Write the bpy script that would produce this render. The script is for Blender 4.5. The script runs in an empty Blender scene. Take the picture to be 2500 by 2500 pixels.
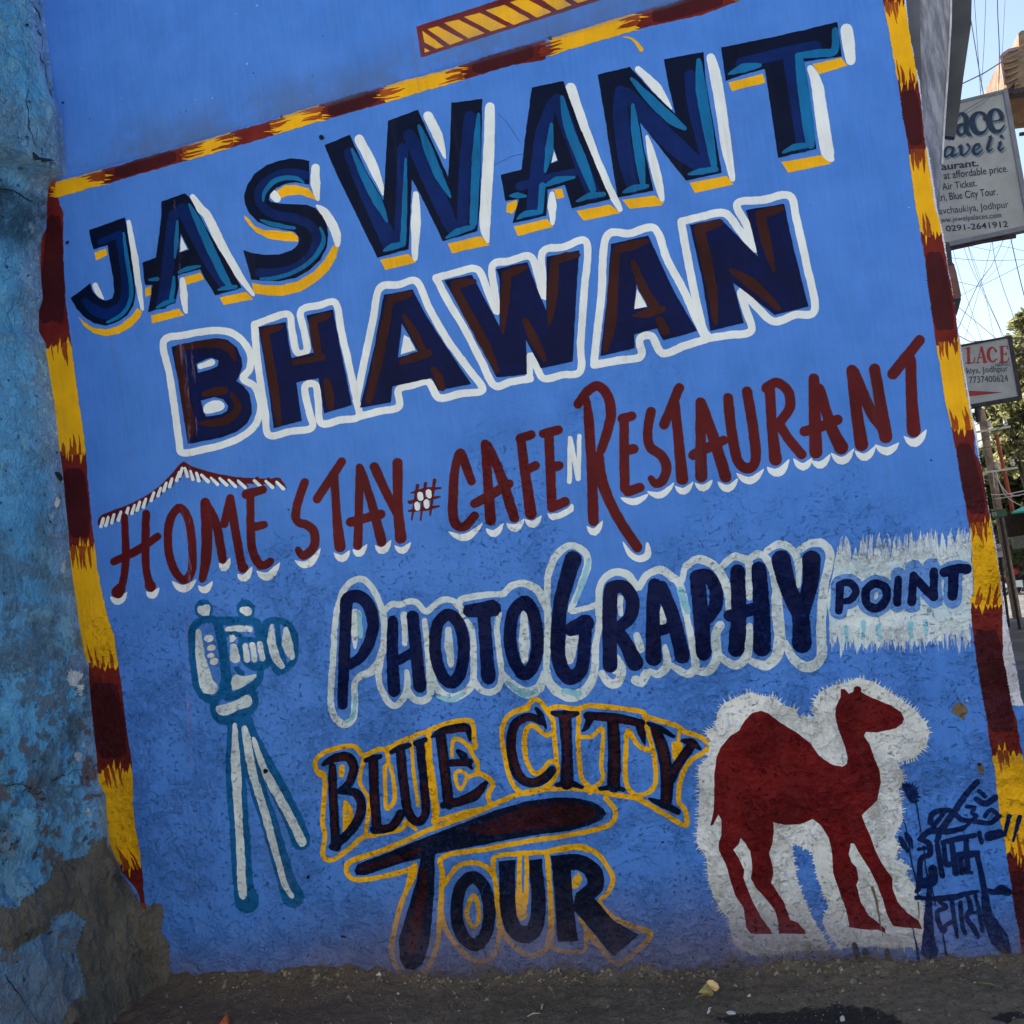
import bpy, bmesh, math, random
import numpy as np
from math import sin, cos, radians, pi, sqrt
from mathutils import Vector, Matrix, noise
from mathutils.geometry import delaunay_2d_cdt
random.seed(7)
C = bpy.context.scene.collection

# ------------------------------------------------------------------ camera
F_PX = 2400.0                      # focal length in pixels of a 2500 px wide picture
YAW, PITCH, ROLL = radians(15), radians(3), radians(8.5)
fwd = Vector((-sin(YAW)*cos(PITCH), cos(YAW)*cos(PITCH), sin(PITCH)))
r0 = Vector((cos(YAW), sin(YAW), 0)); u0 = r0.cross(fwd)
cr = r0*cos(ROLL) - u0*sin(ROLL); cu = r0*sin(ROLL) + u0*cos(ROLL)
EYE = Vector((0.0, -3.4686, 1.5))
cam = bpy.data.objects.new('camera', bpy.data.cameras.new('camera')); C.objects.link(cam)
cam.matrix_world = Matrix(((cr.x, cu.x, -fwd.x, EYE.x), (cr.y, cu.y, -fwd.y, EYE.y), (cr.z, cu.z, -fwd.z, EYE.z), (0, 0, 0, 1)))
cam.data.sensor_width = 36; cam.data.lens = 36*F_PX/2500; cam.data.clip_start = 0.05; cam.data.clip_end = 1500
bpy.context.scene.camera = cam

# ------------------------------------------------------------------ sky, sun, exposure
SUN_DIR = Vector((-0.50, 0.42, 0.70)).normalized()       # towards the sun: behind the painted building
world = bpy.data.worlds.new('World'); bpy.context.scene.world = world; world.use_nodes = True
wn = world.node_tree.nodes; bgn = wn['Background']
sky = wn.new('ShaderNodeTexSky'); sky.sky_type = 'NISHITA'; sky.sun_disc = False
sky.sun_elevation = math.asin(SUN_DIR.z); sky.sun_rotation = math.atan2(SUN_DIR.x, SUN_DIR.y)
sky.dust_density = 2.0; sky.ozone_density = 1.0
world.node_tree.links.new(sky.outputs[0], bgn.inputs[0]); bgn.inputs[1].default_value = 0.10
sl = bpy.data.lights.new('sun', 'SUN'); sl.energy = 4.6; sl.angle = radians(0.5); sl.color = (1, 0.95, 0.86)
so = bpy.data.objects.new('sun', sl); C.objects.link(so); so.rotation_euler = SUN_DIR.to_track_quat('Z', 'Y').to_euler()
vs = bpy.context.scene.view_settings
vs.view_transform = 'Standard'; vs.look = 'None'; vs.gamma = 1; vs.use_curve_mapping = False; vs.exposure = 1.4

# ------------------------------------------------------------------ where a survey mark lies on a real surface
def ray(px, py):
    return cr*((px-1250)/F_PX) - cu*((py-1250)/F_PX) + fwd
def on_y(px, py, y):               # point on the vertical plane y = const
    d = ray(px, py); return EYE + d*((y-EYE.y)/d.y)
def on_wall(px, py, off=0.0):
    p = on_y(px, py, 0.0); p.y = -off; return p
K = 3.864
def g(t, x, y): return ((t[0]*1932+x)/K, (t[1]*1932+y)/K)
def gl(t, pts): return [g(t, x, y) for x, y in pts]

# ------------------------------------------------------------------ node helpers and materials
def lin(r, g_, b):
    f = lambda c: (c/255/12.92) if c/255 <= .04045 else ((c/255+.055)/1.055)**2.4
    return (f(r), f(g_), f(b))
class NT:
    def __init__(s, name):
        s.m = bpy.data.materials.new(name); s.m.use_nodes = True; s.t = s.m.node_tree; s.n = s.t.nodes
        s.b = s.n['Principled BSDF']; s.out = s.n['Material Output']
        s.pos = s.n.new('ShaderNodeNewGeometry').outputs['Position']
    def L(s, a, b): s.t.links.new(a, b)
    def put(s, inp, v):
        if isinstance(v, (int, float)): inp.default_value = v
        elif isinstance(v, tuple): inp.default_value = (*v[:3], 1) if len(inp.default_value) == 4 else v
        else: s.L(v, inp)
    def noise(s, scale=5, detail=3, rough=.5, vec=None, stretch=None, rot=None, dist=0, kind=None):
        n = s.n.new('ShaderNodeTexNoise'); n.inputs['Scale'].default_value = scale; n.inputs['Detail'].default_value = detail
        n.inputs['Roughness'].default_value = rough; n.inputs['Distortion'].default_value = dist
        if kind: n.noise_type = kind
        v = vec or s.pos
        if stretch or rot:
            mp = s.n.new('ShaderNodeMapping'); s.L(v, mp.inputs[0])
            if stretch: mp.inputs['Scale'].default_value = stretch
            if rot: mp.inputs['Rotation'].default_value = rot
            v = mp.outputs[0]
        s.L(v, n.inputs['Vector']); return n.outputs[0]
    def math(s, op, a, b=0.0, c=None, clamp=False):
        n = s.n.new('ShaderNodeMath'); n.operation = op; n.use_clamp = clamp; s.put(n.inputs[0], a); s.put(n.inputs[1], b)
        if c is not None: s.put(n.inputs[2], c)
        return n.outputs[0]
    def rng(s, v, a, b, c=0.0, d=1.0, smooth=True):
        n = s.n.new('ShaderNodeMapRange'); n.clamp = True
        if smooth: n.interpolation_type = 'SMOOTHSTEP'
        s.put(n.inputs[0], v)
        for i, k in enumerate((a, b, c, d)): n.inputs[i+1].default_value = k
        return n.outputs[0]
    def mix(s, f, a, b, mode='MIX'):
        n = s.n.new('ShaderNodeMix'); n.data_type = 'RGBA'; n.blend_type = mode; s.put(n.inputs[0], f); s.put(n.inputs[6], a); s.put(n.inputs[7], b); return n.outputs[2]
    def xyz(s):
        n = s.n.new('ShaderNodeSeparateXYZ'); s.L(s.pos, n.inputs[0]); return n.outputs
    def bump(s, h, dist, strength=1.0):
        n = s.n.new('ShaderNodeBump'); n.inputs['Strength'].default_value = strength; n.inputs['Distance'].default_value = dist
        s.L(h, n.inputs['Height']); s.L(n.outputs[0], s.b.inputs['Normal'])
def simple(name, col, rough=.7, var=.25, scale=20, bump=0.0, metal=0.0, two=None, detail=5):
    s = NT(name); n = s.noise(scale, detail, .6)
    c = s.mix(s.rng(n, .3, .7), tuple(k*(1-var) for k in col), two or tuple(min(1, k*(1+var)) for k in col))
    s.put(s.b.inputs['Base Color'], c); s.b.inputs['Roughness'].default_value = rough; s.b.inputs['Metallic'].default_value = metal
    if bump: s.bump(n, bump)
    return s.m
WALLC = (0.064, 0.218, 0.69)
def plaster_relief(s):
    """one relief shared by the wall and every coat of paint on it: smooth above, coarse and chipped below"""
    x, y, z = s.xyz()
    s.lowf = s.noise(1.3, 2, .5)
    amp = s.rng(s.math('ADD', z, s.math('MULTIPLY', s.math('SUBTRACT', s.lowf, .5), 3.4)), 2.3, .7)
    s.fine = fine = s.noise(46, 4, .68)
    s.mid = mid = s.noise(15, 4, .62, dist=.5, stretch=(1, 1, 1.5))
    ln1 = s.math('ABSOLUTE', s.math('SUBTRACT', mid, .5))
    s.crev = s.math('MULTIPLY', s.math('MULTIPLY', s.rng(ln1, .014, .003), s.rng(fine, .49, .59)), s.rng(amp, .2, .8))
    chips = s.rng(s.math('ADD', s.math('MULTIPLY', mid, .55), s.math('MULTIPLY', fine, .45)), .40, .56)
    amp = s.math('MULTIPLY', amp, s.rng(s.noise(4.2, 4, .65), .40, .60, .10, 1.0))
    h = s.math('MULTIPLY', s.math('ADD', s.math('MULTIPLY', amp, .95), .05), s.math('ADD', s.math('MULTIPLY', chips, .34), s.math('MULTIPLY', fine, .85)))
    h = s.math('SUBTRACT', h, s.math('MULTIPLY', s.crev, .8))
    h = s.math('ADD', h, s.math('MULTIPLY', s.noise(2.4, 2, .5), 1.0))
    return h, amp, chips, fine
RELIEF = .015
def paint(name, col, rough=.5, var=.14, wear=.0, under=WALLC, streak=.10, two=None, grain=None, mudk=.16):
    s = NT(name); x, y, z = s.xyz()
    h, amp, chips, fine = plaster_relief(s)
    v = s.noise(5, 3, .6); st = s.noise(16, 3, .6, stretch=(5, 1, .35) if grain is None else grain, dist=.3)
    dk = 1.0 if sum(col) > .25 else .35
    c = s.mix(s.rng(v, .25, .75), tuple(k*(1-var) for k in col), two or tuple(min(1, k*(1+var)) for k in col))
    c = s.mix(s.math('MULTIPLY', s.rng(st, .35, .7), streak*2), c, tuple(min(1, k*1.35+.0006) for k in col))
    if wear:                                      # dry-brush misses on the coarse plaster
        w = s.math('MULTIPLY', s.rng(s.noise(85, 4, .7, stretch=(1, 1, .6)), .47, .40), s.rng(v, .40, .62))
        w = s.math('MULTIPLY', w, s.math('MULTIPLY', amp, wear), clamp=True)
        c = s.mix(w, c, under)
    # rain streaks, splashed mud at the foot and grime on the ledge of the thicker plaster
    rain = s.math('MULTIPLY', s.rng(s.noise(2.6, 3, .6, stretch=(9, 1, .35)), .56, .74), s.rng(s.lowf, .40, .62))
    c = s.mix(s.math('MULTIPLY', rain, .20*dk), c, (.12, .14, .17))
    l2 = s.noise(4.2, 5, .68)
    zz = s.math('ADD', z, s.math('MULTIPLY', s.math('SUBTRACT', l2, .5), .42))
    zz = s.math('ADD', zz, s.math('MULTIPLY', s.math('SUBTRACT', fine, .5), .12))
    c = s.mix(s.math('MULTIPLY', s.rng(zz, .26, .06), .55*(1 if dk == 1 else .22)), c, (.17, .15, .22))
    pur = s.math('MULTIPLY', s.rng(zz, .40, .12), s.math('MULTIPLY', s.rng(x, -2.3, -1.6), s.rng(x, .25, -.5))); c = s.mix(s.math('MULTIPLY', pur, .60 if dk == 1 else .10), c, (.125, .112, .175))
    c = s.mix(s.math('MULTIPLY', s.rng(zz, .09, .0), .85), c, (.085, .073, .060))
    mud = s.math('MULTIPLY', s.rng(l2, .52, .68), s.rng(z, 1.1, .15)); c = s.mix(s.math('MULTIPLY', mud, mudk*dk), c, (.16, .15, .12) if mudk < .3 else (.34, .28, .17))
    c = s.mix(s.math('MULTIPLY', s.crev, .24), c, tuple(k*.45 for k in col))  # crevice shade painted in: the coat's own colour, darkened along the lines
    led = s.math('MULTIPLY', s.rng(z, 3.62, 3.37), s.rng(z, 3.35, 3.37))
    c = s.mix(s.math('MULTIPLY', s.math('MULTIPLY', led, s.rng(l2, .35, .62)), .55), c, (.09, .12, .19))
    spn = s.noise(48, 1, .5)
    c = s.mix(s.math('MULTIPLY', s.rng(spn, .80, .82), .6), c, (.04, .05, .09)); c = s.mix(s.math('MULTIPLY', s.rng(spn, .195, .17), .6), c, (.6, .62, .66) if dk == 1 else tuple(min(1, k*5) for k in col))
    s.put(s.b.inputs['Base Color'], c); s.b.inputs['Roughness'].default_value = rough
    s.b.inputs['Specular IOR Level'].default_value = .10
    s.bump(h, RELIEF)
    return s.m
M = {}
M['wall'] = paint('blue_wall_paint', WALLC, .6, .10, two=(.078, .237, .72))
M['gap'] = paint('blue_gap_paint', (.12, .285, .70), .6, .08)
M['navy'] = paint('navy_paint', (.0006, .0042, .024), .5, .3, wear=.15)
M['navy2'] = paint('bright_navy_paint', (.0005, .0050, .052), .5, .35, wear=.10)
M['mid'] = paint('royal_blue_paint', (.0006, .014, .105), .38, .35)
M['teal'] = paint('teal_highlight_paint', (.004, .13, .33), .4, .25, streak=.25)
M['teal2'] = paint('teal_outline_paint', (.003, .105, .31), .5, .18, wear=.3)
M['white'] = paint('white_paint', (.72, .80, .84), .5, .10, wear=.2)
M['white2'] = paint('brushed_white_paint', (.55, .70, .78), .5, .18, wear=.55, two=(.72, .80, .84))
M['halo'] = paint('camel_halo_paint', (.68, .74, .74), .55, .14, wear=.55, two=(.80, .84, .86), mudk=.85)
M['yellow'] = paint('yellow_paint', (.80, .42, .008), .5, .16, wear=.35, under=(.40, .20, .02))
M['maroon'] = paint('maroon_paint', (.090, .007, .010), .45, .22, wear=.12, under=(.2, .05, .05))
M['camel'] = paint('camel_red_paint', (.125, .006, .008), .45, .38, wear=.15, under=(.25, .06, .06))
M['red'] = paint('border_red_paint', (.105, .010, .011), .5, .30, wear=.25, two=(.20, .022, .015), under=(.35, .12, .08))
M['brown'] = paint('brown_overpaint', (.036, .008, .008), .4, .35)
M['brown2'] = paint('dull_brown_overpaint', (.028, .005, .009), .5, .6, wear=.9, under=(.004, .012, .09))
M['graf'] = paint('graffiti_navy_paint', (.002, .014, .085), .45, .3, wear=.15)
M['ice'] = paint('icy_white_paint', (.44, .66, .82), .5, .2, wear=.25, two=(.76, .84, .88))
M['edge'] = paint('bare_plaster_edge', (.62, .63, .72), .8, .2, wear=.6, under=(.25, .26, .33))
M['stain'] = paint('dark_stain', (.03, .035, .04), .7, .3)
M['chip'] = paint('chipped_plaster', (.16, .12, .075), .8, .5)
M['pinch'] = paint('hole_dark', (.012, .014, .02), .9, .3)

# ------------------------------------------------------------------ flat shapes: everything is laid out in survey pixels, then unioned by CDT
def cat(pts, closed, step=5.0, ws=None):
    n = len(pts); out = []; wo = []
    segs = n if closed else n-1
    for i in range(segs):
        if closed: a, b, c, d = pts[(i-1) % n], pts[i], pts[(i+1) % n], pts[(i+2) % n]
        else: a, b, c, d = pts[max(i-1, 0)], pts[i], pts[i+1], pts[min(i+2, n-1)]
        L = math.hypot(c[0]-b[0], c[1]-b[1]); k = max(1, int(L/step))
        for j in range(k):
            t = j/k; t2 = t*t; t3 = t2*t
            q = [0.5*((2*b[m])+(-a[m]+c[m])*t+(2*a[m]-5*b[m]+4*c[m]-d[m])*t2+(-a[m]+3*b[m]-3*c[m]+d[m])*t3) for m in (0, 1)]
            out.append(tuple(q))
            if ws: w0, w1 = ws[i], ws[(i+1) % n]; wo.append(w0+(w1-w0)*t)
    if not closed:
        out.append(tuple(pts[-1]));
        if ws: wo.append(ws[-1])
    return (out, wo) if ws else out
def dens(pts, step=7.0):
    out = []
    for i, a in enumerate(pts):
        b = pts[(i+1) % len(pts)]; k = max(1, int(math.hypot(b[0]-a[0], b[1]-a[1])/step))
        for j in range(k): out.append((a[0]+(b[0]-a[0])*j/k, a[1]+(b[1]-a[1])*j/k))
    return out
def P(t, pts): return [('f', dens(gl(t, pts)))]
def O(t, pts): return [('f', cat(gl(t, pts), True, 6))]          # closed smooth shape
def H(t, pts): return [('h', dens(gl(t, pts)))]
def HO(t, pts): return [('h', cat(gl(t, pts), True, 6))]
def S(t, pts, w, closed=False, cap=True):
    if not isinstance(w, list): w = [w]*len(pts)
    if len(w) != len(pts):
        w = [w[min(len(w)-1, int(round(i*(len(w)-1)/max(1, len(pts)-1))))] for i in range(len(pts))]
    pts = gl(t, pts); w = [k/K/2 for k in w]
    if closed: pp, ww = cat(pts, True, 5, w); pp.append(pp[0]); ww.append(ww[0])
    else: pp, ww = cat(pts, False, 5, w)
    fs = []; L = []; R = []
    for i, p in enumerate(pp):
        if closed: a, b = pp[i-1] if i else pp[-2], pp[i+1] if i < len(pp)-1 else pp[1]
        else: a, b = pp[max(0, i-1)], pp[min(len(pp)-1, i+1)]
        dx, dy = b[0]-a[0], b[1]-a[1]; l = math.hypot(dx, dy) or 1; nx, ny = -dy/l, dx/l
        L.append((p[0]+nx*ww[i], p[1]+ny*ww[i])); R.append((p[0]-nx*ww[i], p[1]-ny*ww[i]))
    for i in range(len(pp)-1): fs.append(('f', [L[i], L[i+1], R[i+1], R[i]]))
    if cap and not closed:
        for i in (0, -1):
            r = ww[i]
            if r > 1: fs.append(('f', [(pp[i][0]+r*cos(k*pi/6), pp[i][1]+r*sin(k*pi/6)) for k in range(12)]))
    return fs
def CR(t, a, b, sag, w):            # crescent brush mark
    (x0, y0), (x1, y1) = a, b; pts = []; ws = []
    for i in range(7):
        k = i/6; s = sin(pi*k); pts.append((x0+(x1-x0)*k, y0+(y1-y0)*k+sag*s*.62)); ws.append(6+w*s**.7)
    return S(t, pts, ws)
def fringe(faces, L, step=4.0, seed=1, lo=0.0):   # ragged brush hair along an outline
    rnd = random.Random(seed); out = []
    for k, pts in faces:
        cx = sum(p[0] for p in pts)/len(pts); pts = dens(pts, step); n = len(pts); q = []
        area = sum(pts[i][0]*pts[(i+1) % n][1]-pts[(i+1) % n][0]*pts[i][1] for i in range(n)); sg = 1 if area > 0 else -1
        for i, p in enumerate(pts):
            a, b = pts[i-2], pts[(i+2) % n]; dx, dy = b[0]-a[0], b[1]-a[1]; l = math.hypot(dx, dy) or 1
            e = L/K*(rnd.random()**1.6 if i % 2 else -.15)*sg; q.append((p[0]+dy/l*e, p[1]-dx/l*e))
        out.append((k, q))
    return out
def tri(faces, jit=.8):
    vs_, fs_, kinds = [], [], []
    for k, pts in faces:
        q = []
        for (x, y) in pts:
            nx = noise.noise(Vector((x/7, y/7, 1.3)))*jit + noise.noise(Vector((x/23, y/23, 5)))*jit*1.2
            ny = noise.noise(Vector((x/7, y/7, 9.1)))*jit + noise.noise(Vector((x/23, y/23, 7)))*jit*1.2
            q.append(Vector((x+nx, y+ny)))
        if len(q) < 3: continue
        ar = sum(q[i].x*q[(i+1) % len(q)].y-q[(i+1) % len(q)].x*q[i].y for i in range(len(q)))
        if abs(ar) < .02: continue
        if ar < 0: q.reverse()
        b = len(vs_); vs_ += q; fs_.append(list(range(b, b+len(q)))); kinds.append(k)
    edges = [(f[i], f[(i+1) % len(f)]) for f in fs_ for i in range(len(f))]
    ov, oe, of, _, _, _ = delaunay_2d_cdt(vs_, edges, [], 0, 1e-3)
    P2 = np.array([(p.x, p.y) for p in ov]); T = np.array([f[:3] for f in of]); cen = P2[T].mean(axis=1)
    ins = np.zeros(len(T), bool); cut = np.zeros(len(T), bool)
    for f, k in zip(fs_, kinds):
        q = np.array([(vs_[i].x, vs_[i].y) for i in f]); lo, hi = q.min(0), q.max(0)
        c_ = np.nonzero((cen[:, 0] > lo[0]) & (cen[:, 0] < hi[0]) & (cen[:, 1] > lo[1]) & (cen[:, 1] < hi[1]))[0]
        if not len(c_): continue
        x, y = cen[c_, 0][:, None], cen[c_, 1][:, None]; a = q; b = np.roll(q, -1, axis=0)
        up = (a[None, :, 1] > y) != (b[None, :, 1] > y); dy = b[:, 1]-a[:, 1]; dy = np.where(dy == 0, 1e-9, dy)
        r = (up & (x < (b[:, 0]-a[:, 0])[None]*(y-a[None, :, 1])/dy[None]+a[None, :, 0])).sum(1) % 2 == 1
        (ins if k == 'f' else cut)[c_[r]] = True
    keep = [tuple(of[i]) for i in np.nonzero(ins & ~cut)[0]]
    return ov, keep
uid = [0]
def flat(name, layers, parent=None, label=None, mapf=on_wall, base=0.0, jit=.8, step=.0004):
    """layers: list of (material key, faces, level); one mesh object, levels stacked outwards"""
    uid[0] += 1; idx = (uid[0] % 90)*.000004
    mats, V, Fc, MI = [], [], [], []
    for mk, faces, lev in layers:
        if not faces: continue
        ov, of = tri(faces, jit)
        if mk not in mats: mats.append(mk)
        b = len(V); off = base+lev*step+idx
        V += [mapf(p.x, p.y, off) for p in ov]
        for f in of: Fc.append([b+i for i in f]); MI.append(mats.index(mk))
    me = bpy.data.meshes.new(name); me.from_pydata(V, [], Fc); me.validate()
    for mk in mats: me.materials.append(M[mk])
    if len(MI) == len(me.polygons): me.polygons.foreach_set('material_index', MI)
    # face the camera side
    bm = bmesh.new(); bm.from_mesh(me); bmesh.ops.delete(bm, geom=[v for v in bm.verts if not v.link_faces], context='VERTS')
    for f in bm.faces:
        if f.normal.dot(f.calc_center_median()-EYE) > 0: f.normal_flip()
    bm.to_mesh(me); bm.free()
    o = bpy.data.objects.new(name, me); C.objects.link(o)
    if parent: o.parent = parent
    if label: o['label'] = label
    return o
# ------------------------------------------------------------------ solid helpers
def mesh(name, V, Fc, m, parent=None, smooth=False):
    me = bpy.data.meshes.new(name); me.from_pydata([tuple(v) for v in V], [], Fc); me.validate()
    for k in (m if isinstance(m, list) else [m]): me.materials.append(M[k] if isinstance(k, str) else k)
    if smooth: me.polygons.foreach_set('use_smooth', [True]*len(me.polygons))
    o = bpy.data.objects.new(name, me); C.objects.link(o)
    if parent: o.parent = parent
    return o
def tag(o, label=None, cat_=None, group=None, kind=None):
    for k, v in (('label', label), ('category', cat_), ('group', group), ('kind', kind)):
        if v: o[k] = v
    return o
def empty(name, loc, label, cat_, group=None):
    o = bpy.data.objects.new(name, None); C.objects.link(o); o.location = loc; o.empty_display_size = .1
    bpy.context.view_layer.update()
    return tag(o, label, cat_, group)
def keep(o, parent):                 # parent without moving
    o.parent = parent; o.matrix_parent_inverse = Matrix.Translation(parent.location).inverted(); return o
def box(x0, x1, y0, y1, z0, z1):
    return ([(x0, y0, z0), (x1, y0, z0), (x1, y1, z0), (x0, y1, z0), (x0, y0, z1), (x1, y0, z1), (x1, y1, z1), (x0, y1, z1)],
            [(0, 3, 2, 1), (4, 5, 6, 7), (0, 1, 5, 4), (1, 2, 6, 5), (2, 3, 7, 6), (3, 0, 4, 7)])
def join(*parts):
    V, F_ = [], []
    for v, f in parts:
        b = len(V); V += list(v); F_ += [tuple(b+i for i in q) for q in f]
    return V, F_
def bbox_bevel(o, w=.006, seg=2):
    bm = bmesh.new(); bm.from_mesh(o.data); bmesh.ops.bevel(bm, geom=bm.edges[:], offset=w, segments=seg, affect='EDGES', profile=.6); bm.to_mesh(o.data); bm.free(); return o
def tube(pts, rad, n=8, cap=True):
    if not isinstance(rad, (list, tuple)): rad = [rad]*len(pts)
    V, F_ = [], []; pts = [Vector(p) for p in pts]
    for i, p in enumerate(pts):
        d = (pts[min(i+1, len(pts)-1)]-pts[max(i-1, 0)]).normalized()
        a = d.cross(Vector((0, 0, 1)) if abs(d.z) < .9 else Vector((1, 0, 0))).normalized(); b = d.cross(a)
        for k in range(n): V.append(p+(a*cos(2*pi*k/n)+b*sin(2*pi*k/n))*rad[i])
    for i in range(len(pts)-1):
        for k in range(n):
            q = i*n; F_.append((q+k, q+(k+1) % n, q+n+(k+1) % n, q+n+k))
    if cap: F_.append(tuple(range(n))[::-1]); F_.append(tuple(range(len(V)-n, len(V))))
    return V, F_
# ------------------------------------------------------------------ the painted wall: one building corner, cut flush at the alley
def lerp_tab(tab, v):
    if v <= tab[0][0]: return tab[0][1]
    for (a, x), (b, y) in zip(tab, tab[1:]):
        if v <= b: return x+(y-x)*(v-a)/(b-a)
    return tab[-1][1]
REDGE = [(2212, 0), (2219, 70), (2225, 130), (2232, 165), (2238, 170), (2246, 200), (2251, 260), (2256, 330), (2259, 352), (2266, 362), (2275, 420), (2287, 500), (2296, 545), (2306, 585), (2314, 650), (2322, 690), (2331, 760), (2338, 800), (2346, 850), (2355, 905), (2366, 960), (2372, 1005), (2386, 1065), (2391, 1120), (2401, 1160), (2410, 1225), (2420, 1270), (2430, 1320), (2440, 1395), (2455, 1500), (2467, 1560), (2481, 1630), (2492, 1700), (2500, 1722)]
rp = [on_wall(x, y) for x, y in REDGE]
rp = [Vector((p.x, 0, p.z)) for p in rp]
XR = .652
zt = [(p.z, p.x) for p in reversed(rp)]
zlist = sorted([5.6, 5.0, 4.2, 3.7, -.05, .3, .6, 3.372] + [z for z, _ in zt]); LEDGE = 3.372
def xr(z):
    return (lerp_tab(zt, z) if zt[0][0] <= z <= zt[-1][0] else XR)+.0025*noise.noise(Vector((z*22, 3, 1)))
def wall_part(z0, z1, y, nx=1):
    zs = [z0]+[z for z in zlist if z0 < z < z1]+[z1]; V = []; Fq = []
    for z in zs: V += [(-2.86, y, z), (xr(z), y, z), (xr(z)+.0012, y+.012, z), (XR+.004, 9.5, z), (-2.86, 9.5, z)]
    for i in range(len(zs)-1):
        a = i*5
        for j in range(4): Fq.append((a+j, a+j+1, a+j+6, a+j+5))
    return V, Fq
v1, f1 = wall_part(-2.5, LEDGE, 0.0); v2, f2 = wall_part(LEDGE+.010, 5.6, .012)
n = len(v1); V = v1+v2; Fq = f1+[tuple(n+i for i in q) for q in f2]
t1 = n-5; b2 = n
Fq += [(t1, t1+1, b2+1, b2), (t1+1, t1+2, b2+2, b2+1), (t1+2, t1+3, b2+3, b2+2)]
top = len(V)-5; Fq.append((top, top+1, top+2, top+3, top+4))
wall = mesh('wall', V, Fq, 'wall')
tag(wall, 'tall blue plastered wall covered with hand-painted hotel advertising in a red and yellow frame', 'wall')
def on_up(px, py, off=0.0): return on_y(px, py, .012-off)

# --- frame bands: polygons between two traced edges, red base and yellow patches with torn brush ends
def band(Ledge, Redge, cuts, horiz, name, mapf=on_wall, rag=30):
    """cuts: list of (start, end, colour) along the band in crop units"""
    def at(tab, s): return lerp_tab(tab, s)
    smear = []
    for k, (s0, s1, col) in enumerate(cuts):
        rnd = random.Random(k*13+len(cuts)); n = max(4, int((s1-s0)/28)); A = []; B = []
        for i in range(n+1):
            s = s0+(s1-s0)*i/n
            A.append((s, at(Ledge, s)+rnd.uniform(-4, 4))); B.append((s, at(Redge, s)+rnd.uniform(-4, 4)))
        def end(s, sgn):
            a, b = at(Ledge, s), at(Redge, s); o = []; u = rnd.uniform(.04, .12)
            while u < .93:
                w = rnd.uniform(.07, .22); L_ = rnd.uniform(20, 60) if rnd.random() < .6 else rnd.uniform(70, 140)
                o += [(s+sgn*rnd.uniform(-30, 5), a+(b-a)*u), (s+sgn*L_*.6, a+(b-a)*(u+w*.3)), (s+sgn*L_, a+(b-a)*(u+w*.5)), (s+sgn*L_*.55, a+(b-a)*min(.97, u+w*.75))]; u += w
            return o
        ov = 14 if col == 'red' else 0
        pts = A+(end(s1, 1) if col == 'yellow' else [(s1+ov, at(Ledge, s1)), (s1+ov, at(Redge, s1))])+B[::-1]+(end(s0, -1)[::-1] if col == 'yellow' else [])
        pts = [((x, y) if horiz else (y, x)) for x, y in pts]
        fs = P((0, 0), pts); rnd2 = random.Random(k)
        lay = [(col, fs, 1 if col == 'red' else 3)]
        if col == 'red' and s1-s0 > 500:          # a second, duller coat inside
            a0, a1 = s0+(s1-s0)*.25, s0+(s1-s0)*.8
            q = [(a0, at(Ledge, a0)*.96+at(Redge, a0)*.04), (a1, at(Ledge, a1)*.96+at(Redge, a1)*.04), (a1+60, (at(Ledge, a1)+at(Redge, a1))/2), (a1, at(Ledge, a1)*.12+at(Redge, a1)*.88), (a0, at(Ledge, a0)*.12+at(Redge, a0)*.88), (a0-70, (at(Ledge, a0)+at(Redge, a0))/2)]
            q = [((x, y) if horiz else (y, x)) for x, y in q]
            lay.append(('redd', fringe(O((0, 0), q), 9, 3, k), 2))
        if col == 'red':                          # wet orange-red smears where the two coats ran together
            for e_, sg_ in ((s0, -1), (s1, 1)):
                a_, b_ = at(Ledge, e_), at(Redge, e_)
                for q_ in range(7):
                    u_ = rnd.uniform(.1, .9); l_ = rnd.uniform(60, 190); w_ = rnd.uniform(14, 34); c_ = a_+(b_-a_)*u_; sh_ = (at(Ledge, e_+sg_*l_)-a_)
                    p_ = [(e_-sg_*30, c_), (e_+sg_*l_*.4, c_+sh_*.4+rnd.uniform(-6, 6)), (e_+sg_*l_, c_+sh_+rnd.uniform(-8, 8))]
                    lay.append(('smear', S((0, 0), [((x, y) if horiz else (y, x)) for x, y in p_], [w_, w_*.9, 4]), 4)) if False else smear.extend(S((0, 0), [((x, y) if horiz else (y, x)) for x, y in p_], [w_, w_*.9, 4]))
        flat(name, lay, wall, None, mapf, jit=1.0)
    flat('brush_smear', [('smear', smear, 4)], wall, None, mapf, jit=1.2)
M['smear'] = paint('orange_red_smear', (.26, .035, .012), .5, .5, wear=.5, under=(.6, .28, .01), two=(.42, .10, .012))
M['redd'] = paint('dull_border_red', (.050, .007, .010), .5, .3, wear=.1)
Y = 1932
Le = [(1740, 440), (Y+0, 440), (Y+200, 440), (Y+350, 385), (Y+600, 375), (Y+900, 400), (Y+1000, 362), (Y+1190, 360), (Y+1320, 435), (Y+1370, 430), (Y+1650, 480), (2*Y, 522), (2*Y+380, 560), (2*Y+700, 600), (2*Y+1100, 640), (2*Y+1350, 655), (2*Y+1650, 690), (2*Y+1800, 720), (2*Y+1932, 735), (3*Y+350, 790), (3*Y+480, 830), (3*Y+800, 850), (3*Y+1250, 900), (3*Y+1600, 930), (3*Y+1700, 990), (4*Y, 1000), (4*Y+250, 1020), (4*Y+430, 1130), (4*Y+500, 1150), (4*Y+650, 1280), (4*Y+830, 1345)]
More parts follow.
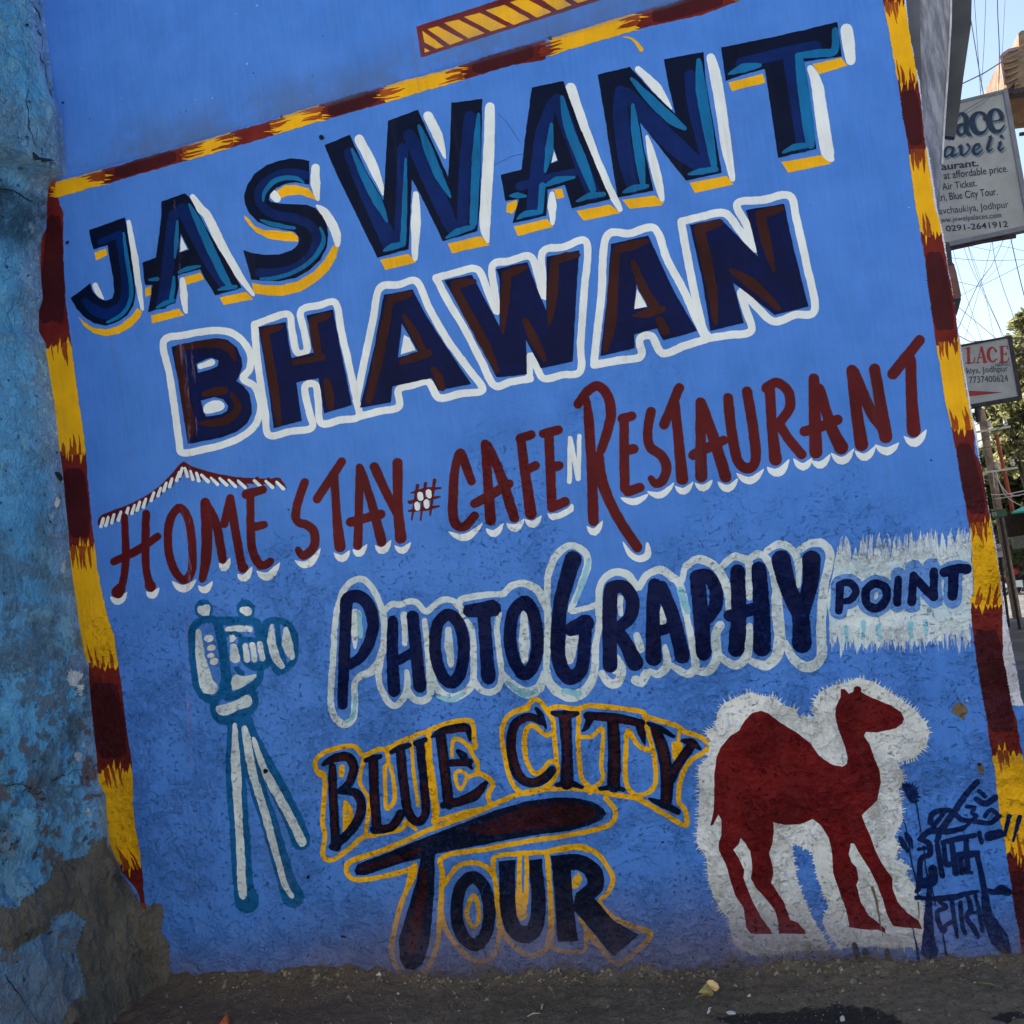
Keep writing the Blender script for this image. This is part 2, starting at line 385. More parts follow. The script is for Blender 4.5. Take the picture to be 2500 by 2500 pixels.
Re = [(1720, 520), (1932, 565), (Y+90, 605), (Y+130, 598), (Y+500, 600), (Y+850, 615), (Y+1150, 650), (Y+1450, 690), (2*Y, 755), (2*Y+280, 800), (2*Y+700, 830), (2*Y+1100, 870), (2*Y+1350, 905), (2*Y+1500, 920), (2*Y+1750, 970), (3*Y, 1012), (3*Y+200, 1080), (3*Y+420, 1110), (3*Y+700, 1150), (3*Y+1050, 1190), (3*Y+1350, 1240), (3*Y+1600, 1255), (4*Y, 1265), (4*Y+300, 1320), (4*Y+480, 1340), (4*Y+830, 1370)]
band(Le, Re, [(1735, Y+1340, 'red'), (Y+1350, 2*Y+400, 'yellow'), (2*Y+390, 2*Y+1330, 'red'), (2*Y+1330, 3*Y+470, 'yellow'), (3*Y+460, 3*Y+1490, 'red'), (3*Y+1490, 4*Y+440, 'yellow'), (4*Y+430, 4*Y+830, 'red')], False, 'frame_band')
Tu = [(520, 1718), (900, 1622), (1400, 1478), (Y, 1325), (Y+300, 1230), (Y+650, 1132), (Y+900, 1042), (Y+1200, 957), (Y+1600, 842), (2*Y, 748), (2*Y+400, 650), (2*Y+600, 572), (2*Y+1000, 452), (2*Y+1400, 342), (3*Y, 180), (3*Y+300, 92), (3*Y+680, -5), (3*Y+1200, -140)]
Tl = [(540, 1862), (1000, 1735), (1550, 1575), (Y, 1470), (Y+350, 1365), (Y+650, 1275), (Y+1100, 1140), (Y+1600, 1000), (2*Y, 903), (2*Y+530, 745), (2*Y+950, 620), (2*Y+1250, 568), (2*Y+1450, 485), (3*Y, 345), (3*Y+320, 252), (3*Y+820, 145), (3*Y+1200, -2), (3*Y+1500, -90)]
band(Tu, Tl, [(525, 960, 'yellow'), (950, 1760, 'red'), (1770, Y+240, 'yellow'), (Y+230, Y+660, 'red'), (Y+660, Y+1080, 'yellow'), (Y+1070, Y+1700, 'red'), (Y+1710, 2*Y+470, 'yellow'), (2*Y+460, 2*Y+1270, 'red'), (2*Y+1340, 3*Y+200, 'yellow'), (3*Y+190, 3*Y+1150, 'red'), (3*Y+1150, 3*Y+1350, 'yellow')], True, 'frame_band')
X4 = 4*Y
Rl = [(-60, X4+590), (0, X4+600), (300, X4+660), (800, X4+745), (1400, X4+840), (Y, X4+905), (Y+400, X4+980), (Y+850, X4+1040), (Y+1300, X4+1100), (Y+1850, X4+1190), (2*Y+450, X4+1305), (2*Y+850, X4+1372), (2*Y+1200, X4+1432), (2*Y+1600, X4+1455), (2*Y+1740, X4+1455), (2*Y+1800, X4+1420), (3*Y, X4+1430), (3*Y+350, X4+1470), (3*Y+750, X4+1550), (3*Y+1150, X4+1600), (3*Y+1500, X4+1660), (4*Y, X4+1705), (4*Y+200, X4+1750), (4*Y+500, X4+1790), (4*Y+850, X4+1860), (4*Y+1300, X4+1912)]
Rr = [(-60, X4+795), (0, X4+800), (250, X4+840), (600, X4+900), (900, X4+950), (1350, X4+1000), (Y, X4+1085), (Y+250, X4+1150), (Y+650, X4+1220), (Y+950, X4+1280), (Y+1250, X4+1312), (Y+1600, X4+1360), (2*Y, X4+1415), (2*Y+200, X4+1460), (2*Y+400, X4+1465), (2*Y+520, X4+1530), (2*Y+900, X4+1590), (2*Y+1200, X4+1640), (2*Y+1550, X4+1700), (3*Y, X4+1728), (3*Y+450, X4+1732), (3*Y+750, X4+1780), (3*Y+1000, X4+1860), (3*Y+1250, X4+1900), (3*Y+1700, X4+2000), (4*Y+400, X4+2100), (4*Y+1300, X4+2200)]
band(Rl, Rr, [(-60, 60, 'red'), (60, 760, 'yellow'), (750, 1450, 'red'), (1460, Y+260, 'yellow'), (Y+250, Y+1330, 'red'), (Y+1330, 2*Y+170, 'yellow'), (2*Y+150, 2*Y+1110, 'red'), (2*Y+1110, 2*Y+1830, 'yellow'), (2*Y+1800, 3*Y+1320, 'red'), (3*Y+1330, 4*Y+330, 'yellow'), (4*Y+320, 4*Y+1290, 'red')], False, 'frame_band')
# bare pale plaster along the alley corner
cs = [(x*K-2, y*K) for x, y in REDGE]
ins = [(lerp_tab(Rr, y)+random.Random(i).uniform(-8, 10), y) for i, (x, y) in enumerate(cs)]
flat('bare_edge', [('edge', fringe(P((0, 0), [c for c in cs]+ins[::-1]), 10, 3, 4), 0)], wall, base=.0002, jit=.3)

# --- hatched box above the frame
hat = [[(120, 290), (325, 440), (250, 460), (140, 400)], [(140, 452), (192, 480), (140, 495)], [(170, 275), (265, 248), (510, 375), (380, 422)], [(325, 215), (465, 185), (710, 312), (555, 362)], [(510, 160), (660, 120), (915, 250), (770, 295)], [(715, 98), (895, 45), (1135, 180), (985, 235)], [(945, 20), (1090, -20), (1340, 115), (1200, 165)], [(1160, -60), (1330, -90), (1530, 48), (1395, 95)], [(1400, -110), (1560, -140), (1740, -18), (1585, 30)], [(1640, -190), (1800, -220), (1960, -90), (1800, -40)]]
flat('hatched_bar', [('red', P((2, 0), [(62, 250), (1600, -245), (2300, -250), (2150, -110), (108, 543)]), 1)]+[('yellow', sum([P((2, 0), c) for c in hat], []), 2)], wall, 'yellow bar with slanted red hatching', on_up)
flat('brush_mark', [('yellow', S((3, 0), [(75, 345), (150, 360), (205, 400), (250, 465)], [4, 18, 26, 46]), 1)], wall, 'stray yellow brush flick')

# --- JASWANT
a, b = (0, 1), (1, 1)
LET = []
LET.append(('J', a, dict(
 y=P(a, [(890, 450), (1000, 415), (1015, 475), (910, 525)])+P(a, [(740, 1055), (800, 1110), (880, 1160), (1000, 1175), (1130, 1140), (1230, 1060), (1300, 975), (1340, 1010), (1320, 1060), (1240, 1150), (1120, 1220), (1000, 1240), (880, 1210), (790, 1140)]),
 w=S(a, [(1215, 160), (1270, 480), (1310, 760), (1345, 985)], [40, 62, 58, 30])+S(a, [(900, 760), (930, 830), (975, 885)], [50, 58, 20]),
 n=P(a, [(840, 240), (1180, 120), (1205, 250), (1240, 480), (1265, 700), (1280, 830), (1262, 950), (1200, 1040), (1120, 1100), (1000, 1140), (890, 1118), (800, 1060), (725, 980), (668, 882), (852, 738), (880, 820), (930, 880), (1000, 905), (1060, 880), (1080, 820), (1070, 700), (1050, 590), (1030, 480), (1018, 380), (880, 425)]),
 m=S(a, [(1120, 300), (1170, 500), (1195, 700), (1190, 880), (1130, 985), (1000, 1030), (880, 985), (800, 905)], [60, 100, 100, 110, 110, 100, 100, 60])+S(a, [(950, 350), (1130, 275)], [60, 60]),
 t=S(a, [(1170, 270), (1195, 480), (1232, 700), (1240, 850), (1205, 970), (1120, 1060), (1010, 1110)], [22, 36, 40, 40, 36, 36, 20]))))
LET.append(('A', a, dict(
 y=P(a, [(1735, 685), (1890, 640), (1925, 690), (1920, 705), (1760, 755)])+P(a, [(1370, 790), (1425, 760), (1425, 850), (1375, 870)])+P(a, [(1425, 1045), (1690, 980), (1740, 1040), (1435, 1120)])+P(a, [(2072, 875), (2320, 820), (2390, 890), (2110, 945)]),
 w=S(a, [(1820, -75), (1895, 40), (1965, 120), (2100, 400), (2240, 640), (2390, 850)], [50, 80, 85, 90, 80, 30])+P(a, [(1712, 300), (1770, 418), (1700, 442)])+S(a, [(1722, 710), (1735, 850), (1755, 1010)], [50, 75, 36]),
 n=P(a, [(1525, -30), (1745, -107), (1800, -60), (1932, 195), (2120, 500), (2282, 785), (2030, 855), (1932, 690), (1890, 608), (1680, 665), (1690, 760), (1655, 930), (1398, 1015), (1440, 755), (1370, 755), (1345, 545), (1470, 500), (1500, 300), (1520, 130)])+H(a, [(1705, 270), (1785, 425), (1690, 450)]),
 m=S(a, [(1720, 40), (1850, 300), (1990, 560), (2130, 760)], 110)+S(a, [(1640, 100), (1600, 450), (1560, 800), (1530, 930)], 110),
 t=S(a, [(1790, 0), (1880, 180), (1990, 420), (2120, 690), (2180, 770)], [24, 66, 80, 72, 40])+S(a, [(1675, 160), (1665, 350), (1652, 500)], [24, 42, 18])+S(a, [(1690, 640), (1780, 605), (1890, 580)], [26, 46, 20])+S(a, [(1645, 680), (1635, 800), (1612, 910)], [24, 44, 40])+S(a, [(1480, 970), (1560, 930), (1640, 905)], [18, 46, 36])+S(a, [(2060, 805), (2150, 782), (2230, 775)], [18, 46, 36])+S(a, [(1410, 710), (1485, 700)], [20, 44]))))
LET.append(('S', b, dict(
 y=P(b, [(680, -130), (760, -185), (860, -185), (980, -155), (1055, -60), (1050, -45), (900, -95), (780, -85), (720, -60)])+P(b, [(375, 100), (420, 140), (470, 200), (560, 240), (700, 245), (820, 255), (880, 300), (880, 345), (760, 345), (600, 320), (490, 260), (420, 190), (375, 130)])+P(b, [(445, 735), (560, 760), (720, 762), (880, 720), (1030, 630), (1130, 520), (1200, 400), (1225, 375), (1265, 400), (1240, 500), (1170, 620), (1050, 730), (900, 820), (740, 857), (600, 855), (460, 835)]),
 w=S(b, [(1045, -350), (1045, -200), (1068, -50)], [76, 95, 30])+S(b, [(655, -90), (680, -60)], [88, 76])+S(b, [(1060, 10), (1130, 70), (1200, 180), (1245, 290), (1252, 375)], [26, 80, 90, 85, 50]),
 n=P(b, [(988, -412), (985, -192), (920, -202), (850, -212), (760, -197), (680, -160), (620, -100), (603, -55), (620, -30), (700, -12), (960, 0), (1040, 30), (1110, 100), (1150, 180), (1165, 280), (1150, 400), (1090, 520), (980, 620), (860, 690), (700, 722), (560, 715), (440, 705), (365, 427), (450, 455), (560, 472), (700, 470), (820, 430), (875, 380), (892, 320), (850, 260), (760, 235), (620, 210), (500, 160), (420, 80), (375, -20), (372, -80), (400, -180), (470, -290), (580, -370), (700, -415), (820, -437), (920, -430)]),
 m=S(b, [(950, -280), (800, -300), (650, -260), (540, -170), (510, -70), (560, 30), (680, 100), (850, 130), (990, 190), (1060, 300), (1020, 450), (900, 570), (700, 640), (520, 640)], 85),
 t=S(b, [(935, -210), (870, -245), (760, -252), (650, -215), (570, -120), (552, -40)], [20, 40, 48, 50, 40, 20])+S(b, [(530, 145), (650, 185), (845, 222)], [20, 48, 30])+S(b, [(1090, 220), (1125, 320), (1080, 440), (970, 560), (820, 645), (650, 695), (530, 697)], [20, 40, 45, 40, 40, 40, 20]))))
c = (2, 0)
LET.append(('W', c, dict(
 y=P(c, [(-275, 2450), (-10, 2395), (60, 2475), (-230, 2550)])+P(c, [(360, 2300), (670, 2225), (755, 2310), (400, 2390)]),
 w=S(c, [(-475, 1315), (-340, 1580), (-245, 1830)], [90, 95, 30])+S(c, [(175, 1095), (265, 1280), (335, 1490)], [90, 95, 20])+S(c, [(760, 1010), (745, 1500), (712, 2100), (738, 2280)], [92, 105, 105, 30])+S(c, [(60, 1830), (60, 2100), (50, 2440)], [50, 98, 50]),
 n=P(c, [(-802, 1370), (-562, 1272), (-420, 1590), (-245, 1890), (-220, 1450), (-202, 1140), (78, 1035), (220, 1350), (365, 1670), (385, 1300), (395, 970), (685, 935), (680, 1300), (665, 1932), (640, 2182), (315, 2277), (150, 1932), (22, 1690), (12, 1932), (-8, 2350), (-302, 2432), (-547, 1932), (-700, 1620)]),
 m=S(c, [(-560, 1450), (-380, 1850), (-180, 2300)], [120, 160, 150])+S(c, [(0, 1280), (170, 1640), (330, 1990), (400, 2150)], [120, 150, 150, 120])+S(c, [(-60, 1400), (-80, 1932), (-100, 2280)], 100)+S(c, [(570, 1100), (530, 1500), (500, 2100)], 110),
 t=S(c, [(-540, 1410), (-420, 1680), (-300, 1900), (-210, 2090)], [25, 75, 90, 20])+S(c, [(-35, 1500), (-45, 1932), (-60, 2300)], [20, 52, 56])+S(c, [(-240, 2365), (-160, 2330), (-60, 2305)], [24, 66, 50])+S(c, [(90, 1190), (170, 1390), (270, 1640), (385, 1860)], [30, 85, 85, 20])+S(c, [(650, 1080), (630, 1500), (605, 2100)], [30, 85, 76])+S(c, [(350, 2245), (450, 2190), (600, 2140)], [20, 66, 46]))))
LET.append(('A', c, dict(
 y=P(c, [(1330, 1790), (1440, 1780), (1460, 1860), (1390, 1880), (1370, 1800)])+P(c, [(920, 1920), (1010, 1890), (1015, 1950), (970, 2015), (915, 2000)])+P(c, [(985, 2135), (1300, 2065), (1355, 2140), (1020, 2228)])+P(c, [(1575, 1990), (1890, 1930), (1985, 2010), (1640, 2085)]),
 w=S(c, [(1520, 830), (1640, 1200), (1790, 1600), (1985, 1975)], [98, 105, 105, 50])+P(c, [(1365, 1430), (1392, 1512), (1338, 1538)])+S(c, [(1345, 1830), (1345, 1950), (1350, 2110)], [50, 88, 36]),
 n=P(c, [(1153, 825), (1450, 765), (1600, 1180), (1760, 1560), (1895, 1880), (1530, 1965), (1465, 1745), (1300, 1790), (1300, 1900), (1290, 2037), (970, 2107), (1010, 1960), (1030, 1880), (905, 1897), (860, 1650), (1055, 1600), (1090, 1300), (1130, 1000)])+H(c, [(1360, 1395), (1400, 1520), (1330, 1545)]),
 m=S(c, [(1345, 970), (1260, 1250), (1210, 1600), (1160, 2000)], [90, 140, 140, 120])+S(c, [(1400, 950), (1530, 1300), (1640, 1600), (1740, 1830)], 130)+S(c, [(1040, 1760), (1250, 1700), (1550, 1630)], 80),
 t=S(c, [(1440, 920), (1500, 1200), (1620, 1500), (1730, 1790)], [36, 88, 96, 60])+S(c, [(1340, 1170), (1320, 1400), (1280, 1620)], [26, 80, 24])+S(c, [(1290, 1750), (1400, 1700), (1555, 1675)], [26, 72, 20])+S(c, [(1255, 1750), (1235, 1990)], [60, 56])+S(c, [(950, 1850), (1020, 1845), (1100, 1852)], [18, 62, 18])+S(c, [(1580, 1900), (1700, 1850), (1830, 1835)], [20, 62, 46])+S(c, [(1020, 2065), (1100, 2020), (1240, 2000)], [20, 62, 44]))))
d = (3, 0)
LET.append(('N', d, dict(
 y=P(d, [(710, 1725), (1060, 1660), (1125, 1740), (760, 1820)])+P(d, [(75, 1885), (380, 1845), (470, 1910), (440, 1940), (140, 1970)]),
 w=S(d, [(225, 655), (400, 835), (535, 1025)], [62, 98, 20])+S(d, [(910, 545), (950, 700), (1010, 1050), (1060, 1400), (1115, 1690)], [80, 105, 105, 100, 50])+S(d, [(310, 1290), (360, 1500), (410, 1700), (452, 1880)], [30, 85, 88, 48]),
 n=P(d, [(-157, 705), (145, 632), (350, 860), (575, 1075), (510, 800), (465, 560), (840, 490), (860, 750), (930, 1150), (1015, 1630), (675, 1705), (450, 1420), (240, 1150), (280, 1400), (370, 1800), (30, 1865), (-20, 1550), (-90, 1100)]),
 m=S(d, [(60, 860), (60, 1100), (110, 1500), (180, 1780)], [110, 150, 150, 110])+S(d, [(120, 880), (350, 1150), (600, 1400), (800, 1560)], [110, 180, 180, 130])+S(d, [(720, 720), (750, 1000), (850, 1400), (900, 1560)], 120),
 t=S(d, [(160, 745), (330, 930), (530, 1120), (665, 1215)], [28, 86, 96, 36])+S(d, [(175, 990), (195, 1200), (240, 1500), (270, 1740)], [28, 80, 92, 50])+S(d, [(795, 570), (820, 850), (880, 1200), (940, 1560)], [40, 106, 96, 60])+S(d, [(700, 1645), (820, 1618), (960, 1600)], [20, 64, 46])+S(d, [(85, 1815), (180, 1780), (310, 1755)], [20, 70, 40]))))
LET.append(('T', d, dict(
 y=P(d, [(1075, 780), (1400, 695), (1425, 780), (1110, 860)])+P(d, [(1870, 605), (2140, 545), (2200, 620), (1932, 700)])+P(d, [(1575, 1530), (1970, 1460), (2045, 1545), (1640, 1630)]),
 w=S(d, [(2190, 280), (2208, 420), (2230, 570)], [112, 122, 90])+S(d, [(1850, 645), (1910, 800), (1962, 1150), (2010, 1430), (2045, 1500)], [60, 112, 128, 128, 60]),
 n=P(d, [(1005, 450), (1500, 350), (1932, 250), (2102, 208), (2145, 535), (1932, 560), (1785, 585), (1840, 950), (1905, 1405), (1545, 1490), (1480, 1050), (1420, 650), (1190, 715), (1050, 765)]),
 m=S(d, [(1200, 600), (1500, 525), (1900, 440)], 110)+S(d, [(1650, 560), (1720, 1000), (1780, 1380)], 120),
 t=S(d, [(1080, 700), (1220, 645), (1370, 620)], [20, 92, 40])+S(d, [(1740, 530), (1775, 800), (1830, 1200), (1850, 1370)], [70, 106, 106, 76])+S(d, [(1750, 525), (1932, 505), (2075, 480), (2080, 290)], [60, 80, 76, 60])+S(d, [(1590, 1440), (1700, 1390), (1850, 1370)], [20, 66, 46]))))
for ch, t, q in LET:
    flat('letter', [('yellow', q['y'], 1), ('white', q['w'], 2), ('navy', q['n'], 3), ('mid', q['m'], 4), ('teal', q['t'], 5)], wall, 'dark blue letter %s with white and yellow drop shadow' % ch)

# --- BHAWAN: white outlines first (one part), then the letters
e = (3, 1)
OUT = (S(a, [(1545, 1290), (1740, 1230), (1932, 1195), (2060, 1185), (2200, 1215), (2310, 1310), (2365, 1420), (2355, 1550), (2295, 1640), (2400, 1710), (2450, 1830), (2455, 1950), (2400, 2090), (2260, 2200), (2080, 2270), (1932, 2305), (1725, 2340), (1690, 2230), (1650, 1930), (1600, 1600)], 68, True)
 + S(a, [(1890, 1525), (2000, 1485)], [50, 62])+O(a, [(1925, 1900), (2000, 1850), (2090, 1850), (2125, 1900), (2080, 1945), (1940, 1968)])
 + S(b, [(470, 1130), (620, 1075), (790, 1035), (825, 1200), (870, 1390), (965, 1375), (940, 1200), (910, 1000), (1080, 950), (1235, 930), (1290, 1200), (1360, 1500), (1435, 1850)], 68)
 + S(b, [(470, 1130), (490, 1400), (530, 1700), (570, 1950), (605, 2170), (800, 2140), (1010, 2100), (985, 1950), (945, 1720), (1045, 1700), (1070, 1850), (1100, 2060), (1280, 2030), (1450, 2000), (1432, 1850)], 68)
 + S(b, [(1430, 1850), (1500, 1500), (1585, 1100), (1650, 790), (1830, 755), (2000, 725), (2120, 980), (2300, 1290), (2490, 1550), (2620, 1745), (2420, 1780), (2210, 1820), (2110, 1670), (1970, 1700), (1830, 1745), (1830, 1905), (1640, 1950), (1450, 2000)], 70)
 + P(b, [(1880, 1225), (1930, 1260), (1990, 1372), (1848, 1412)])
 + S((2, 1), [(250, 690), (440, 640), (640, 610), (740, 820), (825, 1010), (800, 800), (785, 570), (950, 530), (1140, 490), (1220, 700), (1268, 870), (1255, 680), (1260, 440), (1450, 400), (1670, 360), (1645, 850), (1615, 1300), (1610, 1570), (1440, 1605), (1270, 1640), (1200, 1530), (1140, 1420), (1130, 1640)], 70)
 + S((2, 1), [(250, 690), (370, 920), (520, 1170), (680, 1480), (800, 1705), (960, 1670), (1140, 1640)], 70)
 + S((2, 1), [(1740, 1510), (1765, 1250), (1810, 850), (1855, 310), (2080, 270), (2312, 225), (2432, 520), (2582, 800), (2692, 1050), (2775, 1225)], 74)
 + S((2, 1), [(1740, 1510), (1960, 1470), (2180, 1430), (2170, 1270), (2285, 1240), (2385, 1400), (2600, 1330), (2790, 1270)], 74)+P((2, 1), [(2146, 790), (2240, 962), (2122, 982)])
 + S(e, [(630, 160), (830, 110), (1040, 80), (1180, 240), (1320, 420), (1250, 200), (1160, -10), (1400, -45), (1650, -85), (1720, 150), (1810, 550), (1890, 990), (1700, 1040), (1500, 1100), (1340, 960), (1195, 820), (1240, 990), (1290, 1190), (1080, 1230), (870, 1260)], 74)
 + S(e, [(630, 160), (680, 450), (750, 800), (830, 1150), (880, 1240)], 76))
flat('lettering_outline', [('white', OUT, 2)], wall, 'white outline painted round the letters BHAWAN')
f = (2, 1)
BH = [('B', P(a, [(1620, 1340), (1780, 1300), (1932, 1272), (2050, 1258), (2150, 1275), (2240, 1350), (2280, 1450), (2285, 1530), (2265, 1600), (2235, 1662), (2300, 1710), (2350, 1780), (2375, 1880), (2375, 1970), (2332, 2062), (2232, 2142), (2082, 2197), (1932, 2227), (1775, 2257), (1740, 2040), (1700, 1750)])+H(a, [(1855, 1500), (1932, 1462), (2002, 1440), (2062, 1470), (2055, 1520), (1990, 1552), (1932, 1570), (1868, 1585)])+H(a, [(1900, 1850), (2022, 1812), (2110, 1835), (2155, 1900), (2140, 1945), (2090, 1975), (1945, 2000), (1915, 1932)]),
  S(a, [(1680, 1380), (1730, 1700), (1790, 2050), (1800, 2180)], [60, 85, 90, 60])+S(a, [(1690, 1350), (1950, 1310), (2100, 1320), (2180, 1370), (2215, 1460)], [60, 78, 85, 80, 36])+S(a, [(1930, 1785), (2030, 1765), (2120, 1750)], [50, 80, 70])+S(a, [(2190, 1790), (2240, 1880), (2225, 1960), (2130, 2035), (2000, 2060), (1890, 2060)], [36, 70, 80, 80, 70, 30])),
 ('H', P(b, [(505, 1155), (765, 1105), (790, 1280), (820, 1445), (1025, 1395), (1000, 1220), (960, 1045), (1210, 988), (1300, 1450), (1390, 1890), (1130, 1967), (1075, 1635), (865, 1675), (915, 2040), (650, 2107), (600, 1700), (550, 1400)]),
  S(b, [(570, 1200), (610, 1450), (660, 1750), (700, 2060)], [80, 80, 85, 56])+S(b, [(570, 1200), (650, 1170), (730, 1150)], [70, 80, 36])+S(b, [(1020, 1110), (1050, 1300), (1075, 1450)], [80, 90, 60])+S(b, [(1030, 1090), (1120, 1060), (1185, 1035)], [70, 76, 36])+S(b, [(850, 1490), (1110, 1440)], [50, 60])+S(b, [(1150, 1660), (1180, 1800), (1190, 1920)], [56, 90, 46])),
 ('A', P(b, [(1690, 850), (1960, 800), (2092, 1050), (2300, 1370), (2512, 1690), (2200, 1755), (2142, 1635), (1770, 1715), (1755, 1865), (1465, 1915), (1600, 1350)])+H(b, [(1860, 1120), (2015, 1390), (1822, 1442)]),
  S(b, [(1750, 890), (1710, 1100), (1630, 1500), (1545, 1850)], [60, 85, 95, 60])+S(b, [(1750, 890), (1860, 865), (1940, 840)], [76, 80, 50])+S(b, [(1880, 1050), (1980, 1220), (2070, 1380)], [36, 76, 60])+S(b, [(1850, 1485), (1960, 1445), (2110, 1400)], [46, 90, 76])+S(b, [(2160, 1550), (2210, 1640), (2240, 1730)], [50, 86, 60])),
 ('W', P(f, [(330, 715), (590, 662), (640, 760), (850, 1150), (850, 700), (820, 605), (1110, 540), (1200, 780), (1288, 1000), (1295, 490), (1600, 430), (1570, 900), (1540, 1480), (1240, 1545), (1098, 1270), (1110, 1600), (820, 1630), (590, 1180)]),
  S(f, [(430, 790), (520, 970), (700, 1300), (820, 1560)], [80, 90, 95, 60])+S(f, [(430, 750), (530, 735), (615, 720)], [80, 80, 36])+S(f, [(920, 690), (900, 900), (880, 1210)], [80, 95, 24])+S(f, [(900, 665), (1010, 620), (1100, 590)], [70, 85, 40])+S(f, [(1370, 550), (1350, 850), (1320, 1130)], [80, 98, 30])+S(f, [(1370, 525), (1480, 490), (1590, 475)], [70, 86, 40])+S(f, [(1090, 1090), (1180, 1280), (1270, 1460)], [56, 90, 46])),
 ('A', P(f, [(1900, 370), (2252, 290), (2320, 440), (2500, 830), (2712, 1190), (2392, 1280), (2332, 1165), (2117, 1225), (2122, 1355), (1800, 1428), (1860, 900)])+H(f, [(2142, 740), (2247, 965), (2120, 985)]),
  S(f, [(1950, 430), (1925, 700), (1900, 1100), (1850, 1360)], [70, 100, 105, 60])+S(f, [(1960, 420), (2100, 385), (2235, 345)], [80, 96, 50])+S(f, [(2110, 540), (2200, 780), (2310, 960)], [50, 90, 90])+S(f, [(2110, 1050), (2250, 1020), (2390, 985)], [20, 92, 60])+S(f, [(2360, 1090), (2410, 1190)], [76, 90])),
 ('N', P(e, [(710, 190), (1000, 130), (1355, 490), (1300, 260), (1240, 50), (1600, -10), (1700, 450), (1830, 960), (1510, 1040), (1310, 880), (1120, 735), (1220, 1115), (905, 1190), (830, 700)]),
  S(e, [(800, 230), (860, 500), (920, 800), (955, 1110)], [100, 108, 100, 40])+S(e, [(800, 225), (900, 200), (1010, 165)], [90, 96, 46])+S(e, [(1375, 100), (1430, 350), (1505, 620)], [96, 100, 30])+S(e, [(1375, 90), (1480, 60), (1580, 35)], [80, 90, 46])+S(e, [(1100, 620), (1300, 750), (1550, 980)], [46, 108, 50]))]
for ch, body, br in BH:
    flat('letter', [('navy2', body, 4), ('brown', br, 5)], wall, 'navy letter %s with brown brush strokes inside a white outline' % ch)
# --- HOME STAY # CAFE N RESTAURANT
h0, h1, h2, h3, h4 = (0, 2), (1, 2), (2, 2), (3, 2), (4, 2)
dash = [(965, 1065), (1010, 1055), (1065, 1030), (1130, 1005), (1200, 965), (1258, 940), (1308, 910), (1365, 880), (1440, 820), (1505, 775), (1558, 730), (1612, 690), (1680, 630), (1708, 590), (1757, 590), (1810, 620), (1865, 635), (1932, 648), (2022, 675), (2107, 680), (2192, 695), (2282, 703), (2432, 700), (2542, 705), (2642, 715)]
rw, rr_ = [], []
for i, (x, y) in enumerate(dash):
    l = 1 if x < 1730 else -1; ln = 38 if x < 1932 else 30; sx = 12*l if x < 1900 else -32
    rw += S(h0, [(x+sx, y-ln), (x-sx, y+ln)], [26, 34])
    rr_ += S(h0, [(x+sx+26, y-ln-20), (x-sx+28, y+ln-6)], [34, 8])
flat('roof_drawing', [('maroon', O(h0, [(955, 1000), (1200, 900), (1400, 795), (1560, 668), (1700, 510), (1733, 488), (1800, 525), (1950, 580), (2250, 638), (2560, 650), (2620, 642), (2690, 705), (2640, 702), (2400, 702), (2150, 672), (1950, 642), (1800, 590), (1740, 560), (1600, 708), (1400, 850), (1150, 962), (990, 1020), (930, 1095)])+rr_, 1), ('white', rw, 2)], wall, 'little red tiled roof line with white dashes')
W3 = []
W3 += [('H', S(h0, [(1175, 1010), (1187, 1300), (1182, 1500), (1150, 1680)], [66, 75, 75, 70])+S(h0, [(1135, 1690), (1112, 1722)], [108, 122])+S(h0, [(1380, 980), (1372, 1250), (1380, 1500), (1410, 1640)], [74, 80, 72, 80])+S(h0, [(1415, 1655), (1425, 1670)], 100)+S(h0, [(1075, 1435), (1300, 1325), (1490, 1195)], [74, 80, 70]), CR(h0, (1040, 1765), (1200, 1720), 105, 66)+CR(h0, (1380, 1715), (1500, 1680), 90, 60))]
W3 += [('O', S(h0, [(1680, 930), (1600, 1060), (1587, 1300), (1640, 1500), (1735, 1610), (1808, 1520), (1815, 1300), (1790, 1090), (1745, 965)], 80, True), CR(h0, (1625, 1620), (1850, 1600), 130, 66))]
W3 += [('M', S(h1, [(5, 880), (20, 1100), (12, 1400), (-20, 1600)], [100, 108, 100, 70])+S(h1, [(20, 900), (110, 1090), (170, 1415)], [80, 85, 82])+S(h1, [(242, 835), (185, 1080)], [78, 80])+S(h1, [(245, 840), (290, 1150), (345, 1440), (360, 1490)], [74, 82, 80, 104]), CR(h1, (-62, 1660), (70, 1620), 100, 60)+CR(h1, (135, 1450), (240, 1400), 110, 62)+CR(h1, (308, 1550), (448, 1480), 120, 66))]
W3 += [('E', S(h1, [(390, 800), (550, 755)], [92, 78])+S(h1, [(432, 800), (432, 1050), (445, 1300), (500, 1440), (560, 1470), (620, 1430)], [74, 78, 82, 84, 84, 74])+S(h1, [(440, 1112), (560, 1085)], [86, 74]), CR(h1, (490, 1520), (708, 1440), 150, 76))]
W3 += [('S', S(h1, [(945, 682), (880, 870), (858, 1020), (900, 1070), (960, 1085), (1030, 1150), (1030, 1290), (930, 1380), (878, 1320)], [78, 84, 80, 82, 84, 86, 86, 80, 60]), CR(h1, (850, 1420), (1095, 1310), 150, 66))]
W3 += [('T', S(h1, [(1292, 492), (1060, 842)], [84, 84])+S(h1, [(1222, 620), (1245, 1000), (1275, 1290)], [76, 84, 116]), CR(h1, (1220, 1350), (1370, 1330), 105, 62))]
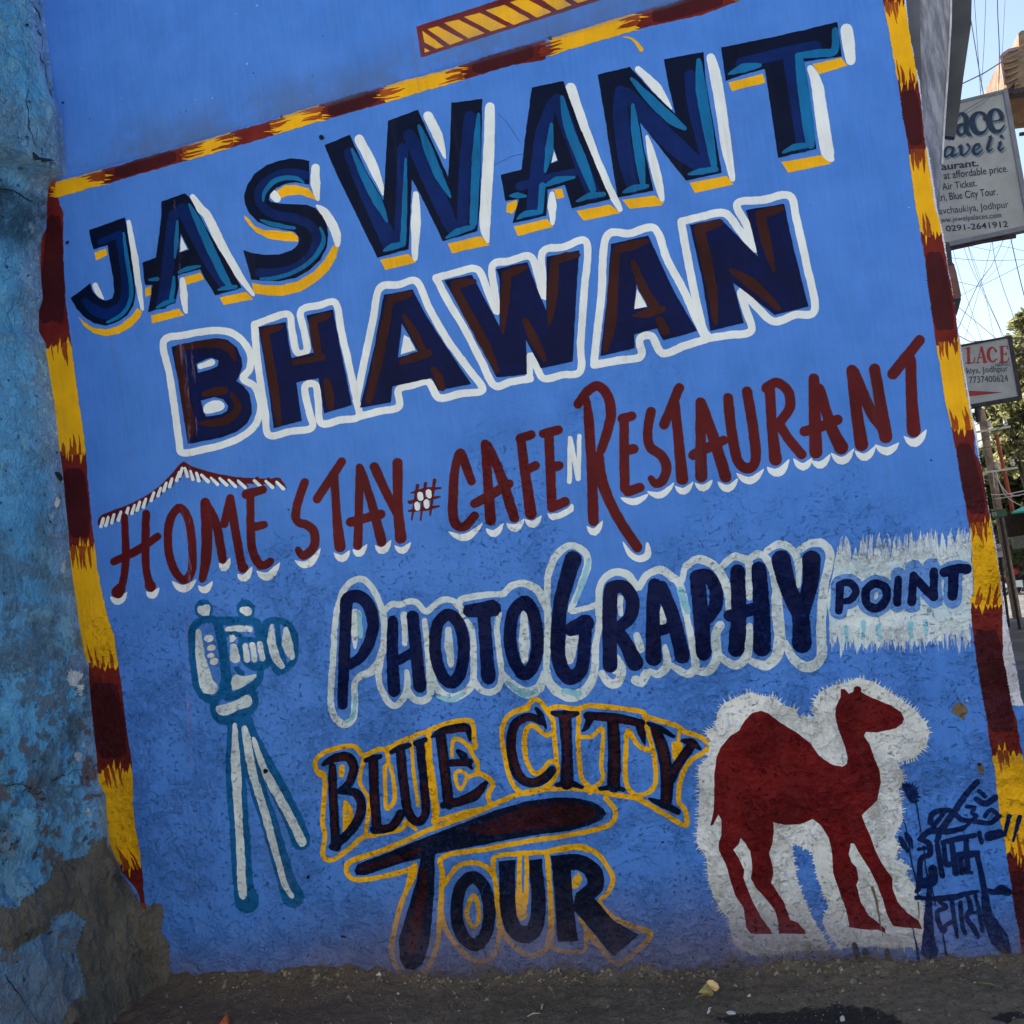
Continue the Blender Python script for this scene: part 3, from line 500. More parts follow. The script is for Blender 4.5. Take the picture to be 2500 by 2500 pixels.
W3 += [('A', S(h1, [(1462, 545), (1455, 900), (1445, 1280)], [78, 80, 90])+S(h1, [(1472, 560), (1580, 900), (1668, 1245)], [76, 85, 100])+S(h1, [(1375, 1062), (1660, 985)], 90), CR(h1, (1395, 1320), (1530, 1270), 100, 58)+CR(h1, (1605, 1280), (1758, 1230), 120, 62))]
W3 += [('Y', S(h1, [(1602, 542), (1700, 760), (1812, 980)], [94, 86, 80])+S(h1, [(1820, 505), (1822, 900), (1848, 1210)], [100, 88, 112]), CR(h1, (1790, 1280), (1945, 1250), 105, 60))]
W3 += [('#', sum([S(h2, q, w) for q, w in [([(75, 715), (20, 1040)], [34, 36, 16]), ([(150, 700), (103, 1040)], [34, 36, 16]), ([(235, 665), (195, 995)], [34, 36, 18]), ([(15, 785), (150, 755), (295, 738)], [14, 42, 18]), ([(0, 872), (150, 845), (288, 825)], [36, 42, 16]), ([(-5, 955), (150, 935), (278, 910)], [20, 42, 16])]], []), [])]
W3 += [('C', S(h2, [(585, 675), (540, 560), (480, 400), (430, 560), (412, 800), (410, 980), (440, 1085), (520, 1100), (615, 1000)], [84, 86, 78, 84, 92, 92, 92, 90, 84]), CR(h2, (370, 1150), (690, 1070), 150, 66))]
W3 += [('A', S(h2, [(715, 325), (740, 700), (765, 1045)], [88, 92, 104])+S(h2, [(740, 330), (870, 650), (988, 1020)], [70, 100, 96])+S(h2, [(612, 888), (790, 790), (938, 700)], [84, 92, 88]), CR(h2, (720, 1120), (885, 1070), 120, 62)+CR(h2, (915, 1070), (1082, 1030), 110, 66))]
W3 += [('F', S(h2, [(1042, 272), (1150, 235)], [88, 86])+S(h2, [(1050, 285), (1090, 600), (1145, 985)], [88, 94, 112])+S(h2, [(1100, 570), (1188, 528)], 86), CR(h2, (1088, 1035), (1242, 1000), 105, 62))]
W3 += [('E', S(h2, [(1262, 228), (1402, 192)], 88)+S(h2, [(1312, 240), (1330, 600), (1342, 890)], [90, 92, 94])+S(h2, [(1340, 545), (1408, 530)], 92)+S(h2, [(1342, 925), (1468, 868)], 92), P(h2, [(1300, 975), (1330, 985), (1400, 975), (1490, 930), (1530, 885), (1552, 905), (1548, 960), (1440, 1020), (1350, 1045), (1315, 1020)]))]
W3 += [('R', S(h2, [(1588, -50), (1680, -175), (1780, -222), (1868, -130), (1900, 20), (1880, 150), (1810, 380)], [86, 92, 94, 96, 98, 96, 90])+S(h2, [(1668, -110), (1690, 100), (1715, 500), (1735, 1050)], [60, 96, 96, 104])+S(h2, [(1785, 440), (1800, 620), (1880, 850), (1990, 1060), (2150, 1300)], [100, 110, 100, 100, 96]), CR(h2, (1672, 1100), (1820, 1050), 130, 66)+S(h2, [(2012, 1250), (2080, 1360), (2165, 1408), (2245, 1370), (2245, 1265)], [8, 54, 62, 72, 26]))]
W3 += [('E', S(h3, [(72, 85), (165, 62)], [90, 92])+S(h3, [(92, 110), (92, 450), (100, 745)], [88, 94, 94])+S(h3, [(115, 385), (182, 370)], 94)+S(h3, [(125, 775), (240, 735)], 92), CR(h3, (58, 830), (322, 795), 90, 64))]
W3 += [('S', S(h3, [(345, 20), (315, 200), (335, 350), (450, 440), (492, 560), (450, 670), (385, 700), (345, 650)], [94, 92, 92, 92, 96, 92, 80, 64]), CR(h3, (312, 770), (562, 690), 120, 60))]
W3 += [('T', S(h3, [(612, -205), (468, 140)], [94, 96])+S(h3, [(570, -60), (610, 350), (640, 655)], [90, 98, 118]), CR(h3, (570, 720), (742, 680), 115, 58))]
W3 += [('A', S(h3, [(812, -70), (815, 300), (820, 630)], [96, 100, 118])+S(h3, [(820, -70), (930, 250), (1050, 635)], [84, 108, 112])+S(h3, [(742, 430), (900, 350), (1030, 290)], [94, 98, 94]), CR(h3, (760, 690), (925, 660), 105, 60)+CR(h3, (975, 680), (1165, 650), 130, 64))]
W3 += [('U', S(h3, [(1072, -110), (1105, 200), (1160, 470), (1250, 555), (1330, 480), (1312, 200), (1250, -170)], [98, 98, 98, 98, 98, 100, 98]), CR(h3, (1150, 600), (1410, 560), 145, 68))]
W3 += [('R', S(h3, [(1465, -200), (1490, 200), (1520, 470)], [98, 98, 122])+S(h3, [(1432, -205), (1530, -255), (1640, -170), (1655, -20), (1560, 120)], 94)+S(h3, [(1560, 150), (1650, 285), (1768, 425)], [96, 94, 96]), CR(h3, (1440, 540), (1650, 470), 145, 76)+CR(h3, (1690, 460), (1868, 455), 135, 66))]
W3 += [('A', S(h3, [(1882, -290), (1888, 0), (1900, 400)], [104, 110, 124])+S(h3, [(1935, -200), (2040, 150), (2138, 355)], [90, 108, 140])+S(h3, [(1792, 205), (1950, 160), (2105, 95)], [96, 98, 100]), CR(h3, (1862, 480), (2038, 420), 115, 66)+CR(h3, (2045, 410), (2262, 370), 150, 70))]
W3 += [('N', S(h4, [(310, -370), (350, 0), (398, 330)], [108, 110, 130])+S(h4, [(330, -360), (480, 0), (600, 170), (628, 260)], [90, 112, 120, 120])+S(h4, [(522, -385), (570, -100), (632, 240)], [108, 110, 110]), CR(h4, (340, 390), (532, 340), 135, 66)+CR(h4, (528, 330), (752, 310), 120, 70))]
W3 += [('T', S(h4, [(948, -655), (694, -335)], [98, 108])+S(h4, [(862, -470), (872, -100), (892, 195)], [100, 108, 136]), CR(h4, (800, 250), (1012, 190), 150, 76))]
for ch, body, cr_ in W3:
    L_ = [('white', cr_, 1), ('maroon', body, 2)]
    if ch == '#': L_ = [('maroon', body, 1), ('white', sum([S(h2, q, 52) for q in ([(100, 800), (105, 835)], [(180, 778), (185, 812)], [(72, 895), (75, 928)], [(160, 872), (165, 908)])], []), 2)]
    flat('letter', L_, wall, 'dark red brush letter %s with a white crescent beneath' % ch if ch != '#' else 'small dark red hash with four white dots')
flat('letter', [('white', S(h2, [(1515, 268), (1508, 680)], [42, 46])+S(h2, [(1518, 280), (1590, 650)], [42, 50])+S(h2, [(1600, 250), (1596, 650)], [42, 42]), 1)], wall, 'small white letter N')

# --- PHOTOGRAPHY: brushed white outlines, then fat navy letters
p1, p2, p3, p4 = (1, 3), (2, 3), (3, 3), (4, 3)
PO = (S(p1, [(1460, -335), (1340, -270), (1265, -110), (1228, 100), (1212, 400), (1192, 650), (1190, 850), (1230, 970), (1320, 1040), (1400, 970), (1415, 800), (1425, 620), (1590, 520), (1675, 350), (1695, 100), (1650, -110), (1560, -275)], [60, 60, 58, 56, 60, 60, 62, 66, 72, 70, 62, 60, 80, 70, 66, 62, 60], True)
 + S(p1, [(1422, -20), (1415, 150), (1420, 310)], [70, 66, 30])+S(p1, [(1880, 0), (1890, 280)], [60, 46])
 + S(p1, [(1690, 300), (1640, 560), (1680, 740), (1775, 860), (1870, 800), (1915, 650), (1905, 540)], [50, 60, 62, 66, 62, 60, 50])
 + S(p2, [(-20, 600), (-10, 740), (90, 815), (190, 760), (190, 560), (165, 250), (140, 60)], [56, 66, 72, 68, 62, 60, 50])
 + S(h2, [(-240, 1900), (-170, 1835), (-90, 1840), (-20, 1815), (60, 1815), (150, 1905), (220, 1860), (300, 1800), (400, 1800), (480, 1870), (500, 1932)], 58)
 + S(h2, [(460, 1850), (490, 1790), (600, 1765), (740, 1745), (870, 1740), (920, 1700), (980, 1655), (1080, 1640), (1200, 1695), (1270, 1820), (1300, 1932), (1300, 2200), (1290, 2420)], [70, 64, 62, 64, 62, 66, 70, 72, 76, 74, 60, 60, 60])
 + S(h2, [(1310, 1900), (1295, 1780), (1310, 1560), (1370, 1400), (1460, 1305), (1560, 1288), (1655, 1350), (1680, 1460), (1630, 1620), (1560, 1800), (1530, 1900), (1770, 1840)], [50, 66, 70, 72, 70, 68, 72, 72, 66, 60, 56, 56])
 + S(p2, [(205, 500), (250, 680), (380, 785), (500, 750), (595, 640), (605, 400), (590, 150), (535, 60)], [50, 62, 84, 76, 66, 60, 56, 44])
 + S(p2, [(600, 560), (640, 680), (740, 735), (840, 690), (870, 560), (845, 350), (820, 120), (850, 0)], [40, 60, 64, 60, 56, 56, 56, 50])
 + S(p2, [(880, 560), (960, 660), (1100, 740), (1220, 690), (1290, 520)], [60, 84, 104, 100, 60])+S(p2, [(365, 140), (372, 300), (392, 470)], [56, 84, 60])+S(p2, [(1080, 0), (1082, 250), (1085, 430)], [60, 104, 60])
 + S(p2, [(1290, 500), (1330, 660), (1440, 750), (1560, 770), (1680, 690), (1745, 520), (1755, 300), (1790, 100), (1790, 0)], [60, 84, 100, 112, 92, 72, 66, 66, 50])+S(p2, [(1540, 170), (1530, 260), (1510, 430)], [110, 120, 84])
 + S(h3, [(-145, 1932), (-142, 1700), (-90, 1590), (20, 1530), (140, 1570), (215, 1680), (245, 1650), (310, 1560), (430, 1510), (530, 1570), (620, 1660), (680, 1932)], [64, 66, 70, 74, 76, 70, 60, 74, 80, 80, 80, 70])
 + S(h3, [(640, 1620), (670, 1490), (790, 1410), (930, 1465), (1030, 1590), (1080, 1760), (1090, 1900)], [50, 64, 78, 84, 84, 84, 80])
 + S(h3, [(1015, 1480), (1120, 1390), (1225, 1410), (1270, 1460), (1275, 1770)], [60, 74, 74, 76, 66])+S(h3, [(1260, 1420), (1350, 1365), (1430, 1400), (1500, 1550), (1540, 1800), (1545, 1932)], [56, 72, 76, 80, 84, 80])
 + S(h3, [(1440, 1330), (1560, 1268), (1680, 1330), (1735, 1450), (1738, 1670)], [60, 76, 76, 76, 40])+S(h3, [(1740, 1330), (1840, 1265), (1960, 1262), (2030, 1350), (2020, 1480), (1980, 1650), (1955, 1932), (1950, 2100), (1950, 2330), (1830, 2430), (1700, 2360), (1610, 2200)], [60, 76, 80, 84, 84, 84, 90, 90, 104, 100, 90, 60])
 + S(p3, [(-120, 560), (-40, 650), (30, 640), (70, 520), (25, 400)], [70, 90, 90, 80, 50])+S(p3, [(200, 620), (250, 640), (300, 560)], 92)+S(p3, [(340, 540), (420, 560), (500, 470), (475, 300)], [60, 80, 84, 46])
 + S(p3, [(210, 200), (250, 330)], [70, 76])+S(p3, [(545, 480), (680, 560), (765, 480), (720, 200), (675, 0)], [56, 80, 76, 66, 60])+S(p3, [(780, 530), (890, 530), (965, 400), (960, 180), (1000, 100)], [70, 88, 90, 90, 80])
 + S(p3, [(1000, 400), (1130, 480), (1235, 420), (1270, 260), (1275, 110)], [70, 84, 84, 76, 60])+S(p3, [(1290, 440), (1430, 480), (1535, 380), (1560, 200), (1540, 0), (1530, -200)], [70, 92, 110, 110, 110, 90])
 + S(p3, [(455, -60), (455, 60)], [44, 76])+S(p3, [(50, -150), (60, 0)], [66, 44])+S(p3, [(30, 440), (10, 520)], [60, 90]))
flat('lettering_outline', [('white2', fringe(PO, 0) if False else PO, 1)], wall, 'brushed white outline round PHOTOGRAPHY', jit=1.3)
PH = [('P', S(p1, [(1335, -130), (1330, 100), (1312, 500), (1300, 850)], [120, 112, 108, 96])+S(p1, [(1330, -90), (1350, -150), (1440, -172), (1530, -110), (1588, 60), (1560, 240), (1480, 390), (1370, 480)], [110, 120, 124, 120, 116, 110, 104, 90])),
 ('H', S(p1, [(1775, 60), (1770, 400), (1788, 720)], [104, 110, 122])+S(p1, [(1810, 440), (1990, 345)], [90, 100])+S(p2, [(30, 20), (60, 300), (98, 680)], [116, 118, 122])),
 ('O', S(p2, [(350, 5), (260, 110), (243, 350), (300, 560), (395, 645), (480, 550), (512, 330), (490, 150), (430, 40)], 114, True)),
 ('T', P(p2, [(515, -90), (650, -110), (790, -140), (860, -95), (862, -30), (830, 15), (550, 30), (505, -10)])+S(p2, [(700, -20), (722, 300), (745, 590)], [118, 124, 138])),
 ('O', S(p2, [(1070, -118), (975, 0), (948, 230), (990, 440), (1085, 562), (1180, 450), (1208, 250), (1180, 30), (1130, -80)], 122, True)),
 ('G', S(p2, [(1542, -515), (1490, -350), (1425, -100), (1400, 200), (1412, 440), (1500, 590), (1620, 520), (1650, 300), (1658, 150)], [166, 150, 138, 138, 140, 150, 128, 122, 120])+S(p2, [(1525, 140), (1660, 85)], [130, 170])),
 ('R', S(p3, [(-38, -210), (-45, 100), (-40, 480)], [130, 138, 140])+S(p3, [(-30, -250), (90, -258), (172, -130), (150, 20), (50, 120)], [120, 130, 130, 128, 110])+S(p3, [(30, 150), (120, 300), (195, 455)], [116, 136, 162])),
 ('A', S(p3, [(385, -270), (362, 0), (372, 410)], [140, 128, 156])+S(p3, [(440, -255), (545, 0), (642, 390)], [130, 132, 150])+S(p3, [(400, 165), (560, 110)], 100)),
 ('P', S(p3, [(782, -350), (815, 0), (842, 360)], [146, 146, 148])+S(p3, [(780, -360), (870, -365), (950, -260), (955, -90), (880, 40)], [120, 126, 128, 130, 110])),
 ('H', S(p3, [(1162, -405), (1172, 0), (1150, 320)], [138, 144, 160])+S(p3, [(1362, -432), (1390, 0), (1392, 310)], [138, 158, 176])+S(p3, [(1090, 10), (1380, -70)], [120, 120])),
 ('Y', S(p3, [(1572, -515), (1640, -250), (1750, 0), (1768, 270)], [186, 160, 160, 192])+S(p3, [(1858, -515), (1850, -300), (1775, -20)], [184, 150, 140]))]
for ch, body in PH:
    flat('letter', [('gap', sum([fringe([q], 0) for q in []], []), 2), ('navy2', body, 3)], wall, 'fat navy letter %s in a brushed white outline' % ch, jit=1.1)
tq = S(p1, [(1455, -20), (1470, 200)], [46, 50])+S(p1, [(1330, 1010), (1400, 950), (1420, 760)], [40, 44, 30])+S(p2, [(260, 770), (400, 800), (520, 740)], [30, 56, 30])+S(p2, [(920, 640), (1080, 750), (1200, 720)], [30, 70, 40])+S(p2, [(1450, 720), (1600, 750)], [50, 60])+S(h2, [(1690, 1420), (1640, 1620), (1560, 1820)], [40, 50, 30])+S(h3, [(620, 1700), (690, 1900)], [70, 60])
M['aqua'] = paint('pale_turquoise_paint', (.24, .52, .66), .5, .25, wear=.6)
flat('turquoise_touches', [('aqua', tq, 2)], wall, 'pale turquoise touches in the white outline', jit=1.5)

# --- POINT on its icy burst
spk = []; rnd = random.Random(5)
x = 150
tops = [(170, 1300), (210, 1290), (265, 1250), (345, 1290), (410, 1330), (545, 1310), (632, 1260), (710, 1230), (757, 1180), (865, 1140), (955, 1140), (1018, 1145), (1098, 1130), (1162, 1150), (1245, 1165), (1325, 1170), (1388, 1160), (1425, 1290)]
bt = [(115, 1610), (140, 1480)]
for i, (x, y) in enumerate(tops):
    bt.append((x, y))
    if i < len(tops)-1:
        nx = tops[i+1][0]; k = max(1, int((nx-x)/46))
        for j in range(k):
            m = x+(nx-x)*(j+.5)/k; base = 1420-(m-150)*.085; bt.append((m, base+rnd.uniform(-12, 30)))
            if j < k-1: bt.append((x+(nx-x)*(j+1)/k, base-rnd.uniform(10, 60)))
bt += [(1445, 1500), (1450, 1700), (1430, 1900)]
lows = [(1440, 2060), (1400, 2220), (1330, 2110), (1300, 2140), (1215, 2150), (1150, 2190), (1015, 2200), (925, 2240), (830, 2190), (790, 2220), (715, 2280), (650, 2210), (560, 2250), (440, 2260), (355, 2310), (300, 2210), (205, 2350), (150, 2210), (100, 2215)]
for i, (x, y) in enumerate(lows):
    bt.append((x, y))
    if i < len(lows)-1: bt.append(((x+lows[i+1][0])/2, min(y, lows[i+1][1])-rnd.uniform(40, 80)))
bt += [(95, 2000), (70, 1800)]
POI = [('P', S(h4, [(195, 1650), (192, 1800), (185, 1900)], [76, 76, 72])+S(h4, [(195, 1645), (290, 1632), (348, 1710), (300, 1790), (215, 1812)], [66, 72, 76, 70, 56])),
 ('O', S(h4, [(540, 1640), (445, 1700), (450, 1830), (540, 1875), (625, 1800), (630, 1690)], 82, True)),
 ('I', S(h4, [(745, 1600), (735, 1820)], [72, 84])), ('N', S(h4, [(890, 1565), (872, 1815)], [78, 82])+S(h4, [(895, 1570), (990, 1680), (1075, 1765)], [70, 84, 84])+S(h4, [(1080, 1525), (1082, 1765)], [80, 86])),
 ('T', S(h4, [(1175, 1535), (1280, 1500), (1385, 1502)], [92, 80, 106])+S(h4, [(1265, 1540), (1258, 1755)], [108, 100]))]
def grow(faces, k):                   # same strokes, wider: the blue gap kept clear round each letter
    return faces
gapf = (S(h4, [(195, 1650), (192, 1800), (185, 1900)], 170)+S(h4, [(195, 1645), (290, 1632), (348, 1710), (300, 1790), (215, 1812)], 165)+S(h4, [(540, 1640), (445, 1700), (450, 1830), (540, 1875), (625, 1800), (630, 1690)], 165, True)
 +S(h4, [(748, 1560), (735, 1840)], 150)+S(h4, [(890, 1505), (872, 1840)], 165)+S(h4, [(895, 1500), (990, 1640), (1085, 1790)], 170)+S(h4, [(1060, 1480), (1082, 1770)], 160)+S(h4, [(1175, 1535), (1280, 1490), (1370, 1495)], 140)+S(h4, [(1265, 1540), (1258, 1790)], 175))
vl = []; rnd = random.Random(11)
for i in range(95):
    x_ = rnd.uniform(150, 1425); b_ = 1400-(x_-150)*.085; l_ = rnd.uniform(60, 210); vl += S(h4, [(x_, b_+60), (x_+rnd.uniform(-6, 22), b_-l_*.5), (x_+rnd.uniform(-4, 30), b_-l_)], [rnd.uniform(26, 50), rnd.uniform(14, 30), 3])
for i in range(80):
    x_ = rnd.uniform(100, 1425); l_ = rnd.uniform(60, 190); vl += S(h4, [(x_, 2060), (x_+rnd.uniform(0, 14), 2150), (x_+rnd.uniform(0, 22), 2150+l_*.8)], [rnd.uniform(26, 50), rnd.uniform(14, 30), 3])
_s = NT('thin_white_veil'); _n = _s.noise(30, 5, .7, stretch=(2, 1, .5)); _s.put(_s.b.inputs['Base Color'], (.68, .80, .88)); _s.put(_s.b.inputs['Alpha'], _s.rng(_n, .30, .62, .2, .85)); _h, *_ = plaster_relief(_s); _s.bump(_h, RELIEF); M['veil'] = _s.m
flat('brushed_veil', [('veil', vl, 2)], wall, 'thin white brush strokes feathering out round the word POINT', jit=1.0)
flat('burst', [('ice', P(h4, bt), 1), ('aqua', S(h4, [(420, 2010), (410, 2160)], [50, 30])+S(h4, [(560, 2050), (570, 2180)], [60, 30])+S(h4, [(860, 2020), (870, 2150)], [60, 30])+S(h4, [(1000, 2000), (1010, 2110)], [50, 30])+S(h4, [(250, 2060), (260, 2180)], [50, 26]), 2), ('gap', gapf, 3)], wall, 'icy white burst behind the word POINT', jit=1.4)
for ch, body in POI: flat('letter', [('navy2', body, 4)], wall, 'small navy letter %s on the icy white burst' % ch, jit=1.2)

# --- film camera on tripod
q1 = (1, 3)
CAMT = (S(q1, [(-60, 70), (-118, 160), (-108, 420), (-60, 700), (40, 800), (150, 760), (190, 600), (180, 420)], 78)+S(q1, [(-60, 70), (20, 50), (100, 60), (150, 200), (190, 450), (220, 690)], [70, 70, 80, 92, 92, 100])
 +S(q1, [(100, 62), (300, 62), (470, 70), (510, 180), (500, 250), (360, 240), (340, 340), (395, 460), (520, 500), (620, 440)], [80, 84, 84, 78, 70, 52, 50, 60, 76, 60])
 +S(q1, [(590, 70), (740, 70), (835, 160), (855, 300), (830, 450), (700, 545), (640, 470), (585, 400), (560, 200)], [66, 70, 66, 60, 66, 66, 60, 64, 60], True)+S(q1, [(685, 100), (705, 300), (750, 450)], [44, 56, 50])
 +S(q1, [(520, 470), (520, 600), (440, 690), (300, 760), (200, 780)], [70, 60, 80, 90, 70])+S(q1, [(170, 190), (240, 190), (325, 190), (335, 230)], 44)+S(q1, [(300, 510), (350, 555)], [50, 60])
 +S(q1, [(105, 810), (85, 900), (160, 990), (330, 950), (465, 860), (465, 740)], [66, 70, 100, 120, 76, 66])+P(q1, [(110, 960), (420, 920), (440, 960), (480, 1080), (560, 1260), (220, 1240), (215, 1060)])
 +S(q1, [(-12, -58), (-8, -40)], 170)+S(q1, [(385, -60), (388, -30)], 170)
 +S(q1, [(290, 1080), (290, 1500), (325, 2000), (365, 2550), (395, 2700)], [150, 190, 185, 190, 240])+S(q1, [(420, 1100), (460, 1500), (620, 2000), (760, 2480), (830, 2660)], [130, 150, 165, 170, 220])+S(q1, [(480, 1200), (640, 1550), (820, 1900), (905, 2130)], [110, 165, 180, 190]))
CAMW = (S(q1, [(-30, -40), (10, -30), (20, -60)], [80, 100, 70])+S(q1, [(360, -40), (400, -30)], [60, 90])+S(q1, [(-60, 160), (-40, 400), (30, 680), (60, 690)], [44, 90, 150, 130])+S(q1, [(210, 138), (330, 130), (430, 142)], [46, 60, 50])+P(q1, [(230, 195), (275, 192), (300, 225), (270, 262), (235, 262)])+S(q1, [(275, 310), (285, 410)], [70, 96])
 +S(q1, [(385, 300), (400, 430)], [52, 62])+S(q1, [(450, 285), (470, 430)], [54, 50])+S(q1, [(515, 275), (545, 415)], [52, 56])+S(q1, [(635, 105), (630, 250), (670, 400), (730, 490)], [30, 84, 84, 50])+S(q1, [(768, 140), (780, 280), (820, 400)], [46, 110, 60])
 +O(q1, [(270, 570), (380, 580), (485, 560), (470, 605), (380, 670), (300, 712), (255, 700)])+O(q1, [(105, 870), (250, 830), (400, 755), (440, 790), (430, 860), (320, 900), (200, 955), (125, 930)])
 +S(q1, [(285, 1040), (288, 1250), (298, 1500), (325, 2000), (355, 2600), (372, 2670)], [40, 70, 92, 76, 84, 30])+S(q1, [(375, 1070), (400, 1200), (455, 1500), (590, 1950), (740, 2500), (822, 2660)], [50, 84, 76, 76, 60, 46])+S(q1, [(460, 1170), (545, 1420), (660, 1650), (800, 1900), (920, 2150)], [34, 70, 84, 84, 84]))
flat('camera_drawing', [('teal2', CAMT, 1), ('white2', CAMW, 2), ('white', sum([S(q1, [(x-8, y), (x+14, y-4)], w) for x, y, w in ((40, 228, 66), (60, 318, 60), (55, 390, 44), (85, 445, 60))], []), 3)], wall, 'blue and white drawing of a film camera on a tripod', jit=1.4)

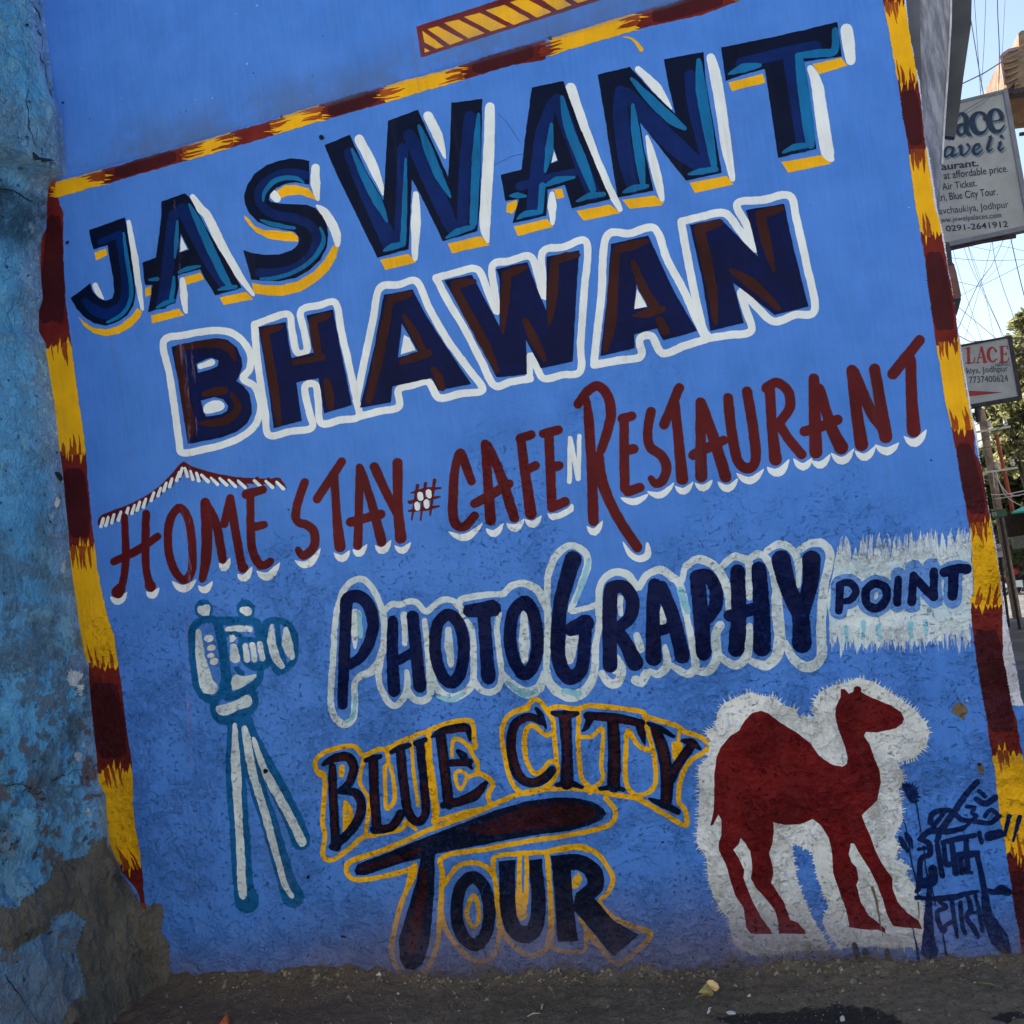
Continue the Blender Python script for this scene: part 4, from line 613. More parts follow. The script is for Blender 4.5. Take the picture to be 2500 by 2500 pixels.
# --- BLUE CITY TOUR
g1, g2, g3 = (1, 4), (2, 4), (3, 4)
BC = [('B', S(p1, [(1205, 1440), (1210, 1700), (1230, 2050), (1240, 2190)], [80, 84, 90, 96])+S(p1, [(1120, 1412), (1240, 1350), (1350, 1345), (1405, 1430), (1370, 1580), (1270, 1670)], [40, 86, 90, 88, 80, 60])+S(p1, [(1280, 1672), (1420, 1680), (1480, 1800), (1440, 1950), (1340, 2080), (1210, 2190)], [60, 90, 90, 90, 84, 80]),
  S(p1, [(1205, 1440), (1210, 1700), (1230, 2050)], 40)+S(p1, [(1180, 1385), (1300, 1345), (1370, 1370), (1400, 1450), (1350, 1580)], [30, 60, 50, 50, 30])+S(p1, [(1400, 1690), (1470, 1800), (1420, 1950)], [30, 40, 30])),
 ('L', S(p1, [(1520, 1378), (1600, 1350), (1655, 1340)], [44, 60, 50])+S(p1, [(1590, 1380), (1600, 1700), (1625, 2000)], [96, 92, 96])+S(p1, [(1600, 2030), (1760, 2005), (1850, 1880)], [84, 84, 90]), S(p1, [(1595, 1390), (1600, 1700), (1625, 1990), (1780, 1985), (1850, 1900)], [44, 50, 40, 40, 30])),
 ('U', S(p2, [(-85, 1300), (-55, 1600), (-15, 1850), (70, 1955), (150, 1880), (135, 1600), (100, 1230)], [92, 90, 90, 84, 80, 84, 86])+S(p2, [(-175, 1300), (-90, 1260), (0, 1235)], [40, 66, 46])+S(p2, [(60, 1215), (150, 1180)], [56, 50]), S(p2, [(-80, 1300), (-50, 1600), (-10, 1850), (70, 1940), (150, 1850), (135, 1600)], 40)),
 ('E', S(p2, [(295, 1150), (325, 1400), (370, 1790)], [96, 100, 104])+S(p2, [(215, 1152), (300, 1100), (420, 1075), (540, 1070), (570, 1190)], [30, 70, 76, 76, 24])+S(p2, [(370, 1402), (560, 1395)], [70, 76])+S(p2, [(460, 1290), (510, 1340), (590, 1455)], [50, 76, 24])+S(p2, [(320, 1800), (480, 1760), (620, 1700), (720, 1590)], [70, 90, 104, 50]), S(p2, [(300, 1180), (330, 1450), (370, 1760)], 48)+S(p2, [(330, 1110), (530, 1085)], 40)+S(p2, [(400, 1400), (540, 1400)], 40)+S(p2, [(400, 1785), (620, 1700), (680, 1620)], 46)),
 ('C', S(p2, [(1195, 890), (1240, 950), (1290, 1075)], [40, 60, 20])+S(p2, [(1255, 1020), (1130, 965), (1010, 1020), (960, 1150), (970, 1350), (1030, 1520), (1150, 1590), (1270, 1545), (1345, 1470)], [60, 80, 84, 92, 96, 100, 90, 96, 84]), S(p2, [(1200, 985), (1090, 985), (990, 1080), (975, 1300), (1040, 1500), (1150, 1580), (1280, 1530)], [24, 44, 50, 50, 50, 44, 30])),
 ('I', S(p2, [(1350, 930), (1460, 945), (1580, 935)], [44, 76, 50])+S(p2, [(1465, 960), (1485, 1300), (1485, 1590)], [118, 104, 130])+S(p2, [(1385, 1608), (1500, 1590), (1625, 1628)], [40, 70, 40]), S(p2, [(1400, 945), (1465, 980), (1545, 945)], [20, 60, 20])+S(p2, [(1470, 980), (1485, 1300), (1490, 1600)], [50, 44, 60])),
 ('T', S(p2, [(1680, 955), (1932, 975), (2185, 1025)], [84, 92, 76])+S(p2, [(1700, 985), (1670, 1060), (1632, 1100)], [80, 60, 16])+S(p2, [(2165, 1030), (2190, 1120), (2218, 1220)], [70, 76, 18])+S(p2, [(1918, 990), (1932, 1300), (1925, 1620)], [112, 120, 124])+S(p2, [(1800, 1645), (1920, 1630), (2020, 1655)], [40, 60, 40]), S(p2, [(1700, 975), (1932, 985), (2160, 1030), (2195, 1130)], [40, 50, 44, 24])+S(p2, [(1925, 1000), (1935, 1300), (1930, 1600)], 54)),
 ('Y', S(p3, [(310, 1025), (430, 1080), (560, 1150)], [30, 70, 30])+S(p3, [(380, 1070), (450, 1250), (495, 1500), (490, 1760)], [80, 116, 124, 116])+S(p3, [(735, 1225), (610, 1400), (530, 1550)], [90, 92, 100])+S(p3, [(645, 1190), (730, 1210), (810, 1268)], [36, 86, 30])+S(p3, [(330, 1740), (460, 1790), (600, 1862)], [30, 76, 56]), S(p3, [(360, 1060), (450, 1250), (495, 1500), (490, 1760)], [24, 60, 60, 50])+S(p3, [(690, 1215), (760, 1240)], [40, 40])+S(p3, [(690, 1290), (560, 1480)], 34)),
 ('T', P(g2, [(-522, 480), (-490, 420), (-300, 350), (0, 230), (300, 110), (640, -20), (850, -100), (1100, -170), (1350, -205), (1550, -205), (1720, -170), (1830, -100), (1855, -50), (1820, 0), (1700, 60), (1500, 110), (1250, 140), (1000, 180), (700, 240), (400, 295), (240, 330), (232, 700), (205, 1000), (180, 1200), (120, 1370), (50, 1425), (-40, 1410), (-95, 1320), (-102, 1150), (-50, 960), (0, 800), (60, 600), (105, 370), (-100, 420), (-420, 530), (-500, 525)]),
  O(g2, [(560, 90), (750, 20), (1000, -80), (1300, -150), (1600, -140), (1770, -60), (1600, 40), (1200, 90), (900, 130), (740, 150)])+S(g2, [(130, 480), (120, 700), (60, 1000), (20, 1250)], [50, 90, 120, 90])+S(g2, [(-460, 470), (-200, 400), (100, 290)], [30, 50, 40])),
 ('O', S(g2, [(592, 545), (480, 650), (442, 880), (490, 1080), (610, 1185), (720, 1080), (752, 850), (705, 640)], 118, True), []),
 ('U', S(g2, [(920, 460), (930, 850), (990, 1035), (1085, 1085), (1180, 1030), (1218, 800), (1190, 460)], [150, 150, 150, 170, 150, 136, 128], cap=False)+P(g2, [(835, 400), (1000, 378), (1000, 480), (845, 480)])+P(g2, [(1128, 385), (1250, 370), (1255, 480), (1130, 480)]), []),
 ('R', S(g2, [(1430, 420), (1455, 750), (1485, 1080)], [176, 170, 190], cap=False)+P(g2, [(1330, 345), (1560, 325), (1560, 480), (1345, 480)])+P(g2, [(1390, 1060), (1580, 1060), (1590, 1150), (1400, 1155)])+S(g2, [(1450, 400), (1600, 405), (1735, 500), (1745, 640), (1620, 740), (1560, 745)], [140, 150, 160, 160, 130, 110], cap=False)+P(g2, [(1560, 720), (1740, 740), (1932, 960), (2162, 1090), (1932, 1290), (1870, 1240), (1690, 1010), (1540, 850)]), [])]
YO = (S(p1, [(1100, 1520), (1050, 1465), (1050, 1375), (1150, 1290), (1350, 1240), (1440, 1265), (1495, 1330), (1620, 1280), (1720, 1265), (1830, 1210), (1932, 1165), (2092, 1105), (2200, 1060), (2350, 1015), (2500, 1000), (2530, 1060), (2545, 1180), (2560, 1255), (2500, 1265), (2570, 1400), (2575, 1490), (2640, 1520), (2720, 1600), (2670, 1700), (2675, 1810), (2450, 1870), (2180, 1950)], 46)
 +S(p1, [(1060, 1480), (1130, 1530), (1125, 1750), (1112, 1950), (1135, 2100), (1112, 2250), (1150, 2310), (1240, 2300), (1400, 2180), (1500, 2100), (1700, 2060), (1860, 2020), (1890, 1960)], 46)+S(p1, [(1515, 2070), (1540, 1900), (1545, 1740), (1465, 1590), (1480, 1450), (1500, 1330)], 38)
 +S(p1, [(1715, 1270), (1730, 1400), (1700, 1440), (1705, 1650), (1715, 1830), (1790, 1750), (1785, 1600), (1755, 1430)], 40)+S(p2, [(185, 1130), (175, 1350), (215, 1600), (245, 1850), (235, 1960)], [50, 84, 76, 70, 60])+S(p2, [(20, 1200), (40, 1500), (82, 1800)], 34)
 +S(p2, [(400, 1340), (410, 1190), (480, 1185), (560, 1245), (620, 1250)], [26, 44, 40, 44, 44])+S(p2, [(435, 1500), (490, 1480), (540, 1530), (480, 1650), (440, 1580)], 36, True)+S(p2, [(540, 1540), (640, 1505), (720, 1520)], 40)+S(p1, [(1295, 1440), (1290, 1510)], [50, 56])+S(p1, [(1325, 1770), (1380, 1870), (1325, 2050)], [40, 50, 40])+S(p1, [(1325, 1770), (1325, 2050)], 40)
 +S(p2, [(1110, 880), (970, 930), (890, 1020), (870, 1150), (900, 1350), (950, 1550), (1050, 1680), (1200, 1665), (1330, 1590), (1400, 1480), (1380, 1400), (1320, 1390), (1250, 1470), (1180, 1500), (1110, 1400), (1082, 1200), (1120, 1060), (1190, 1065), (1290, 1140), (1350, 1120)], [60, 50, 48, 46, 46, 46, 50, 46, 46, 46, 46, 46, 46, 46, 46, 50, 50, 46, 46, 46])+S(p2, [(1110, 870), (1170, 805), (1225, 815), (1290, 900), (1350, 1000), (1370, 1200), (1390, 1400)], 46)
 +S(p2, [(1300, 900), (1400, 870), (1580, 892), (1700, 860), (1932, 880), (2190, 918), (2235, 965), (2500, 1045), (2600, 1110), (2750, 1160), (2820, 1230), (2780, 1300), (2650, 1380), (2560, 1550), (2540, 1760), (2600, 1850), (2600, 1990), (2400, 1880), (2150, 1740), (1932, 1700), (1650, 1650), (1350, 1645), (1050, 1690), (740, 1815)], 48)
 +S(p2, [(1600, 900), (1592, 1200), (1620, 1530), (1690, 1620), (1700, 1680)], 46)+S(p2, [(1600, 1155), (1720, 1150), (1822, 1080), (1810, 1400), (1820, 1560), (1720, 1640)], 42)+S(p3, [(280, 960), (330, 1150), (370, 1300), (392, 1500), (370, 1630), (280, 1700), (180, 1690), (108, 1570), (108, 1250), (130, 1100), (230, 1240), (330, 1280)], [40, 50, 46, 46, 46, 46, 40, 46, 46, 56, 46, 56])
 +P(p3, [(540, 1205), (585, 1190), (645, 1215), (650, 1260), (570, 1395), (545, 1340)])+S(p3, [(612, 1110), (600, 1210)], 34)
 +S(g2, [(160, 110), (-100, 230), (-300, 310), (-540, 390), (-600, 460), (-560, 550), (-450, 572), (-200, 530), (20, 465), (50, 430)], 50)+S(g2, [(160, 110), (350, 40), (600, -50), (740, -110)], 44)+S(g2, [(60, 95), (0, 50), (-30, 20)], 40)
 +S(g2, [(1850, -200), (1935, -90), (1920, 20), (1800, 85), (1500, 150), (1100, 210), (700, 285), (320, 355), (310, 550), (285, 900), (265, 1150), (200, 1350), (130, 1460), (30, 1500), (-60, 1480), (-130, 1380), (-165, 1250), (-155, 1100), (-95, 850), (-20, 640), (20, 470)], 48)
 +S(g2, [(320, 620), (450, 450), (600, 410), (720, 450), (800, 560), (830, 800), (850, 1000), (830, 1180), (780, 1300), (650, 1345), (540, 1290), (400, 1130), (310, 950), (300, 700)], 48)+S(g2, [(600, 720), (540, 860), (560, 960), (600, 1025), (650, 950), (645, 800)], 44, True)
 +S(g2, [(800, 560), (790, 380), (880, 335), (1050, 322), (1300, 310)], 48)+S(g2, [(1040, 340), (1035, 560), (1030, 750)], [44, 44, 70])+S(g2, [(1105, 350), (1105, 600), (1095, 780)], [40, 40, 56])+S(g2, [(1050, 750), (1050, 900)], [110, 116])+S(g2, [(845, 1000), (920, 1130), (1050, 1250), (1150, 1285), (1270, 1240), (1330, 1100), (1335, 900), (1320, 600), (1295, 330)], [60, 46, 46, 50, 60, 70, 60, 46, 46])
 +S(g2, [(1290, 310), (1450, 275), (1600, 262), (1750, 310), (1850, 420), (1920, 560), (1880, 680), (1795, 785), (1870, 880), (1960, 950), (2130, 1020), (2275, 1085), (2160, 1230), (1965, 1370), (1850, 1270), (1720, 1110), (1600, 930)], [50, 60, 60, 50, 46, 46, 46, 46, 46, 46, 50, 60, 50, 46, 50, 60, 30])+S(g2, [(1335, 1100), (1350, 1210), (1500, 1250), (1655, 1230), (1665, 1050)], [60, 50, 46, 46, 46])
 +P(g2, [(1540, 555), (1590, 500), (1635, 560), (1590, 650), (1525, 665)])+O(g2, [(0, 460), (60, 430), (78, 490), (20, 640), (-40, 720), (-20, 600)]))
flat('lettering_outline', [('yellow', YO, 1)], wall, 'yellow outline painted round BLUE CITY TOUR', jit=1.2)
for ch, body, br in BC:
    flat('letter', [('navy', body, 3), ('brown2', br, 4)], wall, 'dark blue letter %s%s in a yellow outline' % (ch, ' with dull red centre' if br else ''), jit=1.0)

# --- camel
def sh(pts, dx, dy): return [(x+dx, y+dy) for x, y in pts]
body = [(1380, 910), (1300, 930), (1230, 1000), (1180, 1090), (1080, 1160), (1000, 1260), (960, 1360), (945, 1500), (940, 1700), (935, 1850), (918, 1930), (903, 1993), (925, 1985), (955, 1940), (985, 1885), (1008, 1932)]
body += sh([(1010, 0), (1010, 148), (985, 218), (985, 298), (1050, 418), (1090, 568), (1140, 718), (1215, 828), (1235, 948), (1242, 1018), (1285, 1078), (1485, 1083), (1470, 1038), (1380, 918), (1300, 768), (1215, 548), (1225, 478), (1170, 358), (1120, 288), (1172, 238), (1190, 178), (1230, 218), (1280, 298), (1300, 398), (1300, 468), (1285, 558), (1330, 638), (1430, 748), (1520, 868), (1545, 968), (1548, 1078), (1805, 1083), (1795, 1050), (1740, 985), (1660, 948), (1600, 788), (1480, 598), (1500, 508), (1490, 438), (1460, 318), (1490, 218), (1505, 118), (1495, 28), (1600, 53), (1750, 48), (1870, 0)], 0, 1932)
body += sh([(20, 60), (90, 180), (120, 300), (130, 500), (180, 650), (250, 850), (285, 1000), (280, 1018), (450, 1042), (560, 1042), (628, 1078), (620, 1030), (560, 980), (460, 900), (390, 780), (350, 620), (372, 560), (350, 450), (300, 400), (280, 330), (298, 230), (325, 230), (400, 350), (480, 480), (550, 620), (600, 750), (640, 900), (700, 1010), (970, 1035), (940, 960), (830, 880), (740, 780), (690, 650), (690, 560), (600, 430), (530, 300), (480, 150), (410, 0)], 1932, 1932)
body += sh([(400, 1890), (480, 1820), (550, 1750), (582, 1600), (570, 1480), (520, 1350), (470, 1220), (425, 1140), (440, 1110), (540, 1115), (720, 1075), (785, 1030), (802, 985), (770, 920), (680, 860), (560, 810), (440, 760), (400, 730), (390, 690), (358, 672), (330, 690), (320, 728), (280, 745), (240, 702), (203, 700), (200, 780), (160, 870), (150, 950), (180, 1080), (240, 1240), (272, 1360), (262, 1405), (215, 1437), (130, 1420), (50, 1375), (0, 1330)], 1932, 0)
body += [(1850, 1215), (1700, 1100), (1550, 1010), (1450, 930)]
halo = [(1290, 735), (1180, 770), (1030, 840), (970, 930), (955, 1050), (860, 1110), (905, 1200), (880, 1350), (790, 1450), (805, 1650), (790, 1932), (775, 2150), (870, 2300), (885, 2490), (925, 2640), (1000, 2780), (1080, 2870), (1110, 3080), (1180, 3170), (1400, 3230), (1650, 3180), (1932, 3170), (2132, 3150), (2412, 3130), (2632, 3150), (2900, 3130), (2920, 3000), (2915, 2750), (2820, 2550), (2740, 2440), (2790, 2380), (2640, 2310), (2690, 2190), (2640, 2090), (2720, 1950), (2712, 1800), (2680, 1640), (2735, 1600), (2715, 1500), (2670, 1400), (2770, 1370), (2840, 1350), (2940, 1240), (2972, 1115), (2942, 1030), (2832, 900), (2702, 800), (2532, 690), (2432, 632), (2290, 597), (2220, 640), (2060, 670), (1932, 740), (1880, 830), (1885, 960), (1750, 975), (1700, 885), (1600, 860), (1500, 775), (1400, 770)]
hole = [(1680, 2165), (1770, 2200), (1860, 2240), (1890, 2390), (1940, 2560), (2020, 2740), (1960, 2900), (2010, 3020), (2110, 3130), (2040, 3165), (1950, 2990), (1900, 2910), (1840, 2800), (1730, 2530), (1695, 2340)]
ht = []; rnd = random.Random(21); HL = dens(gl(p3, halo), 5); HC = g(p3, 1850, 1900)
for i in range(len(HL)):
    p_ = HL[i]; a_, b_ = HL[i-3], HL[(i+3) % len(HL)]; dx, dy = b_[0]-a_[0], b_[1]-a_[1]; l_ = math.hypot(dx, dy) or 1; nx_, ny_ = dy/l_, -dx/l_
    if nx_*(p_[0]-HC[0])+ny_*(p_[1]-HC[1]) < 0: nx_, ny_ = -nx_, -ny_
    if rnd.random() < .78:
        L_ = rnd.uniform(14, 52)/K; sk = rnd.uniform(-.25, .55); q0 = (p_[0]-nx_*9, p_[1]-ny_*9); q1 = (p_[0]+(nx_+sk*dx/l_)*L_, p_[1]+(ny_+sk*dy/l_)*L_); w_ = rnd.uniform(8, 20)
        ht += S((0, 0), [(q0[0]*K, q0[1]*K), ((q0[0]*.45+q1[0]*.55)*K, (q0[1]*.45+q1[1]*.55)*K), (q1[0]*K, q1[1]*K)], [w_, w_*.75, 2.5], cap=False)
flat('camel_picture', [('halo', P(p3, halo)+ht+fringe([('h', dens(gl(p3, hole)))], -44, 3.4, 9), 1), ('camel', P(p3, body), 2)], wall, 'dark red camel silhouette in a ragged white halo', jit=.9)

# --- scribbled Hindi graffiti and drips at the foot of the alley corner
q4 = (4, 4)
GR = [S(q4, [(1490, -350), (1380, -230), (1280, -80), (1150, 100), (1110, 200)], [56, 62, 60, 66, 50]), S(q4, [(1045, 30), (1075, -60), (1230, -85), (1340, 0), (1480, 20), (1620, 30), (1700, -30)], [56, 52, 46, 52, 44, 46, 46]), S(q4, [(1180, -70), (1080, 60)], [40, 50]),
 S(q4, [(1390, -120), (1465, -115), (1440, -60), (1490, -30), (1430, 10)], 40)+S(q4, [(1560, -30), (1620, -90), (1680, -40), (1640, 20)], 44), S(q4, [(1480, -190), (1570, -150), (1655, -205)], [46, 66, 60])+S(q4, [(1510, -265), (1560, -220)], 46), S(q4, [(960, 175), (1060, 105), (1200, 115), (1350, 85), (1430, 30)], [56, 62, 60, 50, 24]),
 S(q4, [(760, 170), (800, 240), (838, 310)], [36, 62, 20])+S(q4, [(815, 130), (850, 190), (880, 270)], [36, 66, 20]),
 S(q4, [(935, 190), (1030, 225), (1042, 330), (955, 380), (948, 600), (920, 680)], [36, 62, 58, 50, 58, 46])+S(q4, [(935, 280), (1000, 272)], 36)+S(q4, [(1070, 470), (1062, 590), (940, 620)], [88, 90, 60])+S(q4, [(960, 570), (1060, 560)], 40),
 S(q4, [(1112, 240), (1160, 530)], [44, 60]), S(q4, [(1165, 220), (1300, 185), (1465, 150)], [52, 56, 50])+S(q4, [(1175, 230), (1200, 430), (1262, 400)], [46, 48, 40])+S(q4, [(1250, 230), (1288, 510)], [50, 62]), S(q4, [(1385, 180), (1402, 490)], [50, 54])+S(q4, [(1310, 340), (1400, 335), (1490, 315)], [66, 76, 56])+S(q4, [(1330, 380), (1350, 500)], 56)+S(q4, [(1350, 500), (1440, 500)], 34),
 S(q4, [(1480, 310), (1530, 520), (1560, 700), (1590, 900), (1700, 1130), (1785, 1260)], [46, 56, 66, 100, 176, 60]), S(q4, [(1510, 130), (1530, 220)], [50, 40])+S(q4, [(1600, 160), (1700, 135)], [92, 86]), S(q4, [(1790, -30), (1750, 150)], [50, 30])+S(q4, [(1890, -20), (1830, 200)], [50, 26]),
 S(q4, [(1085, 750), (1250, 735), (1390, 700), (1490, 680)], [50, 62, 50, 30])+S(q4, [(915, 740), (1010, 745)], 42), S(q4, [(1042, 560), (1032, 850), (1030, 1100), (1040, 1240)], [36, 72, 110, 170]),
 S(q4, [(1140, 780), (1195, 830), (1115, 870), (1120, 960), (1180, 1060), (1192, 1000), (1260, 960)], [40, 46, 46, 50, 50, 44, 40])+S(q4, [(1250, 760), (1280, 980), (1305, 1110)], [44, 50, 26])+S(q4, [(1330, 780), (1350, 1000), (1375, 1075)], [44, 46, 40])+S(q4, [(1400, 730), (1430, 850), (1390, 920), (1450, 1020), (1500, 1115)], [40, 50, 46, 56, 36])+S(q4, [(1400, 890), (1500, 870)], 30)+S(q4, [(1470, 710), (1510, 880), (1540, 1050)], [36, 44, 44]),
 S(q4, [(1560, 665), (1650, 685), (1720, 660), (1785, 690)], [40, 60, 96, 70])]
for s_ in GR: flat('graffiti_stroke', [('graf', s_, 5)], wall, jit=1.3)
DR = sum([S(q4, p_, w_) for p_, w_ in [([(790, 0), (830, 130), (870, 400), (925, 620), (930, 760)], [10, 12, 14, 18, 10]), ([(910, -180), (940, 0), (965, 160)], [10, 14, 10]), ([(985, 250), (1010, 500), (1060, 640), (1095, 800)], [12, 14, 14, 10]), ([(880, 1020), (910, 1160), (940, 1350)], [8, 14, 30]), ([(1165, 1090), (1195, 1250), (1232, 1400)], [14, 24, 30]), ([(1010, 1240), (1035, 1390)], [20, 26])]], [])+fringe(O(p4, [(775, 1605), (850, 1600), (915, 1640), (935, 1740), (900, 1785), (845, 1755), (815, 1690)]), 34, 3, 5)
flat('paint_drips', [('graf', DR, 6)], wall, 'thin navy paint runs', jit=1.0)
flat('paint_drips', [('stain', S(q4, [(330, 1180), (370, 1330), (400, 1440)], [44, 62, 44])+S(q4, [(425, 1230), (455, 1340), (485, 1440)], [40, 58, 40])+S(q4, [(640, 1230), (650, 1330), (655, 1400)], [40, 60, 46]), 6)], wall, 'blackish runs under the camel')
flat('rust_run', [('chip', S(q4, [(500, 640), (540, 780), (570, 960), (600, 1100)], [30, 22, 12, 8])+S(q4, [(935, 780), (940, 930)], [14, 8]), 6)], wall)

# --- holes, chips and pink run
M['pink'] = NT('pink_run'); _s = M['pink']
_n = _s.noise(60, 4, .7, stretch=(1, 1, .2)); _s.put(_s.b.inputs['Base Color'], (.42, .26, .46)); _s.put(_s.b.inputs['Alpha'], _s.rng(_n, .42, .75, .0, .42)); M['pink'] = _s.m
flat('pink_run', [('pink', S((0, 1), [(1635, -380), (1650, 0), (1690, 400), (1700, 900), (1710, 1100), (1740, 1500), (1780, 1932), (1790, 2500), (1790, 3000)], [14, 16, 20, 30, 60, 56, 30, 20, 10])+S((0, 1), [(1810, 1300), (1830, 1600), (1850, 1932), (1860, 2200)], [8, 30, 20, 10])+S((0, 3), [(1770, 0), (1775, 700), (1800, 1200), (1815, 1480)], [10, 36, 26, 10])+S((0, 2), [(1720, 930), (1760, 1150), (1800, 1400), (1770, 1740)], [20, 34, 34, 30]), 7)], wall, 'faint pink run of paint dribbled down the left side')
HOLES = [((1, 0), 1105, 1300, 44), ((1, 0), 728, 1100, 26), ((0, 1), 636, 356, 30), ((1, 0), 1120, 348, 12), ((1, 0), 465, 692, 16), ((0, 0), 598, 970, 20), ((1, 3), 575, 1475, 44), ((1, 4), 600, 600, 20), ((1, 4), 980, 545, 30), ((3, 4), 452, 215, 22), ((3, 4), 568, 685, 16), ((1, 2), 793, 943, 12), ((4, 2), 1058, 478, 16), ((2, 0), 1330, 362, 34), ((3, 4), 1010, 1225, 22), ((1, 4), 1310, 1105, 30), ((1, 3), 1570, 1018, 12), ((4, 3), 1510, 1410, 26)]
hs = []
for i, (t, x, y, r) in enumerate(HOLES):
    rn = random.Random(i); hs += fringe(O(t, [(x+r*.62*cos(k*pi/4)*rn.uniform(.5, 1.2), y+r*.62*sin(k*pi/4)*rn.uniform(.5, 1.2)) for k in range(8)]), 8, 2, i)
flat('nail_holes', [('pinch', hs, 7)], wall, 'small dark holes in the plaster')
cs2 = O(p4, [(1260, 870), (1310, 830), (1380, 850), (1405, 910), (1370, 960), (1380, 1000), (1290, 950), (1255, 920)])+O(p4, [(1490, 1400), (1530, 1410), (1555, 1480), (1545, 1520), (1500, 1470)])+O(p4, [(1430, 980), (1460, 1000), (1470, 1030)])+O(q4, [(1570, 930), (1610, 925), (1625, 955), (1590, 970)])
flat('plaster_chips', [('chip', cs2, 4)], wall, 'brown chips where the paint has come away', jit=2)
CK = S((2, 0), [(830, 1070), (920, 1160), (1040, 1340)], 2.5)+S((2, 0), [(800, 1560), (950, 1480), (1080, 1450)], 2.5)
flat('crack', [('pinch', CK, 3)], wall)
# ------------------------------------------------------------------ rough cyan wall running towards the viewer at the left
CORN = [(96, 0), (110, 104), (124, 233), (140, 272), (150, 370), (155, 430), (117, 447), (114, 520), (100, 588), (97, 650), (104, 730), (94, 760), (94, 810), (112, 840), (111, 855), (124, 927), (134, 1000), (145, 1098), (155, 1180), (165, 1285), (170, 1350), (179, 1427), (186, 1466), (190, 1500), (204, 1590), (215, 1624), (220, 1707), (233, 1823), (241, 1914), (256, 1940), (259, 2000), (265, 2060), (288, 2112), (305, 2180), (335, 2300), (365, 2410)]
kt = sorted([(on_wall(x+1, y).z, on_wall(x+1, y).x) for x, y in CORN])
DIR = Vector((-.09, -1, 0)).normalized(); NRM = Vector((1, -.09, 0)).normalized()
def kx(z): return lerp_tab(kt, z) if z > .02 else lerp_tab(kt, .02)
def side_disp(u, z):
    n1 = noise.fractal(Vector((u*3.1, z*3.1, 2)), .8, 2.1, 4)*.012; n2 = noise.fractal(Vector((u*14, z*14, 5)), .7, 2.1, 3)*.004
    led = .022*max(0, min(1, (z-(3.33+.03*noise.noise(Vector((u*4, 0, 0)))))/.03))
    j = 0
    for zj in (1.36, .92): j -= .010*math.exp(-((z-zj-.02*noise.noise(Vector((u*5, zj, 0))))/.010)**2)
    patch = .020*(1 if noise.noise(Vector((u*2.6, z*2.2, 9)))+.3*noise.noise(Vector((u*13, z*13, 1))) > .06 and z < 1.5 else 0)
    return (n1+n2+led+j+patch)*min(1, u/.05+.12)
def side_pt(u, z, off=0.0): return Vector((kx(z), 0, z))+DIR*u+NRM*(side_disp(max(u, 0), z)+off)
us = [-.03+.016*i for i in range(0, 62)]; zs = [-.12+.0165*i for i in range(0, 290)]
V = [side_pt(u, z) for z in zs for u in us]; nu = len(us)
Fq = [(i*nu+j, (i+1)*nu+j, (i+1)*nu+j+1, i*nu+j+1) for i in range(len(zs)-1) for j in range(nu-1)]
b = len(V); V += [v+Vector((-.55, 0, 0)) for v in (side_pt(us[0], zs[0]), side_pt(us[-1], zs[0]), side_pt(us[-1], zs[-1]), side_pt(us[0], zs[-1]))]
c0, c1, c2, c3 = 0, nu-1, len(zs)*nu-1, (len(zs)-1)*nu
Fq += [(c1, c2, b+2, b+1), (c3, b+3, b+2, c2), (b, b+1, b+2, b+3)]
s = NT('cyan_wall_paint'); x, y, z = s.xyz()
n1 = s.noise(2.2, 5, .6); n2 = s.noise(9, 6, .65); n3 = s.noise(30, 5, .6); n4 = s.noise(4, 5, .6, stretch=(1, 1, .4))
c = s.mix(s.rng(n1, .35, .65), (.095, .37, .66), (.145, .46, .76))
c = s.mix(s.math('MULTIPLY', s.rng(n4, .48, .66), .6), c, (.10, .22, .31))
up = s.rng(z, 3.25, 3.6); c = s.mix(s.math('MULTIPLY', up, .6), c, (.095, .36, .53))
lav = s.rng(s.math('ADD', y, s.math('MULTIPLY', s.math('SUBTRACT', n2, .5), .16)), -.14, -.03)
c = s.mix(s.math('MULTIPLY', lav, .7), c, (.22, .36, .64))
wh = s.math('MULTIPLY', s.rng(n3, .58, .66), s.rng(y, -.22, -.03)); c = s.mix(s.math('MULTIPLY', wh, .7), c, (.48, .6, .68))
low = s.rng(z, 1.9, .9)
br = s.math('MULTIPLY', s.rng(s.math('ADD', s.math('MULTIPLY', n2, .7), s.math('MULTIPLY', n3, .3)), .525, .56), low)
c = s.mix(s.math('MULTIPLY', br, .9), c, (.13, .085, .065))
fl = s.noise(5.5, 7, .72); c = s.mix(s.math('MULTIPLY', s.rng(fl, .56, .575), .55), c, (.20, .42, .56)); gr = s.math('MULTIPLY', s.rng(s.noise(3.3, 6, .7), .53, .57), s.rng(z, 2.6, 1.2)); c = s.mix(s.math('MULTIPLY', gr, .75), c, (.10, .17, .22))
ledge_shade = s.math('MULTIPLY', s.rng(z, 3.34, 3.28), s.rng(z, 3.02, 3.16)); c = s.mix(s.math('MULTIPLY', ledge_shade, s.rng(n2, .3, .6, .35, .9)), c, (.015, .055, .10))  # shade below the ledge painted in as a dark band
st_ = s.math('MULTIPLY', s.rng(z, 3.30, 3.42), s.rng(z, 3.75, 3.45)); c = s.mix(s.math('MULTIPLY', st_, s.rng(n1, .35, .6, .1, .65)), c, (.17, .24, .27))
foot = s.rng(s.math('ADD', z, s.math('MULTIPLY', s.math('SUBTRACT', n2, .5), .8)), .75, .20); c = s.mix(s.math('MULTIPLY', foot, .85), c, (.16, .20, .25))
pit = s.rng(s.noise(26, 4, .6), .34, .30); c = s.mix(s.math('MULTIPLY', pit, .8), c, (.02, .05, .08))
